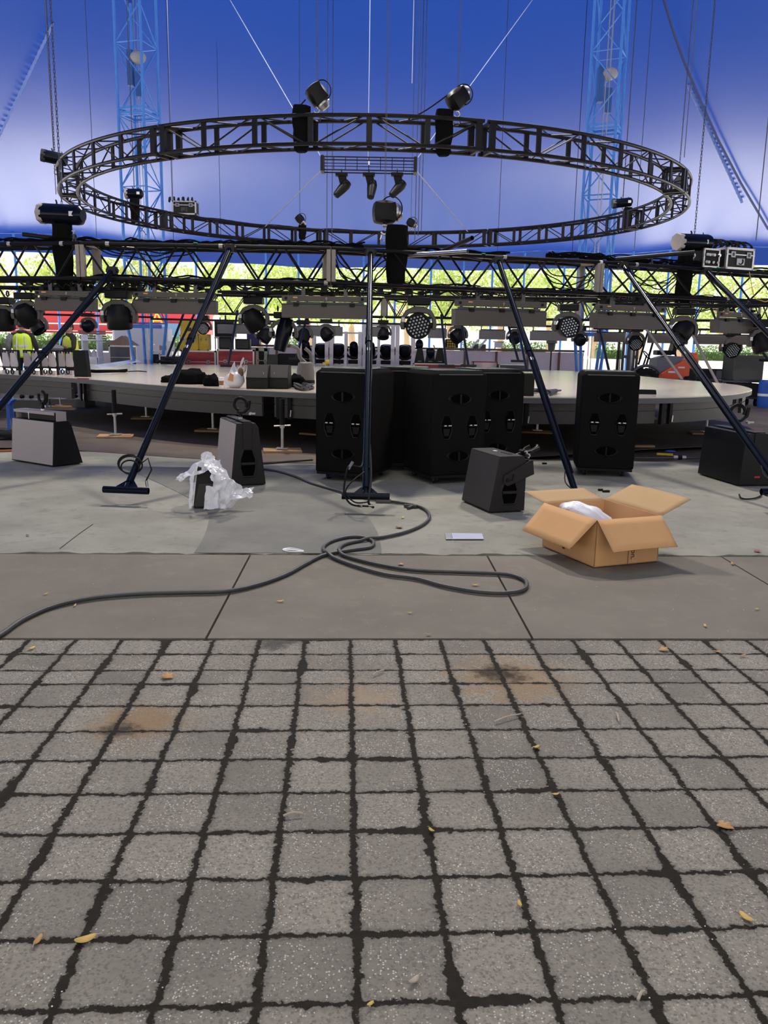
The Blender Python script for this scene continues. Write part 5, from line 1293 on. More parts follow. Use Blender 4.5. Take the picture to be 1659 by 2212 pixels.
def leaf(px, py, s, mat, label, kind=0):
    s *= .85; g = gz(px, py, .004); m = MB(); rz = random.uniform(0, 6.28); R3 = Euler((random.uniform(-.15, .15), random.uniform(-.15, .15), rz)).to_matrix()
    n = 16; ring_ = []
    for k in range(n):
        a = 2*PI*k/n
        r = s*(1+.0*a) if kind == 0 else s*(.55+.45*abs(math.sin(a*2.5)))
        x, y = (r*math.cos(a), r*.42*math.sin(a)) if kind == 0 else (r*math.cos(a), r*math.sin(a))
        ring_.append(Vector((x, y, s*.22*(x/s)**2+.0)))
    m.add([R3 @ v+Vector((0, 0, .006)) for v in [Vector((0, 0, 0))]+ring_], [(0, 1+k, 1+(k+1) % n) for k in range(n)])
    st = MB()
    o = obj('fallen_leaf', m, mat, loc=g, solid=.0012); tag(o, label, 'leaf')
    st.tube([R3 @ Vector((s*.9, 0, .012)), R3 @ Vector((s*1.5, .1*s, .008))], .0012, 4); obj('stem', st, TWIG, o)
for px, py, s, mat, lab, k in (
    (362, 1463, .040, LEAFM, 'orange brown maple leaf on the pavers left of centre', 1), (68, 1402, .028, LEAFY, 'tan leaf at the left end of the top paver rows', 0), (1434, 1405, .034, LEAFM, 'orange leaf near the top right of the pavers', 1),
    (1158, 1616, .022, LEAFY, 'yellow leaf in a joint right of centre', 0), (1566, 1787, .036, LEAFM, 'reddish tan leaf on the right pavers', 1), (1612, 1985, .030, LEAFY, 'pale leaf at the lower right', 0),
    (185, 2032, .034, LEAFY, 'yellow leaf at the lower left, standing in a joint', 0), (82, 2034, .022, LEAFM, 'small brown leaf at the lower left edge', 0), (932, 1796, .018, LEAFY, 'small yellow leaf beside the middle joint', 0),
    (1200, 1718, .015, LEAFY, 'tiny yellow leaf in the joint right of the middle', 0), (862, 1140, .045, LEAFB, 'dark rusty leaf inside the curve of the cable', 1), (870, 1119, .030, LEAFY, 'yellow triangular leaf inside the curve of the cable', 0),
    (866, 1220, .028, LEAFM, 'small orange leaf between the cable loops', 1), (1026, 1265, .030, LEAFY, 'pale leaf inside the long cable loop', 0), (606, 1300, .026, LEAFY, 'pale leaf on the slab below the cable', 0),
    (1636, 1192, .036, LEAFB, 'brown leaf by the slab joint at the right edge', 1), (1582, 1219, .030, LEAFM, 'orange leaf just below the slab joint at the right', 0), (1634, 1317, .020, LEAFY, 'small leaf on the right slab', 0),
    (1550, 1409, .020, LEAFY, 'small yellow leaf on the upper right pavers', 0), (1604, 1418, .022, LEAFM, 'tan leaf near the right edge of the pavers', 0), (1523, 1353, .022, LEAFY, 'tan leaf on the slab above the right pavers', 0),
    (162, 1309, .018, LEAFY, 'small leaf on the left slab beside the cable', 0), (99, 1284, .018, LEAFY, 'tiny leaf on the left slab above the cable', 0), (885, 1325, .018, LEAFY, 'tiny leaf on the middle slab', 0),
    (925, 1372, .020, LEAFM, 'small leaf in the joint above the pavers', 0), (60, 1157, .030, LEAFB, 'dark leaf on the pale concrete at far left', 0), (895, 2120, .022, TWIG, 'faint grey seed on the lower middle pavers', 0), (1122, 1955, .016, LEAFY, 'tiny yellow leaf on the joint at lower right of centre', 0), (800, 2172, .014, LEAFY, 'tiny yellow leaf at the bottom of the middle joint', 0)):
    leaf(px, py, s, mat, lab, k)
m = MB(); rnd = random.Random(4)
for i in range(260):
    px, py = rnd.uniform(0, 1659), rnd.uniform(1200, 2200); g = gz(px, py, .004); s = rnd.uniform(.0012, .0028); m.ell(g, (s, s*.8, s*.6), 6, 4)
o = obj('grit', m, TAPE); tag(o, 'scattered pale grit and tiny crumbs over the paving', 'grit', kind='stuff')
# ================================================================== things on the stage deck
def dz(x, y): return gz(x, y, ZS)
# row of white hinged seat units at the left edge
def seat_unit(label, px, last=False):
    p = dz(px, 811); p = Vector((p.x, p.y+.35, ZS))
    r = thing('seat_unit', label, 'seat', p, -.55, 'row of white seat units at the left stage edge')
    w = .50
    for s_ in (-1, 1):
        m = MB(); x = s_*w*.25; hw = w*.235
        m.prism([(x-hw, -.02, .24), (x-hw*1.0, -.02, .18), (x-hw*.8, -.02, .155), (x+hw*.8, -.02, .155), (x+hw, -.02, .18), (x+hw, -.02, .24), (x+hw*.55, -.05, .45), (x-hw*.55, -.05, .45)], (0, .03, 0)); obj('white_panel', m, WHITEP, r, bevel=.006)
    m = MB(); m.box((0, 0, .14), (w, .05, .035)); m.box((0, .0, .465), (w, .035, .03))
    for s_ in (-.48, .0, .48): m.box((s_*w, .01, .24), (.03, .04, .47))
    obj('frame', m, BLKM, r)
    for s_ in (-.33, -.17, .17, .33): m = MB(); m.box((s_*w, -.05, .445), (.035, .03, .045)); obj('clip', m, BLKM, r)
    for x in (-.06, .10): m = MB(); m.torus((x, -.05, .06), .042, .011, (0, 1, 0), n=14); obj('ring', m, BLKM, r)
    for x, w1 in ((.02, .07), (-.19, .08), (.19, .10)): m = MB(); m.box((x, -.02, .045), (w1, .05, .09)); obj('white_foot', m, WHITEP, r)
for px, lab in ((8, 'leftmost white seat unit on the stage, cut by the left edge'), (55, 'white seat unit on the stage in front of the worker with the grey sleeve'), (92, 'white seat unit crossed by the leftmost leg'), (130, 'rightmost white seat unit, next to the black end panel')):
    seat_unit(lab, px)
p = dz(163, 815); m = MB(); m.prism([(-.13, -.03, 0), (.17, -.03, 0), (.13, -.03, .50), (-.13, -.03, .50)], (0, .12, 0)); o = obj('end_panel', m, BLKM, loc=Vector((p.x, p.y+.3, ZS)), rot=(0, 0, -.3), bevel=.01)
tag(o, 'black upright panel at the right end of the white seat units', 'panel')
m = MB(); m.ell((0, 0, .07), (.26, .16, .09), 14, 8); o = obj('grey_bundle', m, GREYJ, loc=Vector((dz(96, 800).x, dz(96, 800).y+.55, ZS+.42))); tag(o, 'grey cloth bundle lying on top of the white seat units', 'cloth')
a, b_ = dz(222, 795), dz(306, 781); m = MB(); d = (b_-a); d.normalize(); n = Vector((-d.y, d.x, 0))
m.prism([a-n*.0, a+n*.20+Vector((0, 0, .07)), a+n*.40], b_-a); tag(obj('alloy_ramp', m, M('pale_alloy', (.62, .70, .80), .35, .3)), 'pale metal cable ramp strip lying on the left of the stage', 'ramp')
def strew(name, label, pts, r, mat, cat, n=3, sp=.05, z=ZS+.015):
    m = MB()
    for k in range(n): m.tube(smooth_pts([gz(x, y, z)+Vector((random.uniform(-sp, sp), random.uniform(-sp*3, sp*3), random.uniform(0, sp))) for x, y in pts], 4), r, 5)
    return tag(obj(name, m, mat), label, cat)
strew('tool_line', 'line of small black tools and straps on the left of the stage', [(178, 804), (210, 806), (245, 805), (275, 803)], .02, CLOTH, 'tool', 4)
strew('tool_line', 'thin black rod lying on the stage right of the tool line', [(276, 803), (300, 802), (316, 803)], .012, BLKM, 'rod', 1, .01)
p = dz(180, 820); m = MB(); m.box((p.x, p.y, ZS+.015), (.20, .03, .02), (0, 0, .05)); tag(obj('red_knife', m, RED), 'small red knife at the front edge of the stage near the black end panel', 'tool')
strew('cable_heap', 'low heap of black cables at the back of the stage behind the second leg', [(338, 784), (350, 783), (365, 784), (385, 783), (372, 785)], .03, RUBBER, 'cable', 5, .06)
def heap(name, label, px, py, rx, ry, rz_, mat, cat, seed=0, z=ZS, k=.35):
    p = gz(px, py, z); m = MB()
    def f(v):
        n = mn.noise(Vector((v.x*2.2+seed, v.y*2.2, v.z*2.2))); return 1+k*n
    m.ell((0, 0, rz_*.45), (rx, ry, rz_), 26, 14, None, f)
    m.v = [(x, y, max(z_, 0.002)) for x, y, z_ in m.v]
    return tag(obj(name, m, mat, loc=p, sm=60), label, cat)
heap('cloth_heap', 'black cloth bag slumped on the stage right of the second leg', 413, 829, .32, .22, .17, CLOTH, 'bag', 1)
heap('cloth_heap', 'small black bundle with light end, left of the second leg on the stage', 362, 826, .11, .12, .08, CLOTH, 'bag', 4)
heap('cloth_heap', 'small black bag beside the paper cup on the stage', 459, 834, .14, .12, .13, CLOTH, 'bag', 8)
p = dz(478, 836); t = thing('paper_cup', 'white paper cup with brown sleeve on the stage edge', 'cup', p)
m = MB(); m.lathe([(0, 0), (.032, 0), (.045, .145), (.0, .145)], n=18); obj('cup', m, WHITE, t)
m = MB(); m.lathe([(.036, .03), (.0425, .10)], n=18); obj('sleeve', m, CUPB, t)
m = MB(); m.lathe([(.047, .14), (.047, .155), (0, .158)], n=18); obj('lid', m, WHITE, t)
p = dz(508, 838); t = thing('carrier_bag', 'white plastic carrier bag standing on the stage beside the paper cup', 'bag', p)
m = MB(); m.ell((0, 0, .12), (.15, .11, .13), 24, 14, None, lambda v: 1+.10*mn.noise(v*4)); 
m.v = [(x, y, max(z_, 0.002)) for x, y, z_ in m.v]
m.grid(lambda u, v: Vector(((.13-.03*v)*math.cos(u*2*PI)+.07*v+.02*math.sin(u*17)*v, (.09*(1-v*.6))*math.sin(u*2*PI), .17+(.14+.10*math.cos(u*4*PI+.5)*v)*v+.02*math.sin(u*9+v*5)*v)), 30, 8)
obj('bag_body', m, PLASTW, t, sm=60)
m = MB(); m.tube(smooth_pts([(.06, 0, .30), (.12, 0, .40), (.14, 0, .47), (.10, -.01, .38), (.10, 0, .28)], 5), .012, 6); obj('bag_handle', m, PLASTW, t)
m = MB(); m.prism([(-.09, -.118, .12), (-.01, -.118, .10), (.0, -.10, .21), (-.06, -.10, .24)], (0, .004, 0)); obj('orange_print', m, ORT, t)
m = MB(); m.ell((.10, -.04, .25), (.045, .03, .07), 10, 8); obj('dark_contents', m, BROWN, t)
# two floor monitors
for i, (x, lab) in enumerate(((556, 'left of the two black floor monitors at the front of the stage'), (600, 'right of the two black floor monitors at the front of the stage'))):
    p = dz(x, 840); t = thing('floor_monitor', lab, 'speaker', (p.x, p.y+.12, ZS), -.05, 'black floor monitors')
    m = MB(); m.prism([(-.17, -.12, 0), (-.17, .22, 0), (-.17, .20, .36), (-.17, .02, .37), (-.17, -.13, .17)], (.34, 0, 0)); c = obj('cabinet', m, LAMB, t, bevel=.01)
    m = MB(); m.prism([(-.165, -.135, .16), (.165, -.135, .16), (.155, .015, .365), (-.155, .015, .365)], (0, -.008, .006)); obj('grille', m, DGRILLE, c)
    m = MB(); m.box((0, -.14, .165), (.33, .02, .02)); obj('lip', m, BLKM, c)
    m = MB(); m.box((-.05 if i else .1, -.10, .235), (.004, .004, .05)); obj('mark', m, STICK, c)
p = dz(660, 828); m = MB(); m.lathe([(0, 0), (.15, 0), (.16, .02), (.16, .20), (.13, .36), (.10, .38), (0, .38)], n=24); t = thing('grey_drum', 'grey cylindrical fixture standing on the stage left of the leftmost subwoofer', 'fixture', p)
obj('shell', m, DRUM, t); m = MB(); m.lathe([(.165, .0), (.17, .03), (.165, .06)], n=24); obj('base_ring', m, BLKM, t)
m = MB(); m.tube(smooth_pts([(.0, 0, .36), (-.10, 0, .46), (-.14, 0, .60), (-.26, 0, .66)], 5), .035, 8); obj('hose', m, DRUM, t)
m = MB(); m.tube(smooth_pts([(.10, .1, .36), (.08, .1, .52), (-.02, .1, .62)], 5), .03, 8); obj('hose', m, DRUM, t)
strew('cable_pile', 'pile of black cables and chrome connectors between the monitors and the leftmost subwoofer', [(628, 832), (645, 838), (660, 842), (672, 838), (655, 836)], .016, CABLE, 'cable', 7, .06)
heap('cloth_heap', 'black cloth draped over the stage right of the two floor monitors', 640, 836, .16, .12, .14, CLOTH, 'cloth', 12)
p = dz(708, 786); m = MB(); m.box((0, 0, .06), (.14, .10, .12)); o = obj('yellow_box', m, YEL, loc=at(708, 788, 11.2)); bpy.data.objects.remove(o)
m = MB(); m.cyl((-.02, 0, 0), (.02, 0, 0), .035, n=14); m.box((-.04, 0, -.015), (.05, .025, .03)); s1 = gz(708, 790, 1.305); o = obj('yellow_tape_roll', m, YEL, loc=(s1.x, s1.y, 1.348)); tag(o, 'yellow tape roll on top of the leftmost subwoofer', 'tape')
p = dz(1133, 855); m = MB(); m.box((0, 0, .165), (.28, .24, .33)); tag(obj('black_box', m, LAMB, loc=Vector((p.x, p.y+.12, ZS)), bevel=.01), 'small black box on the stage right of the partly hidden subwoofer', 'box')
strew('cable_pile', 'black cables lying on the stage behind the fourth leg', [(1146, 848), (1165, 846), (1185, 850), (1205, 847), (1180, 852)], .016, CABLE, 'cable', 6, .05)
p = dz(1390, 851); m = MB(); m.prism([(-.12, -.1, 0), (-.12, .1, 0), (-.12, .06, .07), (-.12, -.06, .07)], (.3, 0, 0)); tag(obj('cable_ramp', m, BLKM, loc=p), 'black cable ramp piece on the stage right of the rightmost subwoofer', 'ramp')
# blue trestle at the left edge
g = gz(20, 928); t = thing('blue_trestle', 'blue plastic trestle cut by the left edge below the stage', 'trestle', (g.x-.15, g.y, 0), .2)
m = MB(); m.prism([(-.35, -.16, .44), (.20, -.16, .44), (.25, -.12, .52), (-.35, -.12, .52)], (0, .36, 0)); obj('top', m, DBLUE, t, bevel=.01)
for sx in (-.3, .17):
    for sy in (-.12, .16):
        m = MB(); m.cyl((sx, sy*1.2, 0.008), (sx, sy, .46), .028, n=8); obj('leg', m, DBLUE, t)
heap('cable_pile', 'tangle of dark cable and straps on the ground under the blue trestle', 12, 948, .42, .2, .09, RUBBER, 'cable', 3, z=.006, k=.6)
# ================================================================== people
def person(label, p, rz, s, joints, edges, parts):
    r = thing('person', label, 'person', p, rz); r.scale = (s, s, s)
    me = bpy.data.meshes.new('body'); me.from_pydata([j[0] for j in joints], edges, []); me.materials.append(DARKJ)
    o = bpy.data.objects.new('body', me); COL.objects.link(o); o.parent = r
    sk = o.modifiers.new('skin', 'SKIN'); sk.use_smooth_shade = True
    for i, j in enumerate(joints): me.skin_vertices[0].data[i].radius = j[1]
    me.skin_vertices[0].data[0].use_root = True
    su = o.modifiers.new('sub', 'SUBSURF'); su.levels = 2; su.render_levels = 2
    for fn in parts: fn(r)
    return r, o
def head_parts(r, face=-1, tilt=0.0, hair=HAIR, c=(0, 0, 1.62), turn=0.0):
    Rz = Matrix.Rotation(turn, 3, 'Z'); c = Vector(c)
    m = MB(); m.ell(c, (.078, .098, .118), 22, 16, Rz, lambda v: 1-.10*max(0, -v.z)*abs(v.x)-.04*max(0, v.z)); 
    m.ell(c+Rz @ Vector((0, -.100, -.012)), (.013, .020, .022), 8, 6)
    for s_ in (-1, 1): m.ell(c+Rz @ Vector((s_*.080, .005, -.005)), (.010, .020, .030), 8, 6)
    m.cyl(c+Vector((0, .005, -.17)), c+Vector((0, .0, -.06)), .055, .050, n=14)
    h = obj('head', m, SKIN, r)
    m = MB()
    for s_ in (-1, 1): m.ell(c+Rz @ Vector((s_*.030, -.090, .012)), (.012, .006, .007), 8, 6)
    obj('eye', m, HAIR, h)
    m = MB(); m.ell(c+Rz @ Vector((0, -.092, -.055)), (.024, .008, .006), 8, 6); obj('mouth', m, M('lip', (.35, .12, .10), .6) if 'lip' not in bpy.data.materials else bpy.data.materials['lip'], h)
    m = MB(); m.ell(c+Rz @ Vector((0, .018, .025)), (.086, .100, .108), 20, 12, Rz, lambda v: 1.0); obj('hair', m, hair, r)
def vest(r, mat=HIVIS, belt=False):
    m = MB()
    def fn(u, v):
        a = 2*PI*u; z = 1.43-.52*v; rx = .19+.015*math.sin(v*3)-.055*max(0, .12-v)/.12; ry = .135+.01*v-.05*max(0, .12-v)/.12
        return Vector((rx*math.cos(a), ry*math.sin(a)+.01, z+.006*math.sin(a*7)))
    m.grid(fn, 32, 12); v_ = obj('safety_vest', m, mat, r, solid=.01)
    m = MB()
    for z in ((1.02,) if belt else (1.0, 1.14)):
        def fb(u, v, z=z):
            a = 2*PI*u; return Vector((.208*math.cos(a), .155*math.sin(a)+.01, z+.05*v))
        m.grid(fb, 32, 1)
    obj('reflective_band', m, ORT if belt else REFL, v_)
    m = MB()
    for s_ in (-1, 1):
        m.tube([(s_*.09, .135, .93), (s_*.10, .150, 1.15), (s_*.085, .140, 1.36), (s_*.085, .03, 1.455), (s_*.085, -.11, 1.36), (s_*.10, -.140, 1.15), (s_*.09, -.135, .93)], .016, 6)
    obj('shoulder_strap', m, REFL if not belt else ORT, v_)
def shoes(r, xs=(-.1, .1)):
    for x in xs:
        m = MB(); m.ell((x, -.05, .045), (.05, .13, .055), 14, 8); m.v = [(a, b_, max(c, .003)) for a, b_, c in m.v]; obj('shoe', m, BLKM, r)
def hand(r, p, dirv, s=1.0):
    """small hand with five bent fingers"""
    d = Vector(dirv).normalized(); u = d.orthogonal().normalized(); w = d.cross(u); p = Vector(p); m = MB()
    m.ell(p+d*.045, (.018, .040, .050), 10, 8, Matrix((u, w, d)).transposed())
    for i, (o, L_) in enumerate(((-.030, .062), (-.010, .074), (.010, .070), (.028, .055))):
        b0 = p+d*.085+w*o; m.tube([b0, b0+d*L_*.45+u*.004, b0+d*L_*.8+u*.016, b0+d*L_*.9+u*.034], [.009, .0085, .008, .006], 6)
    b0 = p+d*.03-w*.036; m.tube([b0, b0-w*.022+d*.02, b0-w*.026+d*.048+u*.01], [.011, .010, .008], 6)
    return obj('hand', m, SKIN, r)
def jt(p, r, q=None): return (Vector(p), (r, q or r))
J = [jt((0, 0, .95), .155, .11), jt((0, 0, 1.15), .150, .10), jt((0, 0, 1.34), .165, .105), jt((0, 0, 1.46), .075), jt((0, 0, 1.52), .055),
     jt((-.19, 0, 1.40), .070), jt((-.29, .02, 1.15), .055), jt((-.27, -.10, .92), .040), jt((.19, 0, 1.40), .070), jt((.30, .02, 1.14), .055), jt((.28, -.10, .91), .040),
     jt((-.10, 0, .88), .095), jt((-.12, -.02, .48), .065), jt((-.12, .02, .09), .045), jt((.10, 0, .88), .095), jt((.12, -.02, .48), .065), jt((.12, .02, .09), .045)]
E_ = [(0, 1), (1, 2), (2, 3), (3, 4), (2, 5), (5, 6), (6, 7), (2, 8), (8, 9), (9, 10), (0, 11), (11, 12), (12, 13), (0, 14), (14, 15), (15, 16)]
def hands_down(r): hand(r, (-.27, -.10, .92), (0, -.3, -1)); hand(r, (.28, -.10, .91), (0, -.3, -1))
def sleeve_grey(r):
    m = MB(); m.tube(smooth_pts([(.20, 0, 1.40), (.27, .015, 1.26), (.305, .02, 1.14), (.29, -.05, 1.0), (.28, -.10, .92)], 4), [.080]*5+[.070]*4+[.062]*4+[.055]*4, 12); obj('grey_sleeve', m, GREYJ, r)
    m = MB(); m.torus((0, .01, 1.47), .075, .035, (0, .1, 1), n=18, m=8); obj('collar', m, DARKJ, r)
PZ = .2
for nm, px, w in (('a', 50, .9), ('b', 152, .8)):
    q = at(px, 760, 19.4 if nm == 'a' else 19.9); m = MB(); m.box((0, 0, .095), (w, .7, .19)); 
    tag(obj('riser', m, LAMG, loc=(q.x, q.y, 0)), 'low dark riser under the worker '+('with the grey sleeve' if nm == 'a' else 'with folded arms'), 'riser')
q = at(50, 760, 19.4); person('person in yellow hi-vis vest with one grey sleeve, back turned, at far left', (q.x, q.y, PZ), PI+.15, 1.03, J, E_, [lambda r: head_parts(r), vest, hands_down, sleeve_grey, shoes])
J2 = [(p.copy(), rr) for p, rr in J]
J2[6] = jt((-.27, -.06, 1.17), .055); J2[7] = jt((.02, -.20, 1.16), .042); J2[9] = jt((.27, -.06, 1.15), .055); J2[10] = jt((-.02, -.21, 1.10), .042)
def hands_fold(r): hand(r, (.02, -.20, 1.16), (1, .1, .1)); hand(r, (-.02, -.21, 1.10), (-1, .1, .1))
q = at(152, 760, 19.9); person('person in yellow vest with orange belt band, arms folded, standing left of the white cart', (q.x, q.y, PZ), -.7, 1.0, J2, E_, [lambda r: head_parts(r, turn=.2), lambda r: vest(r, HIVIS, True), hands_fold, shoes])
q = at(-10, 760, 18.9); person('person in dark clothes mostly cut off by the left edge', (q.x-.15, q.y, .0), PI, 1.06, J, E_, [lambda r: head_parts(r), hands_down, shoes])
# ================================================================== equipment rack behind the stage
YR = 29.5
def gx(px, Y=YR, y=760): return at(px, y, Y).x
def pz(py, Y, px=830): return at(px, py, Y).z
zb, zt = .25, pz(722, YR)
racks = [(645, 712, 2, 722), (712, 783, 2, 716), (783, 853, 2, 700), (853, 897, 1, 700)]
for i, (x0, x1, n_, yt) in enumerate(racks):
    X0, X1 = gx(x0), gx(x1); w = X1-X0-.03; ztp = pz(yt, YR, x0)
    lab = ['leftmost white-posted rack dolly behind the stage', 'second white-posted rack dolly from the left behind the stage', 'tall white-posted rack dolly just behind the middle leg', 'narrow white-posted rack dolly below the honeycomb light'][i]
    r = thing('rack_dolly', lab, 'rack', ((X0+X1)/2, YR, 0), 0, 'aluminium rack dollies full of lights')
    m = MB()
    for k in range(n_+1):
        x = -(w-.13)/2+(w-.13)*k/n_
        for y in (-.3, .3): m.box((x, y, (ztp+.15)/2), (.13 if k in (0, n_) else .09, .06, ztp-.15))
    obj('post', m, M('rack_post', (.85, .78, .75), .5) if 'rack_post' not in bpy.data.materials else bpy.data.materials['rack_post'], r)
    m = MB()
    for z in (.19, .80, ztp-.04):
        for y in (-.3, .3): m.box((0, y, z), (w, .04, .05))
        for x in (-w/2, w/2): m.box((x, 0, z), (.04, .6, .05))
    m.box((0, 0, .84), (w, .6, .02))
    obj('shelf', m, ALU, r)
    for sx in (-1, 1):
        m = MB(); m.cyl((sx*(w/2-.1)-.02, -.25, .08), (sx*(w/2-.1)+.02, -.25, .08), .08, n=14); m.cyl((sx*(w/2-.1)-.02, .25, .08), (sx*(w/2-.1)+.02, .25, .08), .08, n=14); obj('castor', m, RUBBER, r)
    for k in range(n_):
        x = (X0+X1)/2-w/2+w*(k+.5)/n_
        moving_head('racked_light', 'black moving light standing in the '+['leftmost rack dolly', 'second rack dolly', 'tall rack dolly', 'narrow rack dolly'][i]+(', left bay' if (n_ == 2 and k == 0) else ', right bay' if n_ == 2 else ''), (x, YR, .86), 1.5, (0, -.25, .95) if (k+i) % 2 else (0, -.9, .5), up=True, group='moving lights standing in rack dollies', yoke=BLKM, kind='tube' if (k+i) % 2 == 0 else 'round')
red0 = gx(893, 27.6); red1 = gx(1000, 27.6)
flight_case('road_case', 'long low red road case behind the middle subwoofers', ((red0+red1)/2, 27.7, .0), 0, (red1-red0, .7, pz(785, 27.4, 940)-.11), mat=REDC, wheels=True, edge_w=.04)
zc = pz(785, 27.4, 940)
for px, lab, yt, up in ((907, 'left of the three black light bases on the low red case', 738, 1), (930, 'middle of the three black light bases, holding an upright light', 728, 1), (951, 'right of the three black light bases on the low red case', 745, 1)):
    q = gx(px, 27.6)
    t = thing('upright_light', lab, 'stage light', (q, 27.7, zc), 0, 'black pointed light bases on the low red case')
    m = MB(); h = pz(755, 27.6, px)-zc; m.prism([(-.17, -.12, 0), (.17, -.12, 0), (.09, -.10, h), (.04, -.10, h+.05), (-.04, -.10, h+.05), (-.09, -.10, h)], (0, .24, 0)); obj('stand', m, LAMB, t, bevel=.01)
    m = MB(); m.box((0, -.13, .06), (.12, .01, .015)); obj('slot', m, STEEL, t)
    if px == 930:
        m = MB(); m.lathe([(0, -.02), (.09, 0), (.13, .12), (.14, .30), (.12, .36), (0, .37)], ((0, -.02, h*.3), (0, -.08, 1)), 18); obj('head', m, BLKG, t)
        m = MB(); m.torus((0, -.14, h*.3+.36), .12, .02, (0, 1, .3), 0, PI, 14, 6); obj('bright_rim', m, STEEL, t)
    elif px == 907:
        m = MB(); m.ell((-.02, -.02, h+.16), (.13, .12, .17), 14, 10); obj('head', m, BLKG, t)
# ================================================================== cases and boxes behind the stage
def case_px(name, label, x0, x1, yt, yb, Y, d=.6, mat=LAMB, edge=ALU, **k):
    """case standing behind the stage; its lower part is hidden by the deck"""
    X0, X1 = at(x0, yt, Y).x, at(x1, yt, Y).x; z1 = at((x0+x1)/2, yt, Y).z; z0 = k.pop('z0', 0.0); wh = z0 == 0.0
    return flight_case(name, label, ((X0+X1)/2, Y+d/2, z0), k.pop('rz', 0), (X1-X0, d, z1-z0-(.11 if wh else 0)), mat=mat, edge=edge, wheels=wh, **k), z1
def lettering(parent, lines, size, x, y, z, mat=WHITE):
    for i, s in enumerate(lines): text_part(s, size, mat, parent, (x, y, z-i*size*1.05), (PI/2, 0, 0))
c, zr1 = case_px('road_case', 'red road case with white lettering behind the second leg of the far truss', 468, 549, 755, 784, 27.6, mat=REDC, edge_w=.05, handles=False)
lettering(c, ['PART OF', 'DIRECTORS'], .13, .08, -.012, zr1-.24, WHITE)
c, zr2 = case_px('road_case', 'red road case half hidden behind the second leg, left of the lettered red case', 390, 466, 757, 784, 27.7, mat=REDC, edge_w=.05, handles=False)
for x0, x1, yt, yb, Y, z0, mat, lab in ((474, 502, 728, 755, 27.9, zr1, LAMB, 'square black monitor on the red cases, left'), (511, 541, 732, 755, 27.9, zr1, LAMB, 'square black monitor on the lettered red case, right')):
    X0, X1 = at(x0, yt, Y).x, at(x1, yt, Y).x; z1 = at(x0, yt, Y).z; t = thing('black_monitor', lab, 'monitor', ((X0+X1)/2, Y, z0)); m = MB(); m.box((0, 0, (z1-z0)/2), (X1-X0, .35, z1-z0)); b0 = obj('shell', m, LAMB, t, bevel=.03); m = MB(); m.box((0, -.18, (z1-z0)/2), ((X1-X0)*.8, .01, (z1-z0)*.75)); obj('face', m, DGRILLE, b0)
case_px('road_case', 'tall yellow box leaning behind the second leg, upper one', 389, 427, 692, 722, 28.4, z0=at(400, 722, 28.4).z, mat=YEL, edge=YEL, d=.5, catches=False)
case_px('road_case', 'yellow road case with black catches beneath the tall yellow box', 388, 428, 723, 755, 28.2, z0=zr2, mat=YEL, edge=YEL, d=.5, handles=False)
case_px('road_case', 'yellow road case standing right of the second leg', 429, 449, 722, 753, 28.2, z0=zr2, mat=YEL, edge=YEL, d=.5, handles=False)
case_px('road_case', 'dark brown road case high on a trolley under the far battens', 463, 505, 694, 728, 28.8, z0=at(480, 728, 28.8).z, mat=LAMB, edge=DSTEEL, d=.5, catches=False)
_x0, _x1 = at(463, 728, 28.8).x, at(505, 728, 28.8).x; _z = at(480, 728, 28.8).z
t = thing('tall_trolley', 'thin-legged trolley under the dark brown road case', 'trolley', ((_x0+_x1)/2, 29.05, 0)); m = MB(); m.box((0, 0, _z-.025), (_x1-_x0, .5, .04)); obj('shelf', m, STEEL, t)
for sx in (-1, 1):
    for sy in (-1, 1): m = MB(); m.cyl((sx*(_x1-_x0)*.46, sy*.22, 0), (sx*(_x1-_x0)*.46, sy*.22, _z-.04), .018, n=8); obj('leg', m, STEEL, t)
case_px('road_case', 'dark purple box on the counter left of the rack dollies', 533, 560, 717, 745, 32.75, z0=at(900, 751, 33).z+.011, mat=PURP, edge=PURP, d=.5, catches=False, handles=False)
case_px('road_case', 'small black case with pale green lid catches beside the lettered red case', 552, 577, 752, 783, 28.0, mat=LAMB, edge=M('sage_green', (.42, .46, .32), .6), d=.5, edge_w=.10)
case_px('soft_case', 'low dark green case behind the floor monitors, left', 578, 600, 766, 785, 27.8, mat=LAMO, edge=LAMO, d=.5, catches=False, handles=False)
case_px('soft_case', 'long low black case behind the floor monitors, right', 601, 645, 764, 786, 27.9, mat=LAMB, edge=LAMB, d=.5, catches=False, handles=False)
c, z_ = case_px('road_case', 'grey road case with green label left of the left tower foot', 234, 283, 746, 779, 28.9, mat=LAMG, edge=ALU, d=.6, edge_w=.05, handles=False, catches=False)
w_ = at(283, 746, 28.9).x-at(234, 746, 28.9).x
m = MB(); m.box((-.05, -.012, z_-.42), (.24, .01, .07)); obj('green_label', m, GREEN, c)
m = MB(); m.box((-.22, -.012, z_-.30), (.07, .01, .10)); m.box((0, -.012, z_-.30), (.24, .01, .025)); obj('white_print', m, STICK, c)
m = MB(); m.box((-w_*.42, -.012, z_-.13), (.10, .01, .14)); m.box((w_*.40, -.012, z_-.13), (.10, .01, .14)); obj('corner_label', m, TAPE, c)
q = at(262, 745, 29.0); m = MB(); m.prism([(-.48, 0, 0), (.50, 0, 0), (.02, .05, .32)], (0, .5, 0)); tag(obj('cardboard_tent', m, M('brown_card', (.30, .19, .12), .8), loc=(q.x, 28.93, z_)), 'folded brown cardboard sheet on the grey road case', 'cardboard')
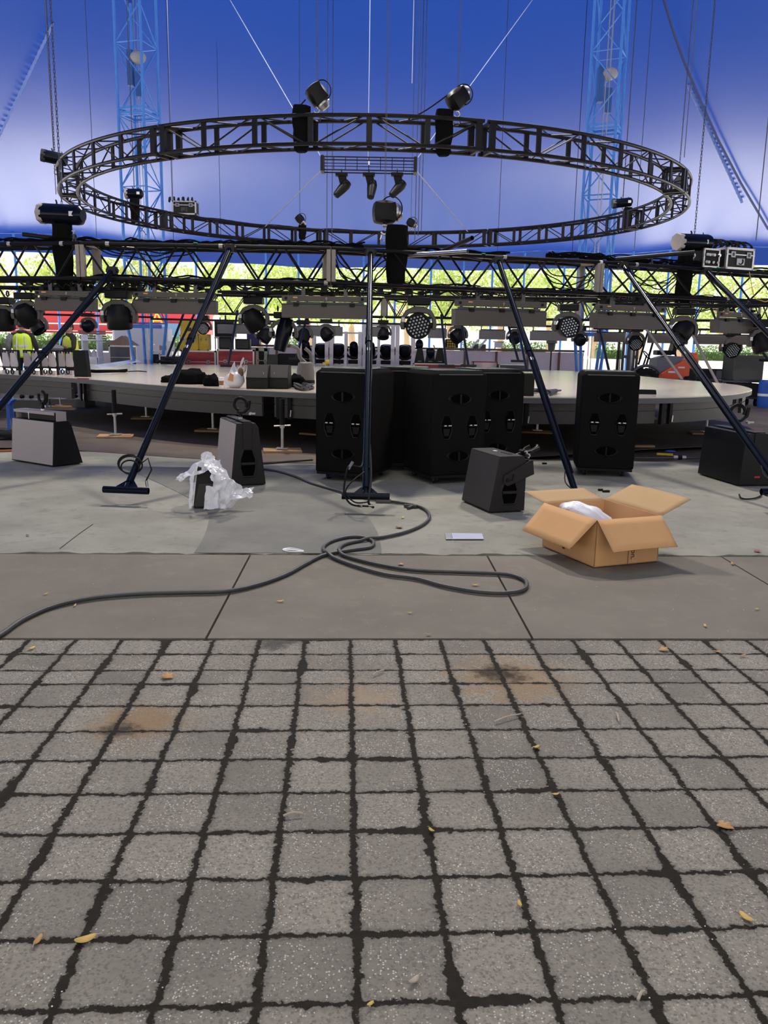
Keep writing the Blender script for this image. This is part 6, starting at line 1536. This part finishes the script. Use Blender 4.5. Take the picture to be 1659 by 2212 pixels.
# white cart
q = at(196, 775, 27.6); t = thing('white_cart', 'white moulded cart with bottles right of the worker with folded arms', 'cart', (q.x, 27.8, 0))
m = MB(); hh = at(196, 735, 27.6).z; m.box((0, 0, .50), (.56, .5, 1.0)); m.box((-.24, 0, hh*.55+.25), (.06, .5, hh*.8)); m.box((.24, 0, hh*.55+.25), (.06, .5, hh*.8)); m.box((0, 0, hh), (.56, .5, .06)); obj('frame', m, WHITE, t, bevel=.02)
for x in (-.09, .09):
    m = MB(); m.lathe([(0, 1.0), (.07, 1.0), (.075, 1.16), (.03, 1.22), (.03, 1.26), (0, 1.26)], ((x, -.1, 0), (0, 0, 1)), 12); obj('bottle', m, M('pale_grey_bottle', (.6, .6, .66), .4) if 'pale_grey_bottle' not in bpy.data.materials else bpy.data.materials['pale_grey_bottle'], t)
for k in range(9):
    x0, x1 = (175, 222) if k < 4 else (208-k*.0, 240)
    Y = 30.6 if k < 4 else 30.4
    z = at(200, 716+k*5, Y).z; X0, X1 = at(x0+k*1.3, 716, Y).x, at(x1+k*.6, 716, Y).x
    m = MB(); m.box((0, 0, 0), (X1-X0, .6, .055)); tag(obj('stacked_board', m, M('board_grey', (.20, .18, .16), .6) if 'board_grey' not in bpy.data.materials else bpy.data.materials['board_grey'], loc=((X0+X1)/2, Y, z), rot=(0, 0, .02*(k % 3-1))), 'dark board in the tall stack behind the white cart', 'board', 'boards stacked behind the white cart')
zbst = at(200, 761, 30.4).z
m = MB(); m.box((0, 0, zbst/2), (.9, .6, zbst)); tag(obj('board_pallet', m, WHITEP, loc=(at(222, 716, 30.4).x, 30.4, 0)), 'pale crate under the stack of dark boards', 'crate')
# table with small goods
q0, q1 = at(318, 757, 28.6), at(378, 757, 28.6); t = thing('folding_table', 'folding table loaded with small boxes right of the left tower', 'table', ((q0.x+q1.x)/2, 28.9, 0)); zt_ = q0.z
m = MB(); m.box((0, 0, zt_), (q1.x-q0.x, .7, .03)); obj('tabletop', m, WHITE, t)
for sx in (-.42, .42):
    for sy in (-.3, .3):
        m = MB(); m.cyl((sx, sy, 0), (sx, sy, zt_), .018, n=8); obj('leg', m, ALU, t)
for x, w_, h_, mat, lab in ((-.35, .16, .20, ALU, 'silver tin'), (-.17, .20, .17, PINK, 'pale pink carton'), (.03, .18, .15, M('grey_carton', (.35, .33, .33), .7), 'grey carton'), (.29, .22, .30, WHITE, 'white printed carton')):
    m = MB(); m.box(((q0.x+q1.x)/2+x, 28.75, zt_+.016+h_/2), (w_, .18, h_)); tag(obj('small_carton', m, mat), lab+' on the folding table right of the left tower', 'carton')
case_px('road_case', 'open black rack case with pale frame under the table, left', 322, 345, 763, 784, 27.6, mat=LAMB, edge=ALU, d=.4, handles=False, catches=False)
case_px('road_case', 'open black rack case with pale frame in front of the second leg', 344, 392, 768, 785, 27.2, mat=LAMB, edge=TAPE, d=.4, handles=False, catches=False)
# white van side behind
q0, q1 = at(241, 704, 33), at(361, 704, 33); t = thing('white_container', 'plain white rounded container behind the left tower', 'container', ((q0.x+q1.x)/2, 33.4, 0))
m = MB(); m.box((0, 0, q0.z/2+.1), (q1.x-q0.x, .9, q0.z-.2)); obj('shell', m, WHITE, t, bevel=.12)
m = MB(); m.box((-.7, 0, .1), (.15, .9, .2)); m.box((.7, 0, .1), (.15, .9, .2)); obj('skid', m, STEEL, t)
# counter with pinkish boards
q0, q1 = at(530, 749, 33), at(1262, 757, 33); t = thing('long_counter', 'long counter of pale pinkish boards with a brown timber top behind the stage', 'counter', (0, 33, 0)); zt_ = at(900, 751, 33).z
m = MB(); m.box(((q0.x+q1.x)/2, .35, zt_-.03), (q1.x-q0.x, .8, .08)); obj('top', m, BROWN, t)
x = q0.x; k = 0
while x < q1.x-.2:
    w_ = min(1.22, q1.x-x); m = MB(); m.box((x+w_/2, 0, (zt_-.07)/2), (w_-.02, .03, zt_-.10)); obj('board', m, PINK, t); m = MB(); m.box((x, -.03, (zt_-.07)/2), (.09, .05, zt_-.1)); obj('stud', m, BROWN, t); x += 1.22; k += 1
c = at(976, 749, 33); t = thing('connector_box', 'black box with twelve yellow sockets on the brown counter top', 'box', (c.x, 33.2, zt_+.01))
m = MB(); m.box((0, 0, .17), (.50, .2, .33)); b0 = obj('shell', m, LAMB, t)
for i in range(4):
    for j in range(3):
        m = MB(); m.cyl((-.15+.09*i, -.10, .07+.095*j), (-.15+.09*i, -.13, .07+.095*j), .038, n=10); obj('yellow_socket', m, YEL, b0)
for i, px in enumerate((1027, 1043)):
    c = at(px, 755, 33.2); t = thing('tilted_sheet', ['left', 'right'][i]+' one of two white tilted sheets on the counter', 'sheet', (c.x, 33.2, zt_+.01), 0, 'white tilted sheets on the counter')
    m = MB(); m.prism([(-.20, 0, 0), (-.14, 0, 0), (.16, 0, .34), (.10, 0, .36)], (0, .3, 0)); obj('sheet', m, WHITE, t); m = MB(); m.box((.02, .15, .08), (.2, .2, .16)); obj('stand', m, LAMG, t)
c = at(1076, 752, 33.2); t = thing('small_sign', 'small white framed board on the counter left of the fourth leg', 'sign', (c.x, 33.1, zt_+.01))
m = MB(); m.box((0, 0, .15), (.32, .04, .20)); obj('panel', m, WHITE, t); m = MB(); m.box((0, -.01, .27), (.42, .08, .03)); obj('header', m, BROWN, t); m = MB(); m.box((-.14, 0, .03), (.03, .1, .06)); m.box((.14, 0, .03), (.03, .1, .06)); obj('leg', m, BROWN, t)
q = at(1191, 757, 30); t = thing('black_planter', 'tapered black bucket standing high behind the right part of the stage', 'bucket', (q.x, 30, at(1191, 759, 30).z)); m = MB(); h = at(1191, 731, 30).z-at(1191, 759, 30).z
m.lathe([(0, 0), (.11, 0), (.14, h*.6), (.19, h*.61), (.19, h), (.0, h)], n=18); obj('bucket', m, LAMG, t); m = MB(); m.cyl((0, 0, -at(1191, 759, 30).z), (0, 0, 0), .03, n=8); obj('stand_pole', m, DSTEEL, t)
case_px('road_case', 'low road case with red edging right of the partly hidden subwoofer', 1022, 1075, 781, 796, 27.2, mat=PINK, edge=REDC, d=.5, handles=False, catches=False)
case_px('road_case', 'low grey metal case with white labels left of the fourth leg', 1078, 1138, 787, 799, 26.9, mat=LAMG, edge=ALU, d=.5, handles=False, catches=False)
# ================================================================== forklift
FY = 28.6
q = at(1400, 815, FY); t = thing('forklift', 'orange forklift with dark mast parked beyond the stage at the right', 'forklift', (q.x, FY, 0), 0)
def fx(px): return at(px, 790, FY).x-q.x
def fz(py, px=1430): return at(px, py, FY).z
m = MB()
for x in (fx(1344), fx(1355), fx(1367), fx(1374)): m.box((x, 0, fz(706)/2+.1), (.07, .10, fz(706)-.2)); m.box((x, .6, fz(706)/2+.1), (.07, .10, fz(706)-.2))
for z in (.5, 1.3, fz(716), fz(740)): m.box((fx(1360), 0, z), (.5, .08, .10)); m.box((fx(1360), .3, z), (.08, .6, .06))
mast = obj('mast', m, DSTEEL, t)
m = MB(); m.cyl((fx(1361), -.05, .4), (fx(1361), -.05, fz(725)), .05, n=10); obj('lift_cylinder', m, STEEL, mast)
m = MB(); m.box((fx(1340), .3, .6), (.05, .9, .5)); m.box((fx(1318), .0, .12), (.9, .12, .05)); m.box((fx(1318), .6, .12), (.9, .12, .05)); m.box((fx(1333), .1, 1.15), (.03, .03, .7)); m.box((fx(1340), .1, 1.15), (.03, .03, .7)); obj('fork', m, DSTEEL, t)
m = MB(); zz = [fz(815), fz(798), fz(770), fz(772), fz(812)]
m.prism([(fx(1415), -.1, .35), (fx(1418), -.1, fz(812)), (fx(1445), -.1, fz(795)), (fx(1486), -.1, fz(770)), (fx(1507), -.1, fz(773)), (fx(1505), -.1, .5), (fx(1480), -.1, .35)], (0, 1.1, 0)); obj('body', m, ORG, t, bevel=.03)
m = MB(); m.box((fx(1452), -.11, fz(803)), (.30, .01, .06)); m.box((fx(1470), -.11, fz(793)), (.22, .01, .05)); obj('white_lettering', m, WHITE, t)
m = MB(); m.prism([(fx(1418), 0, fz(808)), (fx(1420), 0, fz(775)), (fx(1445), 0, fz(768)), (fx(1478), 0, fz(770)), (fx(1450), 0, fz(795))], (0, .9, 0)); obj('engine_cover', m, M('forklift_grey', (.16, .17, .19), .5), t)
m = MB(); m.box((fx(1437), .4, fz(762)), (.5, .5, .16)); m.box((fx(1460), .4, fz(748)), (.14, .5, .55), (0, .2, 0)); obj('seat', m, BLKM, t, bevel=.03)
m = MB()
for y in (0, .9):
    m.cyl((fx(1396), y, fz(790)), (fx(1412), y, fz(712)), .035, n=8); m.cyl((fx(1478), y, fz(772)), (fx(1466), y, fz(712)), .035, n=8); m.cyl((fx(1412), y, fz(712)), (fx(1466), y, fz(712)), .035, n=8)
for k in range(6): m.cyl((fx(1412+k*10.8), 0, fz(712)), (fx(1412+k*10.8), .9, fz(712)), .02, n=6)
obj('overhead_guard', m, BLKM, t)
m = MB(); m.torus((fx(1404), .45, fz(768)), .17, .018, (1, 0, .8), n=16); m.cyl((fx(1404), .45, fz(768)), (fx(1396), .45, fz(800)), .03, n=8); obj('steering_wheel', m, BLKM, t)
for x, rw in ((fx(1394), .46), (fx(1487), .34)):
    for y in (-.16, .98):
        m = MB(); m.lathe([(rw*.55, -.12), (rw*.9, -.13), (rw, -.08), (rw, .08), (rw*.9, .13), (rw*.55, .12)], ((x, y, rw+.0), (0, 1, 0)), 24)
        for k in range(20): a = 2*PI*k/20; m.box((x+rw*math.cos(a), y, rw+rw*math.sin(a)), (.05, .22, .05), (0, -a, 0))
        wl = obj('tyre', m, RUBBER, t); m = MB(); m.lathe([(0, -.06), (rw*.5, -.10), (rw*.56, -.12), (rw*.56, .12), (0, .10)], ((x, y, rw), (0, 1, 0)), 18); obj('rim', m, LAMG if rw > .4 else STEEL, wl)
m = MB(); m.torus((fx(1394), -.16, .46), .56, .05, (0, 1, 0), PI*1.0, PI*2.05, 16, 6); obj('mudguard', m, LAMG, t)
m = MB(); m.prism([(fx(1489), .0, fz(773)), (fx(1506), .0, fz(775)), (fx(1506), .0, fz(762)), (fx(1489), .0, fz(760))], (0, .9, 0)); obj('counterweight', m, ORG, t, bevel=.03)
# dark cases at right
case_px('road_case', 'black road case with pale lettering right of the forklift', 1505, 1543, 797, 826, 25.6, mat=LAMB, edge=DSTEEL, d=.6, handles=False, catches=False)
case_px('road_case', 'grey-faced road case between the lettered black case and the big olive case', 1546, 1588, 798, 828, 25.7, mat=M('slate', (.13, .13, .15), .5), edge=DSTEEL, d=.6, handles=False, catches=False)
for o in [o for o in bpy.data.objects if o.get('label', '').startswith('black road case with pale lettering')]: lettering(o, ['HOLD-IT'], .13, .0, -.012, .55, STICK)
Yc = 24.2; zbig = at(1610, 822, Yc).z
c, zz = case_px('road_case', 'big olive black case on top of the wheeled cart at the right edge', 1587, 1652, 768, 822, Yc, z0=zbig, mat=LAMO, edge=DSTEEL, d=.8, catches=False, handles=False)
X0, X1 = at(1555, 840, Yc).x, at(1647, 840, Yc).x
c = thing('wheeled_cart', 'low dark wheeled cart carrying the big olive case', 'cart', ((X0+X1)/2, Yc+.4, 0)); zl = at(1600, 866, Yc).z
m = MB(); m.box((0, 0, zbig-.03), (X1-X0, .85, .05)); m.box((0, 0, .24), (X1-X0, .85, .05))
for sx in (-1, 1): 
    for sy in (-.4, .4): m.box((sx*(X1-X0)/2*.98, sy, zbig/2+.1), (.05, .05, zbig-.24))
obj('frame', m, DSTEEL, c)
m = MB(); m.box((.15, 0, .24+(zbig-.3)/2), ((X1-X0)*.7, .8, zbig-.35)); obj('dark_box', m, LAMB, c)
m = MB(); m.box((-(X1-X0)*.38, -.1, .24+(zbig-.3)/2), (.10, .10, zbig-.35)); m.box((-(X1-X0)*.30, -.1, .24+(zbig-.3)/2), (.04, .10, zbig-.35)); obj('pale_post', m, ALU, c)
for sx in (-1, 1):
    for sy in (-.3, .3): m = MB(); m.cyl((sx*((X1-X0)/2-.12)-.025, sy, .105), (sx*((X1-X0)/2-.12)+.025, sy, .105), .10, n=16); m.box((sx*((X1-X0)/2-.12), sy, .2), (.08, .1, .05)); obj('castor', m, RUBBER, c)
t = thing('blue_barrel', 'blue object cut by the right edge beside the wheeled cart', 'barrel', (at(1662, 850, 23.6).x, 23.8, 0))
m = MB(); m.lathe([(0, .008), (.2, .008), (.22, .1), (.22, .7), (.18, .78), (0, .78)], n=20); obj('drum', m, DBLUE, t); m = MB(); m.lathe([(.225, .33), (.225, .40)], n=20); obj('band', m, WHITE, t)
# ================================================================== beyond the tent: trailer, wall, hedge, trees
t = thing('red_trailer', 'long bright red trailer with white stripe beyond the tent at the left', 'trailer', (0, 0, 0))
TY = 50.0; q0, q1 = at(-260, 690, TY), at(442, 690, TY); z0, z1 = at(200, 720, TY).z, at(200, 664, TY).z
m = MB(); m.box(((q0.x+q1.x)/2, TY+1.2, (z0+z1)/2), (q1.x-q0.x, 2.4, z1-z0)); b0 = obj('body', m, RED, t, bevel=.05)
m = MB(); zs = at(200, 700, TY).z; m.box(((q0.x+q1.x)/2, TY-.01, zs), (q1.x-q0.x, .03, .07)); m.box(((q0.x+q1.x)/2, TY-.01, z0+.12), (q1.x-q0.x, .03, .05)); obj('white_stripe', m, WHITE, b0)
m = MB(); m.box(((q0.x+q1.x)/2, TY-.01, z1-.1), (q1.x-q0.x, .04, .2)); obj('white_top_rail', m, WHITE, b0)
ya = at(340, 690, TY).x; text_part('A', 1.2, YEL, b0, (ya, TY-.03, at(340, 690, TY).z), (PI/2, 0, 0), 'yellow_letter')
xb0, xb1 = at(355, 710, TY).x, at(392, 710, TY).x; m = MB(); m.box(((xb0+xb1)/2, TY-.3, at(370, 716, TY).z), (xb1-xb0, .5, .9)); obj('blue_skirt', m, M('dusty_blue', (.10, .22, .38), .6), t)
for x in (q0.x+3, q0.x+5, q1.x-4, q1.x-5.3):
    m = MB(); m.cyl((x, TY+.1, .55), (x, TY+.5, .55), .55, n=20); obj('wheel', m, RUBBER, t)
m = MB(); m.box(((q0.x+q1.x)/2, TY+1.2, .9), (q1.x-q0.x-1, 1.0, .35)); obj('chassis', m, DSTEEL, t)
WALLM = M('sunlit_wall', (.80, .78, .74), .8, var=.05, scale=.5)
m = MB(); m.box((0, 47.2, .48), (110, .5, .96)); o = obj('wall_garden', m, WALLM); o['kind'] = 'structure'
HEDG = M('hedge_leaves', (.10, .20, .030), .8, var=.6, scale=5); HEDG2 = M('tree_leaves', (.40, .50, .14), .7, var=.5, scale=1.5); TRUNK = M('tree_bark', (.34, .24, .17), .9, var=.3, scale=3)
def foliage(m, c, r, n, s, rnd):
    for i in range(n):
        while True:
            v = Vector((rnd.uniform(-1, 1), rnd.uniform(-1, 1), rnd.uniform(-1, 1)))
            if .35 < v.length < 1: break
        p = Vector((c[0]+v.x*r[0], c[1]+v.y*r[1], c[2]+v.z*r[2])); a = Vector((rnd.uniform(-1, 1), rnd.uniform(-1, 1), rnd.uniform(-1, 1))).normalized(); b_ = a.orthogonal().normalized(); k = s*rnd.uniform(.6, 1.3)
        m.add([p-a*k, p+b_*k*.45, p+a*k, p-b_*k*.45], [(0, 1, 2, 3)])
rnd = random.Random(11)
hed = [(-200, 236, 'left, behind the workers'), (362, 395, 'between the red trailer and the yellow boxes'), (600, 650, 'left of the rack dollies'), (1000, 1050, 'behind the counter, middle'), (1085, 1180, 'behind the fourth leg'), (1290, 1345, 'left of the forklift'), (1505, 1740, 'right, behind the dark cases')]
for a_, b_, lab in hed:
    X0, X1 = at(a_, 730, 47.8).x, at(b_, 730, 47.8).x; m = MB(); n = int((X1-X0)*230)
    for i in range(n):
        p = Vector((rnd.uniform(X0, X1), rnd.uniform(47.5, 48.3), .96+rnd.random()**.6*(.78+.1*math.sin(rnd.random()*6)))); a = Vector((rnd.uniform(-1, 1), rnd.uniform(-1, 1), rnd.uniform(-1, 1))).normalized(); b1 = a.orthogonal().normalized(); k = rnd.uniform(.05, .10)
        m.add([p-a*k, p+b1*k*.6, p+a*k, p-b1*k*.6], [(0, 1, 2, 3)])
    t = thing('hedge', 'low green hedge on the white wall, '+lab, 'hedge', (0, 0, 0)); obj('leaves', m, HEDG, t, sm=0)
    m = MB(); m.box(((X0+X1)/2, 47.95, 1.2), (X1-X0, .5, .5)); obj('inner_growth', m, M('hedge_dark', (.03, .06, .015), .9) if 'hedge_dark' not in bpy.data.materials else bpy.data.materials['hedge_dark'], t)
trees = [(-40, 58, 7.0), (110, 62, 7.6), (215, 56, 7.2), (330, 66, 8.0), (440, 58, 7.2), (560, 60, 7.0), (665, 57, 7.4), (760, 64, 7.8), (880, 58, 6.9), (975, 62, 7.2), (1085, 57, 7.0), (1190, 63, 7.6), (1290, 58, 7.0), (1388, 56, 7.2), (1475, 60, 7.0), (1570, 57, 7.4), (1680, 60, 7.4)]
spot = ['behind the left edge', 'above the first worker', 'left of the left tower', 'right of the left tower', 'above the yellow boxes', 'left of the middle', 'above the rack dollies', 'behind the middle leg', 'behind the middle hoist bag', 'right of the middle hoist bag', 'behind the fourth leg', 'left of the right tower', 'behind the right tower', 'above the forklift', 'right of the forklift', 'above the dark cases', 'behind the right edge']
for i_, ((px, Y, h), sp) in enumerate(zip(trees, spot)):
    Y, h = ((56, 6.9), (64, 7.7), (72, 8.6))[i_ % 3]
    x = at(px, 640, Y).x; t = thing('leafy_tree', 'sunlit leafy tree beyond the tent, '+sp, 'tree', (x, Y, 0))
    m = MB(); m.tube([(0, 0, 0), (.05, 0, 1.6), (-.05, .1, 3.2), (0, 0, h*.8)], [.30, .25, .20, .08], 10); obj('trunk', m, TRUNK, t)
    m = MB()
    for k in range(7): a = k*.9; m.tube([(0, 0, 2.9+.2*k), (1.2*math.cos(a), 1.2*math.sin(a), 3.8+.25*k), (2.3*math.cos(a), 2.3*math.sin(a), 4.6+.2*k)], [.08, .05, .02], 6)
    obj('branch', m, TRUNK, t)
    m = MB()
    for k in range(9):
        a = rnd.uniform(0, 6.28); rr = rnd.uniform(.4, 2.3); foliage(m, (rr*math.cos(a), rr*math.sin(a), rnd.uniform(h*.55, h*.95)), (1.45, 1.45, 1.15), 250, .17, rnd)
    for k in range(5):
        a = rnd.uniform(0, 6.28); foliage(m, (2.2*math.cos(a), 2.2*math.sin(a), rnd.uniform(3.3, 4.2)), (1.1, 1.1, .8), 110, .17, rnd)
    obj('crown', m, HEDG2, t, sm=0)
